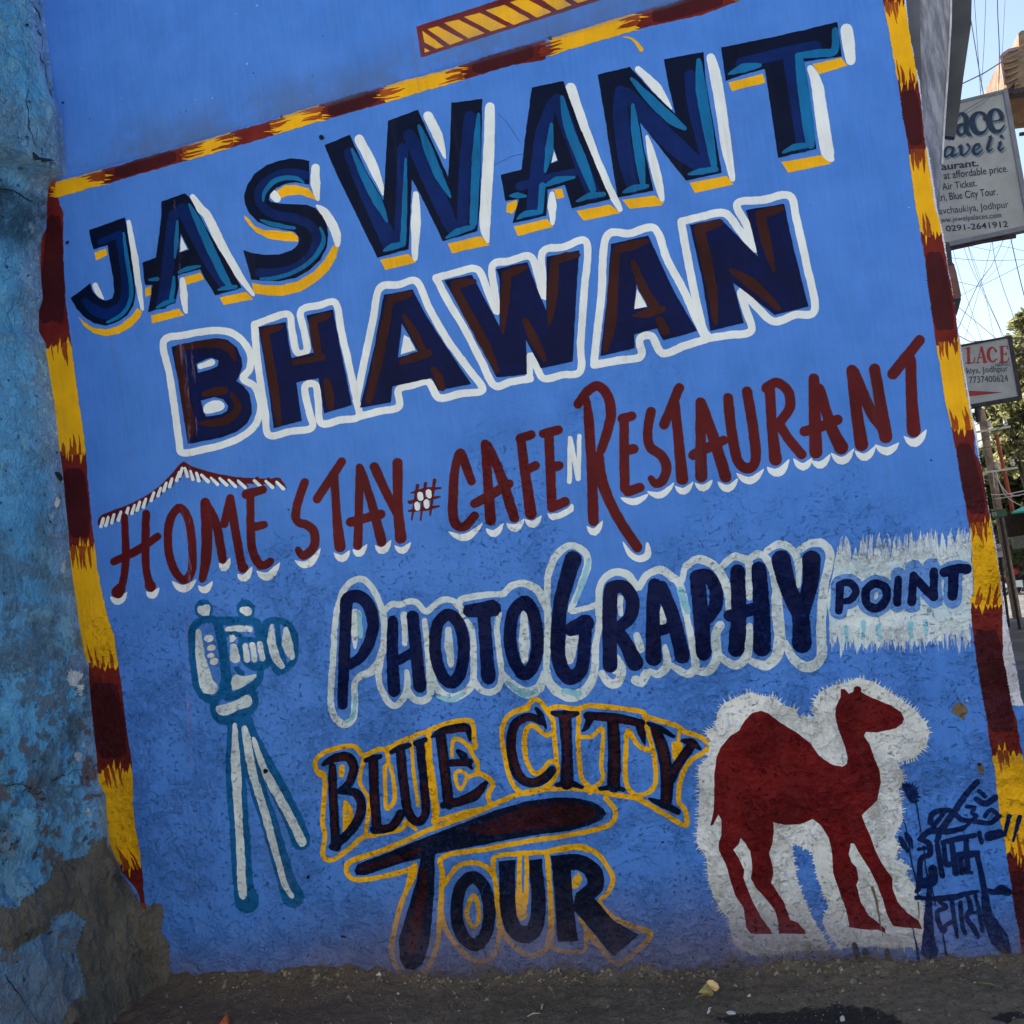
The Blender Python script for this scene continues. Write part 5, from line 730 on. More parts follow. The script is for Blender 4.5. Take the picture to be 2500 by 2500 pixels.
s.put(s.b.inputs['Base Color'], c); s.b.inputs['Roughness'].default_value = .7; s.b.inputs['Specular IOR Level'].default_value = .3
hh = s.math('ADD', s.math('MULTIPLY', n3, .8), s.math('MULTIPLY', s.rng(n2, .4, .6), .6)); hh = s.math('ADD', hh, s.math('MULTIPLY', s.rng(fl, .555, .57), .35)); hh = s.math('SUBTRACT', hh, s.math('MULTIPLY', s.rng(s.math('ADD', s.math('MULTIPLY', n2, .7), s.math('MULTIPLY', n3, .3)), .525, .55), .35)); hh = s.math('SUBTRACT', hh, s.math('MULTIPLY', pit, .8)); hh = s.math('ADD', hh, s.math('MULTIPLY', s.noise(90, 3, .6), .3)); s.bump(hh, .018)
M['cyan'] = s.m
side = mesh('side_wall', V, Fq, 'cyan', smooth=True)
tag(side, 'rough peeling cyan plastered wall meeting the painted wall at the left edge', 'wall')
def on_side(px, py, off=0.0):
    z = on_wall(px, py).z
    for _ in range(8):
        p0 = Vector((kx(z), 0, z)); d = ray(px, py); t = (p0-EYE).dot(NRM)/d.dot(NRM); p = EYE+d*t; z = p.z
    u = max(-.02, (p-p0).dot(DIR)); return side_pt(u, z, off)
M['crack'] = simple('crack_shadow', (.010, .016, .022), .95, .3)
ck = [S((0, 0), [(245, 5), (300, 80), (350, 140), (372, 215)], [4, 6, 12, 4]), S((0, 0), [(335, 312), (375, 350), (382, 400), (352, 500), (352, 570), (405, 640), (392, 740), (440, 830)], [6, 11, 4, 4, 7, 8, 9, 3]), S((0, 0), [(445, 860), (480, 920)], [14, 8]), S((0, 0), [(220, 860), (212, 1000), (235, 1160), (255, 1300), (280, 1400)], [4, 5, 8, 6, 6]),
 S((0, 0), [(-10, 1770), (120, 1810), (250, 1870), (345, 1932)], [16, 9, 12, 4]), S((0, 4), [(0, 1460), (50, 1530), (110, 1630), (200, 1770), (310, 1920)], [5, 14, 11, 4, 3]), S((0, 3), [(20, 1600), (200, 1620), (330, 1690), (440, 1640), (560, 1520), (640, 1530), (700, 1470), (790, 1470)], [4, 9, 12, 7, 6, 10, 5, 3])]  # level stroke at the ledge draws its shadow gap in dark colour
for q in ck: flat('crack', [('crack', q, 0)], side, mapf=on_side, base=.0022, jit=2.6)
hp = O((0, 0), [(255, 1450), (300, 1480), (355, 1545), (330, 1572), (280, 1530)])+O((0, 0), [(198, 240), (225, 238), (228, 262), (202, 265)])+O((0, 4), [(830, 1255), (872, 1262), (865, 1298), (835, 1290)])+O((0, 2), [(510, 590), (560, 600), (585, 660), (560, 680), (525, 640)])
flat('plaster_hole', [('crack', hp, 0)], side, mapf=on_side, base=.003, jit=1)
M['scuff'] = paint('white_scuff', (.55, .6, .62), .8, .2, wear=.0)
flat('white_scuff', [('scuff', fringe(O((0, 3), [(600, 560), (680, 540), (760, 600), (740, 680), (720, 790), (680, 690), (600, 670)]), 30, 3, 2)+fringe(O((0, 3), [(700, 1310), (770, 1310), (740, 1400), (715, 1370)]), 12, 3, 4)+fringe(O((0, 2), [(520, 830), (560, 850), (530, 930), (505, 900)]), 10, 3, 6)+fringe(O((0, 3), [(800, 1830), (845, 1840), (830, 1920), (805, 1900)]), 12, 3, 8), 0)], side, mapf=on_side, base=.003, jit=1.5)

# ------------------------------------------------------------------ grey cement smeared over the foot of the corner, one lump with depth
s = NT('smeared_cement'); x, y, z = s.xyz(); n1 = s.noise(6, 5, .6); n2 = s.noise(40, 5, .65)
c = s.mix(s.rng(n1, .35, .65), (.10, .092, .075), (.165, .145, .115)); c = s.mix(s.rng(s.noise(60, 2), .76, .79), c, (.5, .5, .48)); c = s.mix(s.rng(s.noise(12, 4, .6), .36, .28), c, (.02, .019, .016))
s.put(s.b.inputs['Base Color'], c); s.b.inputs['Roughness'].default_value = .8
s.bump(s.math('ADD', s.math('ADD', s.math('MULTIPLY', s.noise(10, 4, .6, stretch=(3, 3, .8)), 1.4), s.math('MULTIPLY', n2, .6)), s.math('MULTIPLY', s.noise(22, 6, .7), 1.0)), .022); M['cement'] = s.m
cem = [(-30, 830), (110, 850), (200, 740), (330, 680), (480, 560), (500, 450), (560, 400), (800, 350), (880, 220), (970, 160), (990, 280), (1060, 350), (1110, 440), (1150, 540), (1230, 640), (1290, 740), (1340, 850), (1400, 830), (1450, 790), (1520, 800), (1545, 880), (1530, 960), (1510, 1050), (1590, 1180), (1600, 1400), (1650, 1530), (1760, 1590), (1900, 1650), (2060, 1690), (2160, 1800), (2180, 2150), (420, 2150), (600, 1750), (820, 1650), (740, 1300), (720, 1200), (830, 960), (700, 860), (500, 920), (430, 1050), (170, 1180), (80, 1250), (-30, 1200)]
loop = fringe([('f', dens(gl((0, 4), cem), 6))], 22, 3.2, 5)[0][1]
ptsv = [Vector(p) for p in loop]; nb = len(ptsv)
def inside(p, L):
    r = False; j = len(L)-1
    for i in range(len(L)):
        if (L[i].y > p.y) != (L[j].y > p.y) and p.x < (L[j].x-L[i].x)*(p.y-L[i].y)/(L[j].y-L[i].y)+L[i].x: r = not r
        j = i
    return r
xs0, xs1 = min(p.x for p in ptsv), max(p.x for p in ptsv); ys0, ys1 = min(p.y for p in ptsv), max(p.y for p in ptsv)
allp = ptsv[:]; yy = ys0
while yy < ys1:
    xx = xs0
    while xx < xs1:
        p = Vector((xx+random.uniform(-1, 1), yy+random.uniform(-1, 1)))
        if inside(p, ptsv): allp.append(p)
        xx += 4.6
    yy += 4.6
ov, oe, of, _, _, _ = delaunay_2d_cdt(allp, [(i, (i+1) % nb) for i in range(nb)], [], 0, 1e-3)
V = []
def corner_px(py): return lerp_tab([(y, x) for x, y in CORN]+[(2600, 405)], py)
for p in ov:
    dd = min((p-q).length for q in ptsv[::2]); k = min(1, dd/26); k = k*k*(3-2*k)
    th = k*(.020+.022*noise.fractal(Vector((p.x/60, p.y/90, 3)), .8, 2.1, 4)+.010*noise.fractal(Vector((p.x/10, p.y/34, 3)), .8, 2.1, 3)+.007*noise.fractal(Vector((p.x/9, p.y/9, 8)), .6, 2.1, 3))+.002
    base_ = on_side(p.x, p.y, 0) if p.x < corner_px(p.y)+1 else on_wall(p.x, p.y, 0)
    fil = .03*math.exp(-((p.x-corner_px(p.y))/55)**2)*k
    V.append(base_+(EYE-base_).normalized()*(th+fil))
cm = mesh('cement_smear', V, [tuple(f) for f in of if inside(sum((ov[i] for i in f), Vector((0, 0)))/len(f), ptsv)], 'cement', smooth=True)
cm.parent = wall; cm['label'] = 'grey cement smeared over the foot of the corner'

# ------------------------------------------------------------------ ground: one sheet, fine near the wall, falling away down the alley
def gz(x, y):
    s_ = -.065*max(0, min(y, 44)-.4) if y > .4 else 0
    if y < .03 and -3.2 < x < 1.3:
        n_ = .5*noise.fractal(Vector((x*9, y*9, 1)), .7, 2.2, 6)+.5*noise.fractal(Vector((x*27, y*27, 4)), .6, 2.2, 4)
        f_ = (.030+.035*noise.noise(Vector((x*3.3, 4, 2)))+.02*noise.noise(Vector((x*15, 4, 2))))*math.exp(-(abs(min(y, 0)))/.045)
        if x < -1.45: f_ += .045*math.exp(-abs(min(y, 0))/.10)*min(1, (-1.45-x)/.3)
        return s_+.017*n_+f_
    return s_
gx = [-60, -30, -15, -8, -5, -4, -3.4]+[-3.1+.0135*i for i in range(320)]+[1.3, 1.6, 2, 2.5, 3, 3.5, 4, 5, 6, 8, 10, 14, 20, 30, 60, 150]
gy = [-60, -30, -15, -8, -5, -4, -3, -2.2, -1.7, -1.3, -1.1, -1.0]+[-.95+.0125*i for i in range(79)]+[.1, .25, .4, .8, 1.5, 2.5, 4, 6, 8, 10, 13, 16, 20, 24, 28, 34, 44, 60, 100, 200]
V = [(x, y, gz(x, y)) for y in gy for x in gx]; nx_ = len(gx)
s = NT('dusty_ground'); x, y, z = s.xyz(); n1 = s.noise(1.6, 5, .6); n2 = s.noise(14, 6, .65); n3 = s.noise(90, 4, .65)
c = s.mix(s.rng(n1, .35, .65), (.14, .112, .080), (.20, .16, .115)); c = s.mix(s.math('MULTIPLY', s.rng(n2, .5, .66), .6), c, (.25, .21, .16))
c = s.mix(s.math('MULTIPLY', s.rng(s.noise(45, 6, .7), .50, .66), .75), c, (.065, .052, .038)); c = s.mix(s.math('MULTIPLY', s.rng(x, -1.3, -1.9), s.rng(n2, .35, .6, .3, .9)), c, (.13, .088, .066))
def blob(cx, cy, rx, ry):
    a_ = s.math('DIVIDE', s.math('SUBTRACT', x, cx), rx); b_ = s.math('DIVIDE', s.math('SUBTRACT', y, cy), ry)
    r_ = s.math('SQRT', s.math('ADD', s.math('MULTIPLY', a_, a_), s.math('MULTIPLY', b_, b_)))
    r_ = s.math('ADD', r_, s.math('MULTIPLY', s.math('SUBTRACT', s.noise(9, 5, .7), .5), 1.6)); return s.rng(r_, 1.0, .8)
def gp(px, py, z0=0.0):
    d = ray(px, py); t = (z0-EYE.z)/d.z; return EYE+d*t
w1, w2 = gp(2030, 2495), gp(1860, 2488)
wet = s.math('MAXIMUM', blob(w1.x, w1.y, .20, .10), blob(w2.x, w2.y, .16, .05))
wet = s.math('MAXIMUM', wet, blob(gp(2470, 2480).x, gp(2470, 2480).y, .07, .03))
c = s.mix(wet, c, (.012, .011, .010))
c = s.mix(s.rng(s.noise(70, 2), .765, .79), c, (.34, .32, .28))
c = s.mix(s.rng(y, -1.2, -2.2), c, (.36, .32, .26)); far = s.rng(y, 3, 8); c = s.mix(far, c, (.12, .12, .115)); c = s.mix(s.math('MULTIPLY', far, s.rng(s.noise(1.1, 4), .5, .6)), c, (.20, .19, .17))  # street behind the viewer made paler to bounce light onto the wall
s.put(s.b.inputs['Base Color'], c); s.put(s.b.inputs['Roughness'], s.math('SUBTRACT', .92, s.math('MULTIPLY', wet, .3)))
nb_ = s.noise(38, 6, .7); s.bump(s.math('ADD', s.math('ADD', s.math('MULTIPLY', n2, .8), s.math('MULTIPLY', n3, .5)), nb_), .03); M['ground'] = s.m
gr_ = mesh('ground', V, [(i*nx_+j, i*nx_+j+1, (i+1)*nx_+j+1, (i+1)*nx_+j) for i in range(len(gy)-1) for j in range(nx_-1)], 'ground', smooth=True)
tag(gr_, kind='structure')

# grit and chips on the ground: nobody could count it
rnd = random.Random(3); V, Fq = [], []
M['grit'] = simple('grit', (.10, .085, .065), .9, .6, 40, two=(.26, .22, .17)); M['chipw'] = simple('pale_chip', (.5, .48, .44), .8, .2)
gg = [[], []], [[], []]
for i in range(4200):
    x_ = rnd.uniform(-2.6, .9); y_ = -rnd.random()**1.3*.75-.015; r_ = rnd.uniform(.0010, .0034) if rnd.random() < .95 else rnd.uniform(.0045, .010)
    k_ = 1 if rnd.random() < .05 else 0; V, Fq = gg[k_]; b = len(V); z_ = gz(x_, y_)
    for q in [(-1, -.6, -.3), (1, -.7, -.3), (.7, .9, -.3), (-.8, .8, -.3), (rnd.uniform(-.4, .4), rnd.uniform(-.4, .4), .9)]:
        V.append((x_+q[0]*r_*rnd.uniform(.7, 1.3), y_+q[1]*r_*rnd.uniform(.7, 1.3), z_+q[2]*r_))
    Fq += [(b, b+1, b+4), (b+1, b+2, b+4), (b+2, b+3, b+4), (b+3, b, b+4)]
for i in range(420):
    x_ = rnd.uniform(-2.5, .62); y_ = -abs(rnd.gauss(0, .028))-.004; r_ = rnd.uniform(.003, .011); V, Fq = gg[0]; b = len(V); z_ = gz(x_, y_)
    for q in [(-1, -.6, -.3), (1, -.7, -.3), (.7, .9, -.3), (-.8, .8, -.3), (-.5, -.4, .6), (.4, .3, .75)]: V.append((x_+q[0]*r_*rnd.uniform(.6, 1.3), y_+q[1]*r_*rnd.uniform(.6, 1.3), z_+q[2]*r_))
    Fq += [(b, b+1, b+5, b+4), (b+1, b+2, b+5), (b+2, b+3, b+4, b+5), (b+3, b, b+4)]
tag(mesh('grit', *gg[0], 'grit'), 'scattered dark grit on the ground along the wall', 'grit', kind='stuff')
tag(mesh('plaster_crumbs', *gg[1], 'chipw'), 'tiny pale plaster crumbs scattered on the ground along the wall', 'plaster crumbs', kind='stuff')
# dry leaf
M['leafd'] = simple('dry_leaf', (.24, .22, .07), .6, .3, 60, two=(.40, .34, .14)); M['leafl'] = simple('dry_leaf_tip', (.68, .46, .20), .6, .15, 60, two=(.75, .55, .28)); M['stem'] = simple('leaf_stalk', (.30, .26, .10), .7)
def gpt(px, py):
    p = gp(px, py, .02)
    for _ in range(4): p = gp(px, py, gz(p.x, p.y))
    return p
lf = empty('dry_leaf', gpt(1722, 2436), 'curled yellow dry leaf lying on the ground below the camel', 'leaf')
up_ = Vector((0, 0, 1))
def leafpt(px, py, h):
    q = gpt(1722, 2440); y0 = q.y; p = on_y(px, py, y0-.006*h); return p
def leafmesh(nm, tile, out, m, curl):
    ps = [leafpt(*q, 1) for q in gl(tile, out)]; cen = sum(ps, Vector())/len(ps)+Vector((0, -curl, 0)); n_ = len(ps)
    ps2 = [p+Vector((0, .003, 0)) for p in ps]
    return keep(mesh(nm, ps+[cen]+ps2+[cen+Vector((0, .003, 0))], [(i, (i+1) % n_, n_) for i in range(n_)]+[(n_+1+(i+1) % n_, n_+1+i, 2*n_+1) for i in range(n_)]+[(i, n_+1+i, n_+1+(i+1) % n_, (i+1) % n_) for i in range(n_)], m, smooth=False), lf)
leafmesh('blade', (3, 4), [(790, 1635), (850, 1570), (865, 1550), (905, 1590), (935, 1640), (930, 1665), (905, 1672), (840, 1655)], 'leafd', .010)
leafmesh('tip', (3, 4), [(868, 1545), (885, 1520), (925, 1518), (975, 1555), (990, 1590), (965, 1622), (940, 1622), (905, 1590)], 'leafl', .008)
keep(mesh('stalk', *tube([leafpt(*g((3, 4), 765, 1690), 1), leafpt(*g((3, 4), 795, 1668), 1), leafpt(*g((3, 4), 850, 1655), 1)], [.0018, .0016, .0014], 6), 'stem'), lf)
# orange wrapper, pale foil scraps, twigs
M['orange'] = simple('orange_wrapper', (.62, .13, .03), .45, .25, 30); M['foil'] = simple('foil_scrap', (.62, .64, .66), .35, .2, 40); M['twig'] = simple('twig_green', (.10, .12, .06), .8, .3); M['straw'] = simple('straw', (.42, .42, .30), .7, .3)
def scrap(nm, outl, m, lab, cat_, up=.012, grp=None):
    ps = [gpt(x, y) for x, y in outl]; n_ = len(ps); V = [p+Vector((0, 0, .001)) for p in ps]; cen = sum(ps, Vector())/n_
    V += [p*1.0+Vector((0, 0, up*random.uniform(.5, 1))) if False else cen+(p-cen)*.72+Vector((0, 0, up*random.uniform(.5, 1))) for p in ps]; V.append(cen+Vector((0, 0, up*1.25)))
    return tag(mesh(nm, V, [(i, (i+1) % n_, n_+(i+1) % n_, n_+i) for i in range(n_)]+[(n_+i, n_+(i+1) % n_, 2*n_) for i in range(n_)], m), lab, cat_, grp)
scrap('wrapper', [(533, 2512), (545, 2490), (556, 2482), (562, 2492), (560, 2512)], 'orange', 'crumpled orange wrapper on the ground at the bottom edge', 'litter', .02)
scrap('foil_scrap', [(1722, 2474), (1732, 2462), (1738, 2460), (1734, 2470), (1727, 2477)], 'foil', 'narrow pale foil scrap just below the dry leaf', 'litter', .006)
scrap('foil_scrap', [(1772, 2472), (1784, 2468), (1797, 2472), (1796, 2477), (1780, 2478)], 'foil', 'flat shiny foil scrap beside the black stain', 'litter', .006)
scrap('pebble', [(2050, 2486), (2058, 2484), (2064, 2489), (2062, 2494), (2052, 2495)], 'chipw', 'pale pebble lying in the black wet stain', 'pebble', .010)
scrap('pebble', [(2072, 2396), (2082, 2390), (2092, 2396), (2088, 2402), (2075, 2402)], 'grit', 'grey flat pebble below the camel hooves', 'pebble', .010)
def twig(a_, b_, r_, m, lab):
    p, q = gpt(*a_), gpt(*b_); mid = (p+q)/2+Vector((0, 0, .008)); tag(mesh('twig', *tube([p+Vector((0, 0, .003)), mid, q+Vector((0, 0, .003))], [r_*.6, r_, r_*.4], 6), m), lab, 'twig')
twig((1288, 2484), (1318, 2476), .0035, 'straw', 'short pale straw stalk on the ground below the letter O of TOUR')
twig((1322, 2466), (1328, 2452), .003, 'straw', 'upright pale straw stalk tip beside the lying straw')
twig((2385, 2401), (2450, 2416), .0035, 'twig', 'long thin dark twig on the ground at the alley corner')

# ------------------------------------------------------------------ alley: things fixed to the corner house
M['zinc'] = None
s = NT('brushed_grey_paint'); n1 = s.noise(3, 5, .65, stretch=(14, 6, 2.2), rot=(0, .55, 0)); n2 = s.noise(40, 3)
c = s.mix(s.rng(n1, .40, .66), (.145, .155, .195), (.36, .38, .44)); c = s.mix(s.rng(n2, .72, .75), c, (.7, .7, .72)); s.put(s.b.inputs['Base Color'], c); s.b.inputs['Roughness'].default_value = .5; s.bump(n1, .004); M['zinc'] = s.m
M['dgrey'] = simple('dark_grey_metal', (.065, .066, .068), .6, .3, 6); M['dgrey2'] = simple('gap_shade_grey', (.10, .105, .12), .6, .2, 6)
cb = empty('canopy_bracket', Vector((.66, .25, 2.6)), 'tall tapering grey metal side cheek of an awning beyond the corner', 'canopy')
def plate(nm, pxs, y, th, m, parent):
    a_ = [on_y(px, py, y) for px, py in pxs]; b_ = [p+Vector((0, th, 0)) for p in a_]; n_ = len(a_)
    return keep(mesh(nm, a_+b_, [tuple(range(n_))]+[tuple(range(n_, 2*n_))[::-1]]+[(i, n_+i, n_+(i+1) % n_, (i+1) % n_) for i in range(n_)], m), parent)
plate('cheek_panel', [(2236, -160), (2326, -160), (2321, 60), (2314, 180), (2305, 310), (2298, 420), (2292, 540), (2240, 400)], .10, .02, 'zinc', cb)
plate('gap_shade_plate', [(2190, -160), (2243, -160), (2246, 60), (2250, 200), (2253, 300), (2200, 300)], .085, .012, 'dgrey2', cb)  # dark plate standing in for the shadow gap beside the cheek
plate('return_panel', [(2320, -160), (2376, -160), (2371, 60), (2352, 190), (2341, 280), (2332, 335), (2300, 330)], .30, .03, 'dgrey', cb)
keep(mesh('edge_trim', *tube([on_y(2325, -160, .095), on_y(2321, 60, .095), on_y(2314, 180, .095), on_y(2305, 310, .095), on_y(2300, 400, .095)], .0035, 6), simple('pale_trim', (.55, .56, .58), .6)), cb)

# --- sign boards
M['board'] = simple('sign_board', (.47, .44, .35), .7, .12, 5, two=(.54, .51, .42)); M['boardf'] = simple('sign_frame', (.24, .23, .22), .6, .2, 8); M['ink'] = simple('sign_ink_dark_blue', (.012, .026, .055), .6, .3); M['inks'] = simple('sign_ink_shadow', (.16, .25, .26), .6, .2); M['inkr'] = simple('sign_ink_red', (.42, .025, .025), .6, .2); M['rustd'] = simple('rusty_dark_iron', (.05, .032, .032), .7, .4, 30)
def textmesh(txt, shear=0.0, bold=.0):
    cu_ = bpy.data.curves.new('t', 'FONT'); cu_.body = txt; cu_.resolution_u = 3; cu_.offset = bold; cu_.shear = shear
    o_ = bpy.data.objects.new('t', cu_); C.objects.link(o_); dg = bpy.context.evaluated_depsgraph_get(); dg.update()
    me_ = bpy.data.meshes.new_from_object(o_.evaluated_get(dg)); bpy.data.objects.remove(o_)
    return [v.co.copy() for v in me_.vertices], [tuple(p.vertices) for p in me_.polygons]
def sign_text(txt, t, x0, y0, x1, y1, hcap, yy, parent, m='ink', bold=.012, shear=0):
    """baseline from (x0,y0) to (x1,y1) in tile units, capital height hcap"""
    V, Fq = textmesh(txt, shear, bold); mx = max(v.x for v in V); mn = min(v.x for v in V)
    out = []; dx, dy = (x1-x0), (y1-y0)
    for v in V:
        k = (v.x-mn)/(mx-mn); h_ = v.y/.70*hcap; X = x0+dx*k-h_*.12*0; Y = y0+dy*k-h_
        X -= h_*.15
        out.append(on_y(*g(t, X, Y), yy))
    o = mesh('lettering', out, Fq, m); keep(o, parent); return o
def board(nm, px_r, top_l, top_r, bot_l, bot_r, yy, lab, frame_m):
    """board fixed to the side of the house at x=.66 reaching out to px_r"""
    tr, br, tl = on_y(*top_r, yy), on_y(*bot_r, yy), on_y(*top_l, yy); x1 = (tr.x+br.x)/2; zt_, zb = (tr.z+tl.z)/2, (br.z+on_y(*bot_l, yy).z)/2
    root = empty(nm, Vector((.68, yy, zb)), lab, 'sign')
    keep(bbox_bevel(mesh('panel', *box(.68, x1, yy, yy+.06, zb, zt_), 'board'), .004), root)
    w_ = .022
    fr = join(box(.672, x1+.004, yy-.008, yy+.066, zt_-.004, zt_+.012), box(.672, x1+.004, yy-.008, yy+.066, zb-w_, zb+.006), box(x1-w_*.7, x1+.010, yy-.0095, yy+.067, zb-w_+.001, zt_+.013))
    keep(mesh('frame', *fr, frame_m), root); return root, x1, zb, zt_
t40, t41 = (4, 0), (4, 1)
sg, sx1, szb, szt = board('sign_board', 0, (2345, 241), (2479, 226), (2310, 584), (2494, 566), 3.0, 'upper grey guest house sign board with dark blue shadowed lettering jutting into the alley', 'boardf')
def on_s1(px, py, off=0): return on_y(px, py, 3.0-.002-off)
big = (S(t40, [(1200, 1010), (1215, 1060), (1215, 1290)], [20, 44, 44])+S(t40, [(1180, 1295), (1250, 1285)], [10, 14])
 +S(t40, [(1290, 1110), (1340, 1070), (1385, 1110), (1390, 1240), (1430, 1275)], [34, 28, 50, 52, 16])+S(t40, [(1385, 1160), (1315, 1190), (1300, 1235), (1335, 1275), (1385, 1235)], [16, 42, 46, 28, 14])
 +S(t40, [(1568, 1120), (1555, 1075), (1500, 1060), (1450, 1110), (1450, 1190), (1495, 1255), (1560, 1240), (1590, 1190)], [44, 30, 22, 52, 60, 44, 24, 10])
 +S(t40, [(1620, 1150), (1690, 1135), (1725, 1125), (1705, 1055), (1660, 1030), (1615, 1070), (1605, 1160), (1650, 1235), (1710, 1230), (1752, 1175)], [12, 14, 40, 40, 22, 50, 62, 46, 26, 10])
 +S(t40, [(1262, 1395), (1215, 1385), (1180, 1440), (1195, 1480), (1240, 1450), (1270, 1390), (1250, 1465), (1290, 1460), (1310, 1440)], [24, 22, 34, 22, 14, 24, 30, 18, 8])+S(t40, [(1310, 1395), (1340, 1370), (1340, 1450), (1365, 1465), (1420, 1400), (1400, 1360)], [10, 28, 34, 18, 14, 26])
 +S(t40, [(1465, 1420), (1515, 1390), (1505, 1355), (1465, 1380), (1455, 1430), (1490, 1455), (1545, 1410)], [12, 18, 26, 26, 34, 24, 8])+S(t40, [(1600, 1290), (1620, 1285), (1590, 1400), (1600, 1430), (1640, 1400)], [10, 30, 32, 26, 8])+S(t40, [(1690, 1350), (1715, 1335), (1695, 1400), (1710, 1420), (1750, 1385)], [10, 28, 30, 24, 8])+S(t40, [(1718, 1285), (1722, 1287)], 32))
o = flat('lettering', [('inks', [(k, [(x+4.2, y+4.2) for x, y in q]) for k, q in big], 0), ('ink', big, 6)], None, mapf=on_s1, jit=.3); keep(o, sg)
yy1 = 3.0-.003
for txt, t, x0, y0, x1_, y1_, hc, bd in [('aurant.', t40, 1155, 1605, 1505, 1565, 66, .02), ('. at affordable price.', t40, 1140, 1695, 1785, 1620, 70, .004), ('., Air Ticket.', t40, 1115, 1800, 1490, 1755, 66, .004), ('ari, Blue City Tour.', t40, 1118, 1898, 1685, 1838, 70, .004), ('avchaukiya, Jodhpur', t41, 1135, 90, 1790, 25, 66, -.002), ('ww.jewelpalaces.com', t41, 1150, 168, 1720, 118, 50, .0), ('0291-2641912', t41, 1200, 252, 1785, 207, 56, .012)]:
    sign_text(txt, t, x0, y0, x1_, y1_, hc, yy1, sg, bold=bd)
for tt in (([on_y(2300, 612, 3.03), on_y(2400, 590, 3.03), on_y(2480, 577, 3.03)], .012, 8), ([on_y(2470, 231, 3.03), on_y(2477, 205, 3.03), on_y(2450, 235, 3.03)], .010, 6), ([on_y(2489, 328, 3.03), on_y(2560, 318, 3.03)], .012, 8)): keep(mesh('support_bar', *tube(*tt), 'rustd'), sg)
sg2, *_ = board('sign_board', 0, (2345, 837), (2478, 830), (2370, 982), (2482, 977), 4.5, 'lower small grey sign board with red PLACE lettering and a red arrow', 'rustd')
def on_s2(px, py, off=0): return on_y(px, py, 4.5-.002-off)
lace = (S(t41, [(1408, 1355), (1412, 1490)], 28)+S(t41, [(1385, 1355), (1430, 1350)], 10)+S(t41, [(1385, 1493), (1455, 1487), (1468, 1440)], [10, 12, 8])+S(t41, [(1530, 1345), (1495, 1488)], [10, 10])+S(t41, [(1532, 1345), (1565, 1482)], [20, 30])+S(t41, [(1508, 1442), (1552, 1438)], 9)+S(t41, [(1475, 1490), (1515, 1487)], 9)+S(t41, [(1545, 1484), (1590, 1480)], 9)
 +S(t41, [(1670, 1385), (1645, 1345), (1605, 1365), (1598, 1440), (1635, 1483), (1680, 1450)], [20, 12, 28, 30, 18, 10])+S(t41, [(1722, 1342), (1727, 1480)], 28)+S(t41, [(1702, 1340), (1775, 1334), (1780, 1360)], [10, 11, 10])+S(t41, [(1725, 1408), (1762, 1404)], 10)+S(t41, [(1765, 1390), (1767, 1422)], 8)+S(t41, [(1705, 1486), (1780, 1477), (1788, 1445)], [10, 12, 9]))
o = flat('lettering', [('inkr', lace, 1)], None, mapf=on_s2, jit=.25); keep(o, sg2)
o = flat('arrow', [('inkr', P(t41, [(1400, 1750), (1425, 1753), (1733, 1769), (1425, 1806), (1400, 1808)]), 1)], None, mapf=on_s2, jit=.25); keep(o, sg2)
for txt, x0, y0, x1_, y1_, hc in [('HAWELL', 1668, 1530, 1808, 1515, 36), ('kiya, Jodhpur', 1395, 1592, 1785, 1570, 58), ('7737400624', 1420, 1682, 1785, 1665, 62)]: sign_text(txt, t41, x0, y0, x1_, y1_, hc, 4.5-.003, sg2, bold=.0)
for tt in (([on_y(2480, 868, 4.53), on_y(2560, 852, 4.53)], .010, 8), ([on_y(2384, 984, 4.53), on_y(2389, 1030, 4.53)], .018, 8)): keep(mesh('support_bar', *tube(*tt), 'rustd'), sg2)
# wall lamp box
M['terra'] = simple('terracotta_box', (.26, .115, .075), .8, .2, 12); M['black'] = simple('black_iron', (.012, .012, .013), .6, .4, 20)
wl = empty('wall_lamp', Vector((.68, 1.6, 2.3)), 'brown box lantern with black foot fixed at the alley corner below the big sign', 'lamp')
plate('lantern_box', [(2300, 648), (2330, 648), (2335, 664), (2347, 722), (2345, 729), (2310, 730)], 1.6, .10, 'terra', wl)
plate('lantern_foot', [(2310, 731), (2347, 728), (2341, 752), (2336, 769), (2320, 765)], 1.59, .11, 'black', wl)
plate('bracket', [(2296, 590), (2317, 592), (2322, 610), (2325, 640), (2331, 647), (2300, 648)], 1.62, .06, 'dgrey', wl)
# ------------------------------------------------------------------ beyond: stone balcony, wires, pole, trees, stall, vehicles
s = NT('warm_sandstone'); n1 = s.noise(5, 5, .6); n2 = s.noise(2.5, 4, .6, stretch=(1, 1, 4))
c = s.mix(s.rng(n1, .35, .65), (.22, .14, .08), (.36, .24, .13)); c = s.mix(s.math('MULTIPLY', s.rng(n2, .5, .62), .7), c, (.20, .11, .08)); s.put(s.b.inputs['Base Color'], c); s.b.inputs['Roughness'].default_value = .85; s.bump(n1, .03); M['sand'] = s.m
M['pinkst'] = simple('pink_plaster_band', (.38, .24, .22), .85, .2, 4); M['shutter'] = simple('faded_green_shutter', (.05, .12, .10), .7, .2); M['glassd'] = simple('dark_window', (.02, .024, .03), .2, .2)
hs_ = empty('sandstone_house', Vector((8.6, 13, -.8)), 'warm sandstone house with a carved balcony corner at the top right', 'house')
keep(mesh('wall_body', *box(7.6, 11.5, 10, 17, -1.5, 9.2), 'sand'), hs_)
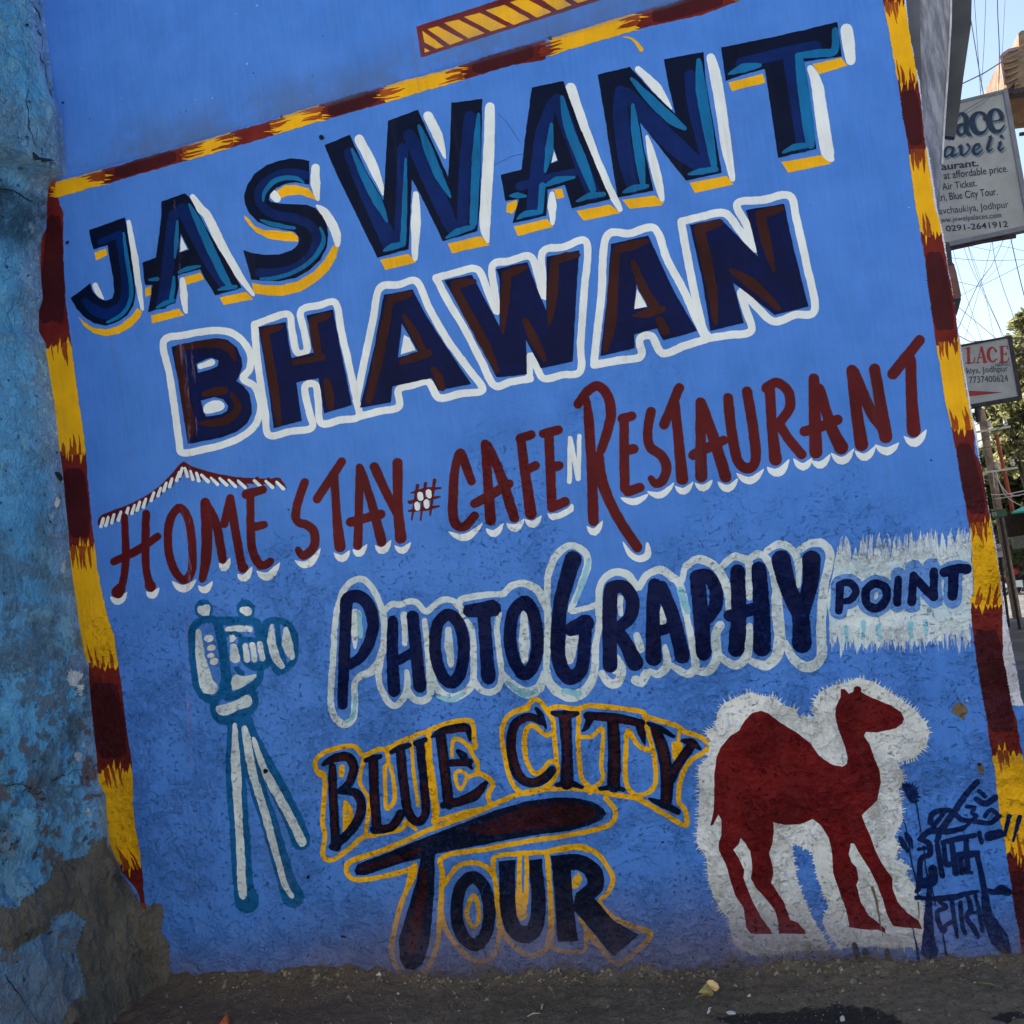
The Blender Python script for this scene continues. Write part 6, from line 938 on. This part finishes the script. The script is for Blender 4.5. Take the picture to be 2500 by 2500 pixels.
for zz_ in (1.2, 4.2):
    for yy_ in (11.5, 14.0):
        wf = keep(mesh('window', *box(7.53, 7.62, yy_, yy_+1.0, zz_, zz_+1.5), 'shutter'), hs_)
        pn = mesh('pane', *box(7.515, 7.535, yy_+.12, yy_+.88, zz_+.12, zz_+1.38), 'glassd'); keep(pn, wf) if False else setattr(pn, 'parent', wf)
bl = [on_y(2438, 140, 12), on_y(2444, 118, 12), on_y(2490, 112, 12)]
def slab(nm, pxs, y, th, m): return plate(nm, pxs, y, th, m, hs_)
slab('balcony_parapet', [(2447, 133), (2462, 122), (2486, 118), (3000, 40), (3000, 150), (2500, 214), (2462, 222), (2455, 205), (2450, 160)], 12, 1.6, 'sand')
slab('balcony_rail', [(2441, 138), (2446, 130), (2462, 119), (2487, 113), (2487, 121), (2463, 126), (2448, 139), (2455, 205), (2451, 206)], 11.96, .04, 'pinkst')
slab('roof_pillar', [(2486, 82), (2493, 75), (3000, 0), (3000, 40), (2488, 114)], 12.1, 1.2, 'sand')
for i in range(5): slab('carved_rib', [(2449+i, 148+i*17), (2466, 146+i*16), (2487, 139+i*15), (2487, 144+i*15), (2466, 152+i*16), (2450+i, 154+i*17)], 11.95, .05, 'sand')
slab('bracket_beam', [(2452, 222), (2500, 212), (3000, 130), (3000, 150), (2500, 225), (2458, 232)], 11.98, .2, 'rustd')
# wires
M['wire'] = simple('cable', (.10, .10, .12), .6, .3)
wires = [([(2408, -40), (2402, 120), (2394, 232)], 9, .006), ([(2434, -40), (2436, 40), (2440, 130), (2438, 224)], 8, .010), ([(2346, 206), (2400, 180), (2460, 142), (2510, 118)], 6, .012), ([(2338, 282), (2380, 255), (2410, 238), (2450, 228)], 2.9, .004), ([(2352, 282), (2395, 256), (2430, 226)], 2.85, .003),
 ([(2326, 630), (2400, 636), (2510, 634)], 10, .006), ([(2456, 570), (2420, 650), (2390, 690), (2340, 800)], 12, .010), ([(2477, 570), (2440, 650), (2400, 690), (2345, 722)], 13, .006), ([(2340, 560), (2370, 650), (2440, 800), (2455, 850)], 14, .007), ([(2352, 560), (2385, 670), (2450, 820)], 15, .007), ([(2360, 590), (2400, 700), (2430, 840)], 15, .006), ([(2465, 570), (2485, 660), (2510, 760)], 11, .012), ([(2325, 600), (2345, 680), (2400, 840)], 16, .007), ([(2500, 645), (2440, 675), (2390, 700), (2340, 688)], 12, .007), ([(2340, 750), (2400, 800), (2460, 850)], 12, .008), ([(2365, 600), (2420, 612), (2440, 600), (2510, 615)], 12, .006),
 ([(2336, 780), (2380, 830), (2395, 860)], 14, .006), ([(2422, 580), (2430, 640), (2455, 720), (2470, 760), (2495, 860)], 12, .008), ([(2345, 822), (2370, 835), (2400, 832)], 9, .010), ([(2425, 545), (2415, 620), (2352, 840)], 13, .006),
 ([(2482, 868), (2500, 850), (2540, 840)], 14, .010), ([(2440, 1045), (2475, 1020), (2510, 1000)], 15, .014), ([(2430, 1070), (2470, 1062), (2510, 1050)], 15, .012), ([(2422, 1090), (2465, 1080), (2515, 1068)], 15, .012)]
CABLES = ['thin cable dropping straight to the left end of the big sign top', 'thick cable dropping straight to the right end of the big sign top', 'slanting black cable above the big sign, from awning bracket to balcony', 'lower tie wire slanting over the face of the big sign', 'upper tie wire slanting over the face of the big sign', 'nearly level cable just below the big sign', "thick cable curving down leftward below the big sign's right half", 'cable just right of the thick one, curving to the lantern foot', 'steep cable leaning right from the lantern toward the small sign', 'second steep cable leaning right, close beside the first', 'third steep cable leaning right to the middle of the small sign', 'thick cable leaving the frame at the right between the two signs', "steep cable from the lantern box top to the small sign's top edge", 'cable falling leftward across the middle of the sky patch', "low cable from lantern foot to the small sign's right corner", 'wavy cable under the level one, between the two signs', "short low cable just left of the small sign's middle", 'long curving cable hanging right of the crossing point', "short sagging cable just above the small sign's top left", 'long thin cable falling left past the lantern to the corner', "dark cable leaving the small sign's right edge toward the frame edge", 'topmost cable crossing the tree just under the small sign', 'middle cable crossing the tree under the small sign', "lowest cable crossing the tree above the pole's cross arms"]
for i, (w_, y_, r_) in enumerate(wires):
    pts = cat(w_, False, 30); w3 = [on_y(px, py, y_+.02*i) for px, py in pts]
    if y_ > 5:                       # the run goes on to the roofs at either side
        e0 = (w3[0]-w3[1]).normalized(); e1 = (w3[-1]-w3[-2]).normalized()
        w3 = [w3[0]+e0*5+Vector((0, -.8, .5)), w3[0]+e0*2+Vector((0, -.2, .1))]+w3+[w3[-1]+e1*(1.2 if e1.z < -.5 else 5)+Vector((0, .6, 0))]
    o = mesh('overhead_wire', *tube(w3, r_*.5, 5), 'wire')
    tag(o, CABLES[i], 'cable', 'overhead cables strung across the alley')
# utility pole
M['polem'] = simple('weathered_pole', (.34, .27, .20), .85, .35, 8); M['ceram'] = simple('pale_insulator', (.7, .68, .62), .4, .1); M['redp'] = simple('red_pipe', (.45, .08, .04), .5, .2); M['greyb'] = simple('grey_steel_box', (.22, .25, .23), .5, .2)
pb = on_y(2440, 1260, 20); zg = gz(3, 20)
up = empty('utility_pole', Vector((pb.x, 20, zg)), 'brown utility pole hung with pale cables and a grey meter box in the alley', 'utility pole')
keep(mesh('pole', *tube([(pb.x, 20, zg-.3), (pb.x, 20, zg+4.6)], [.095, .08], 12), 'polem'), up)
keep(mesh('red_pipe', *tube([(pb.x+.28, 19.9, zg+1.6), (pb.x+.20, 19.9, zg+4.0)], .04, 8), 'redp'), up)
for zz_ in (3.2, 4.1):
    ca = keep(mesh('cross_arm', *box(pb.x-.35, pb.x+.5, 19.86, 19.94, zg+zz_, zg+zz_+.045), 'ceram' if zz_ < 5 else 'polem'), up)
    for k in (-.3, .1, .42):
        q = mesh('insulator', *tube([(pb.x+k, 19.9, zg+zz_+.07), (pb.x+k, 19.9, zg+zz_+.12), (pb.x+k, 19.9, zg+zz_+.17), (pb.x+k, 19.9, zg+zz_+.22)], [.03, .05, .035, .05], 8), 'ceram'); q.parent = ca
keep(bbox_bevel(mesh('meter_box', *box(pb.x+.10, pb.x+.34, 19.6, 19.84, zg+1.5, zg+2.15), 'greyb'), .015), up)
for i, (a_, b_, c_) in enumerate([((2428, 1160), (2460, 1205), (2490, 1210)), ((2430, 1150), (2455, 1210), (2492, 1234)), ((2420, 1208), (2460, 1206), (2510, 1196)), ((2428, 1218), (2470, 1212), (2510, 1204)), ((2424, 1152), (2426, 1170), (2428, 1190))]):
    keep(mesh('service_cable', *tube([on_y(px, py, 19.7) for px, py in cat([a_, b_, c_], False, 12)], .012, 5), 'ceram'), up)
# small signs
M['sgreen'] = simple('green_sign_paint', (.045, .16, .07), .5, .15); M['swhite'] = simple('white_sign_paint', (.62, .62, .60), .6, .1); M['ink2'] = simple('black_sign_ink', (.02, .02, .025), .6)
def smallsign(pxs, y, m, mt, txt, tl_, tr_, hc, lab):
    r_ = empty('shop_sign', on_y(*pxs[0], y), lab, 'sign'); plate('panel', pxs, y, .04, m, r_)
    V, Fq = textmesh(txt, 0, .01); mx = max(v.x for v in V); o_ = []
    for v in V:
        k = v.x/mx; px = tl_[0]+(tr_[0]-tl_[0])*k-v.y/.7*hc*.15; py = tl_[1]+(tr_[1]-tl_[1])*k-v.y/.7*hc; o_.append(on_y(px, py, y-.012))
    keep(mesh('lettering', o_, Fq, mt), r_); plate('frame', [(pxs[0][0]-2, pxs[0][1]-2), (pxs[1][0]+2, pxs[1][1]-2), (pxs[2][0]+2, pxs[2][1]+2), (pxs[3][0]-2, pxs[3][1]+2)], y+.041, .03, 'rustd', r_)
    keep(mesh('post', *tube([on_y((pxs[2][0]+pxs[3][0])/2, (pxs[2][1]+pxs[3][1])/2-2, y+.09), Vector((on_y(pxs[2][0], pxs[2][1], y).x-.1, y+.09, gz(3, y)))], .025, 8), 'rustd'), r_)
smallsign([(2422, 1250), (2456, 1243), (2459, 1259), (2425, 1266)], 16, 'sgreen', 'swhite', 'SS', (2422, 1261), (2434, 1258), 9, 'small dark green shop sign reading SS beside the utility pole')
smallsign([(2430, 1329), (2444, 1327), (2450, 1360), (2434, 1361)], 17, 'swhite', 'ink2', 'BILE', (2434, 1347), (2446, 1345), 9, 'small upright white sign with black letters under the green sign')
# stall with green awning
M['awn'] = simple('green_awning_cloth', (.01, .42, .30), .6, .15); M['wood'] = simple('dark_stall_wood', (.035, .026, .02), .8, .4)
az = gz(4.6, 18); stl = empty('market_stall', Vector((5.3, 18, az)), 'roadside stall under a bright green awning at the right edge', 'stall')
A0 = on_y(2469, 1251, 17); A1 = A0+Vector((2.6, .3, -.05)); 
keep(mesh('awning', [A0, A1, A1+Vector((0, 1.3, .06)), A0+Vector((.5, 1.3, .06)), A0-Vector((0, 0, .03)), A1-Vector((0, 0, .09)), A1+Vector((0, 1.3, .02)), A0+Vector((.5, 1.3, .02))], [(0, 1, 2, 3), (7, 6, 5, 4), (0, 4, 5, 1), (1, 5, 6, 2), (2, 6, 7, 3), (3, 7, 4, 0)], 'awn'), stl)
for k in (1.0, 2.4): keep(mesh('post', *tube([(A0.x+k, A0.y+.2, az), (A0.x+k, A0.y+.2, A0.z+.04)], .03, 8), 'wood'), stl)
keep(mesh('underside_shade', *box(A0.x+.05, A0.x+2.5, A0.y+.9, A0.y+.98, A0.z-.50, A0.z-.02), 'wood'), stl)  # dark board standing in for the shade under the awning
keep(mesh('counter', *box(A0.x+1.3, A0.x+2.4, A0.y+.6, A0.y+1.2, az, az+.85), 'wood'), stl)

# vehicles
M['tyre'] = simple('tyre', (.016, .016, .017), .85, .2); M['chrome'] = simple('dull_chrome', (.5, .5, .5), .3, .1, metal=.8); M['redb'] = simple('red_bodywork', (.28, .015, .015), .35, .1); M['blackb'] = simple('black_bodywork', (.02, .02, .024), .35, .2); M['lens'] = simple('lamp_lens', (.6, .6, .55), .2, .1); M['yel'] = simple('yellow_bodywork', (.70, .52, .03), .4, .1); M['seat'] = simple('black_seat', (.014, .014, .015), .6, .2)
def torus(c_, R, r, n=18, m=8, ax='x'):
    V, Fq = [], []
    for i in range(n):
        for j in range(m):
            a_, b_ = 2*pi*i/n, 2*pi*j/m; rr = R+r*cos(b_); p = (r*sin(b_), rr*cos(a_), rr*sin(a_)) if ax == 'x' else (rr*cos(a_), r*sin(b_), rr*sin(a_))
            V.append((c_[0]+p[0], c_[1]+p[1], c_[2]+p[2])); Fq.append((i*m+j, ((i+1) % n)*m+j, ((i+1) % n)*m+(j+1) % m, i*m+(j+1) % m))
    return V, Fq
def motorbike(loc, rz, col, lab, grp='motorbikes parked in the alley'):
    r_ = bpy.data.objects.new('motorbike', None); C.objects.link(r_); tag(r_, lab, 'motorbike', grp)
    def add(n_, vf, m, p=r_, sm=False):
        o_ = mesh(n_, *vf, m, smooth=sm); o_.parent = p; return o_
    for yy_ in (-.62, .62):
        w_ = add('wheel', torus((0, yy_, .30), .26, .05), 'tyre', sm=True)
        add('rim', join(torus((0, yy_, .30), .20, .015, 16, 6), *[tube([(0, yy_, .30), (0, yy_+.2*cos(a_), .30+.2*sin(a_))], .008, 5) for a_ in (0, 1.05, 2.1, 3.14, 4.2, 5.2)]), 'chrome', w_)
    add('engine', join(box(-.11, .11, -.18, .20, .28, .52), tube([(.13, .1, .30), (.15, -.2, .28), (.16, -.75, .36)], [.025, .03, .045], 8)), 'chrome')
    add('fuel_tank', tube([(0, -.12, .80), (0, .02, .84), (0, .22, .86), (0, .38, .80)], [.06, .14, .15, .06], 12), col, sm=True)
    add('seat', tube([(0, -.80, .84), (0, -.55, .80), (0, -.30, .76), (0, -.08, .80)], [.06, .13, .12, .09], 10), 'seat', sm=True)
    add('tail', tube([(0, -.50, .68), (0, -.85, .80), (0, -.98, .78)], [.10, .08, .03], 8), col, sm=True)
    add('fork', join(tube([(.09, .62, .30), (.09, .40, .95)], .022, 6), tube([(-.09, .62, .30), (-.09, .40, .95)], .022, 6)), 'chrome')
    add('handlebar', tube([(-.34, .22, 1.02), (-.20, .36, 1.00), (.20, .36, 1.00), (.34, .22, 1.02)], .016, 6), 'blackb')
    h_ = add('headlight', tube([(0, .42, .88), (0, .54, .88)], [.07, .095], 12), 'blackb'); add('lens', tube([(0, .541, .88), (0, .56, .88)], [.085, .05], 12), 'lens', h_)
    add('mudguard', tube([(0, .92, .48), (0, .78, .62), (0, .60, .66), (0, .45, .60)], [.04, .06, .06, .04], 6), col, sm=True)
    r_.location = loc; r_.rotation_euler = (0, .08, rz); return r_
def gl_(px, py):                      # ground point of the sloping alley seen at a mark
    d = ray(px, py); t = .5
    for _ in range(60):
        p = EYE+d*t; e = p.z-gz(p.x, p.y); t += e/max(.02, -d.z+.065*d.y)*.7
    return EYE+d*t
for px, py, rz, col, lab in [(2468, 1453, .5, 'blackb', 'black parked motorbike nearest the alley corner'), (2492, 1452, .9, 'redb', 'red parked motorbike second from the alley corner'), (2520, 1446, .7, 'blackb', 'black parked motorbike cut by the right edge')]:
    p = gl_(px, py); motorbike((p.x, p.y, gz(p.x, p.y)), rz, col, lab)
# auto rickshaw at the right
p = gl_(2560, 1440); ar = bpy.data.objects.new('auto_rickshaw', None); C.objects.link(ar); tag(ar, 'yellow auto rickshaw with a pale roof stripe at the right edge', 'auto rickshaw')
def adda(n_, vf, m, par=ar, bev=0):
    o_ = mesh(n_, *vf, m); 
    if bev: bbox_bevel(o_, bev)
    o_.parent = par; return o_
adda('cabin', ([(-.62, -1.2, .35), (.62, -1.2, .35), (.62, .7, .35), (-.62, .7, .35), (-.62, -1.25, 1.0), (.62, -1.25, 1.0), (.45, 1.15, .95), (-.45, 1.15, .95), (.3, 1.25, .4), (-.3, 1.25, .4)], [(0, 3, 2, 1), (3, 9, 8, 2), (0, 1, 5, 4), (1, 2, 8, 6, 5), (8, 9, 7, 6), (9, 3, 0, 4, 7), (4, 5, 6, 7)]), 'yel', bev=.04)
adda('roof', box(-.66, .66, -1.3, .75, 1.62, 1.72), 'yel', bev=.04); adda('roof_stripe', box(-.67, .67, -1.31, .76, 1.55, 1.60), 'swhite')
adda('windscreen', box(-.5, .5, .74, .77, .98, 1.55), 'glassd')
for xx_ in (-.60, .60):
    for yy_ in (-1.2, .70): adda('pillar', tube([(xx_, yy_, .95), (xx_*.96, yy_, 1.63)], .025, 6), 'blackb')
for c_ in ((-.55, -.8, .24), (.55, -.8, .24), (0, 1.1, .24)): adda('wheel', torus(c_, .19, .055), 'tyre')
adda('headlight', tube([(0, 1.24, .72), (0, 1.32, .72)], [.08, .09], 10), 'lens')
ar.location = (p.x+.2, p.y, gz(p.x, p.y)); ar.rotation_euler = (0, 0, .4)
# seated rider in a red and white top
M['skin'] = simple('brown_skin', (.20, .10, .06), .6, .1); M['hair'] = simple('black_hair', (.01, .009, .008), .6); M['shirt'] = simple('red_white_shirt', (.48, .03, .04), .7, .2, 3, two=(.62, .55, .52)); M['trou'] = simple('dark_trousers', (.03, .03, .045), .8, .2)
p = gl_(2466, 1453); base = Vector((p.x+.05, p.y-.35, gz(p.x, p.y)))
pe = bpy.data.objects.new('person', None); C.objects.link(pe); tag(pe, 'person in a red and white shirt sitting sideways on a parked motorbike', 'person')
def skin(nm, nodes, edges, m, par):
    me_ = bpy.data.meshes.new(nm); me_.from_pydata([n_[0] for n_ in nodes], edges, []); o_ = bpy.data.objects.new(nm, me_); C.objects.link(o_)
    md = o_.modifiers.new('s', 'SKIN'); sd = me_.skin_vertices[0].data
    for i, n_ in enumerate(nodes): sd[i].radius = (n_[1], n_[1]*n_[2] if len(n_) > 2 else n_[1])
    sd[0].use_root = True; ss = o_.modifiers.new('u', 'SUBSURF'); ss.levels = ss.render_levels = 2
    dg = bpy.context.evaluated_depsgraph_get(); dg.update(); m2 = bpy.data.meshes.new_from_object(o_.evaluated_get(dg)); bpy.data.objects.remove(o_)
    m2.materials.clear(); m2.materials.append(M[m]); m2.polygons.foreach_set('use_smooth', [True]*len(m2.polygons))
    q = bpy.data.objects.new(nm, m2); C.objects.link(q); q.parent = par; return q
body_n = [((0, 0, .86), .15), ((0, .02, 1.05), .14), ((0, .04, 1.25), .16), ((0, .03, 1.38), .06), ((0, 0, 1.46), .055), ((0, -.02, 1.58), .095), ((0, -.02, 1.66), .085),
 ((.19, .03, 1.32), .06), ((.26, -.06, 1.08), .045), ((.20, -.26, .98), .035), ((.16, -.33, .97), .03), ((-.19, .03, 1.32), .06), ((-.26, -.05, 1.08), .045), ((-.20, -.24, .95), .035), ((-.16, -.31, .94), .03),
 ((.12, -.16, .84), .09), ((.14, -.46, .80), .075), ((.14, -.48, .42), .05), ((.14, -.48, .09), .04), ((.15, -.64, .05), .035), ((-.12, -.16, .84), .09), ((-.14, -.44, .80), .075), ((-.14, -.46, .42), .05), ((-.14, -.46, .09), .04), ((-.15, -.62, .05), .035)]
skin('body', body_n, [(0, 1), (1, 2), (2, 3), (3, 4), (4, 5), (5, 6), (2, 7), (7, 8), (8, 9), (9, 10), (2, 11), (11, 12), (12, 13), (13, 14), (0, 15), (15, 16), (16, 17), (17, 18), (18, 19), (0, 20), (20, 21), (21, 22), (22, 23), (23, 24)], 'skin', pe)
skin('shirt', [((0, 0, .88), .175), ((0, .02, 1.05), .165), ((0, .04, 1.26), .18), ((0, .03, 1.36), .09), ((.20, .03, 1.32), .075), ((.26, -.06, 1.10), .06), ((-.20, .03, 1.32), .075), ((-.26, -.05, 1.10), .06)], [(0, 1), (1, 2), (2, 3), (2, 4), (4, 5), (2, 6), (6, 7)], 'shirt', pe)
skin('trousers', [((0, -.02, .84), .165), ((.12, -.18, .84), .105), ((.14, -.46, .80), .088), ((.14, -.48, .42), .068), ((.14, -.48, .14), .06), ((-.12, -.18, .84), .105), ((-.14, -.44, .80), .088), ((-.14, -.46, .42), .068), ((-.14, -.46, .14), .06)], [(0, 1), (1, 2), (2, 3), (3, 4), (0, 5), (5, 6), (6, 7), (7, 8)], 'trou', pe)
skin('hair', [((0, .02, 1.64), .105), ((0, .03, 1.70), .09)], [(0, 1)], 'hair', pe)
pe.location = base; pe.rotation_euler = (0, 0, .5)

# trees
def leafmat(nm, a_, b_):
    s = NT(nm); n_ = s.noise(1.3, 3, .6); n2_ = s.noise(14, 2, .5); c_ = s.mix(s.rng(n_, .35, .65), a_, b_); c_ = s.mix(s.math('MULTIPLY', s.rng(n2_, .45, .7), .5), c_, tuple(min(1, k*1.7) for k in b_))
    s.put(s.b.inputs['Base Color'], c_); s.b.inputs['Roughness'].default_value = .55
    tr_ = s.n.new('ShaderNodeBsdfTranslucent'); s.L(c_, tr_.inputs[0]); mx_ = s.n.new('ShaderNodeMixShader'); mx_.inputs[0].default_value = .65
    s.L(s.b.outputs[0], mx_.inputs[1]); s.L(tr_.outputs[0], mx_.inputs[2]); s.L(mx_.outputs[0], s.out.inputs[0]); return s.m
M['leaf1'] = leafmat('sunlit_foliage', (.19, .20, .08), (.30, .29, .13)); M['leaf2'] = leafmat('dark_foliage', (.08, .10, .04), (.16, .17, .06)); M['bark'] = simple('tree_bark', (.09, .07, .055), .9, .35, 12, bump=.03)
def tree(lab, y, blobs, nleaf, size, mat, trunk_px, seed):
    rn = random.Random(seed); tp = on_y(*trunk_px, y); zb = gz(5, y); root = bpy.data.objects.new('tree', None); C.objects.link(root); root.location = (tp.x, y, zb); tag(root, lab, 'tree')
    L0 = root.location; V, Fq = [], []; cen = []
    for px, py, r_ in blobs:
        p = on_y(px, py, y); R_ = r_*(y+3.5)/F_PX; cen.append((p-L0+Vector((0, rn.uniform(-.6, .6)*R_, 0)), R_))
    tot = sum(R_**2.2 for _, R_ in cen)
    for c_, R_ in cen:
        subs = []
        for _ in range(max(5, int(26*R_/1.2))):
            d_ = Vector((rn.gauss(0, 1), rn.gauss(0, 1), rn.gauss(0, 1))).normalized()*R_*rn.uniform(.45, 1.0); subs.append((c_+d_, R_*rn.uniform(.14, .30)))
        for _ in range(int(nleaf*R_**2.2/tot)):
            sc, sr = rn.choice(subs); q = sc+Vector((rn.gauss(0, 1), rn.gauss(0, 1), rn.gauss(0, 1)))*sr*.62; a_ = Vector((rn.gauss(0, 1), rn.gauss(0, 1), rn.gauss(0, .7))).normalized(); b_ = a_.cross(Vector((rn.gauss(0, 1), rn.gauss(0, 1), rn.gauss(0, 1)))).normalized(); l_ = size*rn.uniform(.6, 1.5); k = len(V)
            V += [q-a_*l_, q+b_*l_*.42, q+a_*l_, q-b_*l_*.42]; Fq.append((k, k+1, k+2, k+3))
    o_ = mesh('crown', V, Fq, mat); o_.parent = root
    parts = [tube([(0, 0, -.3), (.08, 0, 1.2), (-.05, .1, 2.6), (.1, 0, 3.8)], [.32, .25, .20, .14], 10)]
    for c_, R_ in cen: parts.append(tube([(0, 0, 2.2+rn.uniform(-.6, .9)), tuple((Vector((0, 0, 3))+c_)/2+Vector((rn.uniform(-.3, .3), 0, .3))), tuple(c_)], [.11, .075, .03], 7))
    o_ = mesh('trunk', *join(*parts), 'bark', smooth=True); o_.parent = root; return root
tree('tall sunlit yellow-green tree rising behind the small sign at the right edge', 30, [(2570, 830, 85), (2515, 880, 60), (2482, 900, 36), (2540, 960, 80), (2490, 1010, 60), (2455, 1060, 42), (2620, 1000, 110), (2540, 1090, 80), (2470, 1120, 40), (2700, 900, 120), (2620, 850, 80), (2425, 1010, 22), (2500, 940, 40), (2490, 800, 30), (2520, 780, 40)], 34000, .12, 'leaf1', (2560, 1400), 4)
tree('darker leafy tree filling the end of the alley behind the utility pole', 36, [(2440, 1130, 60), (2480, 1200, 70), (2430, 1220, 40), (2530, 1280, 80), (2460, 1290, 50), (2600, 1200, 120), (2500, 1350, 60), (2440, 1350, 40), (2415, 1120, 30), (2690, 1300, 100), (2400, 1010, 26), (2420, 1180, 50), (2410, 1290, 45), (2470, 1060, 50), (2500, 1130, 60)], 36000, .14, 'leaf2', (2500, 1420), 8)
# house closing the alley
bh = empty('house', Vector((8, 46, -2.9)), 'pale plastered house with dark shop openings closing the far end of the alley', 'house')
M['paleh'] = simple('pale_house_plaster', (.34, .30, .24), .85, .15, 3)
keep(mesh('wall_body', *box(1, 22, 46, 52, -3, 2.2), 'paleh'), bh)
for i in range(6):
    q = keep(mesh('shop_opening', *box(2+i*3.3, 4.4+i*3.3, 45.9, 46.05, -2.9, -.5), 'glassd'), bh)
for i in range(6): keep(mesh('window', *box(2.5+i*3.3, 3.6+i*3.3, 45.93, 46.04, .3, 1.6), 'shutter'), bh)
keep(mesh('cornice', *box(.8, 22.2, 45.6, 46.1, 2.2, 2.45), 'paleh'), bh)

# ------------------------------------------------------------------ the sunny side of the street behind the viewer, and the next house down the alley
def facade(nm, x0, x1, y0, y1, z0, z1, m, side_, lab):
    r_ = bpy.data.objects.new('house', None); C.objects.link(r_); r_.location = ((x0+x1)/2, (y0+y1)/2, z0); tag(r_, lab, 'house')
    def add(n_, vf, mm, p=None):
        o_ = mesh(n_, [(v[0]-r_.location.x, v[1]-r_.location.y, v[2]-z0) for v in vf[0]], vf[1], mm); o_.parent = p or r_; return o_
    add('wall_body', box(x0, x1, y0, y1, z0, z1), m); add('parapet', box(x0-.08, x1+.08, y0-.08, y1+.08, z1, z1+.35), m)
    if side_ == 'y':
        n_ = int((x1-x0)/1.9)
        for fl in (1.0, 4.0):
            for i in range(n_):
                xx = x0+(i+.5)*(x1-x0)/n_
                w_ = add('window', box(xx-.42, xx+.42, y1-.02, y1+.05, fl, fl+1.3), 'shutter'); add('pane', box(xx-.3, xx+.3, y1+.05, y1+.06, fl+.12, fl+1.18), 'glassd', w_)
                add('sill', box(xx-.5, xx+.5, y1-.01, y1+.12, fl-.09, fl-.005), m)
    else:
        for fl in (1.2, 4.2):
            for yy in (y0+2, y0+5.5, y0+9):
                w_ = add('window', box(x1-.02, x1+.05, yy-.42, yy+.42, fl, fl+1.3), 'shutter'); add('pane', box(x1+.05, x1+.06, yy-.3, yy+.3, fl+.12, fl+1.18), 'glassd', w_)
    return r_
M['cream'] = simple('cream_house_plaster', (.74, .68, .56), .85, .12, 3); M['bluep'] = simple('pale_blue_house_plaster', (.55, .66, .76), .85, .12, 3); M['ochre'] = simple('ochre_house_plaster', (.72, .62, .46), .85, .12, 3)
facade('house', -10.5, -4.2, -14, -8.4, 0, 5.6, 'ochre', 'y', 'unseen ochre plastered house across the street to the left behind the viewer')  # unseen row opposite, added to bounce warm sunlight onto the painted wall
facade('house', -4.1, 2.6, -14, -8.0, 0, 5.9, 'cream', 'y', 'unseen cream plastered house straight across the street behind the viewer')
facade('house', 2.7, 9.5, -14, -8.5, 0, 5.2, 'bluep', 'y', 'unseen pale blue plastered house across the street to the right behind the viewer')
facade('house', -3.5, 1.9, 10.2, 22.5, -2.4, 6.4, 'paleh', 'x', 'tall pale unseen house along the left side of the alley beyond the painted corner')  # hidden house added to throw the alley floor into shade
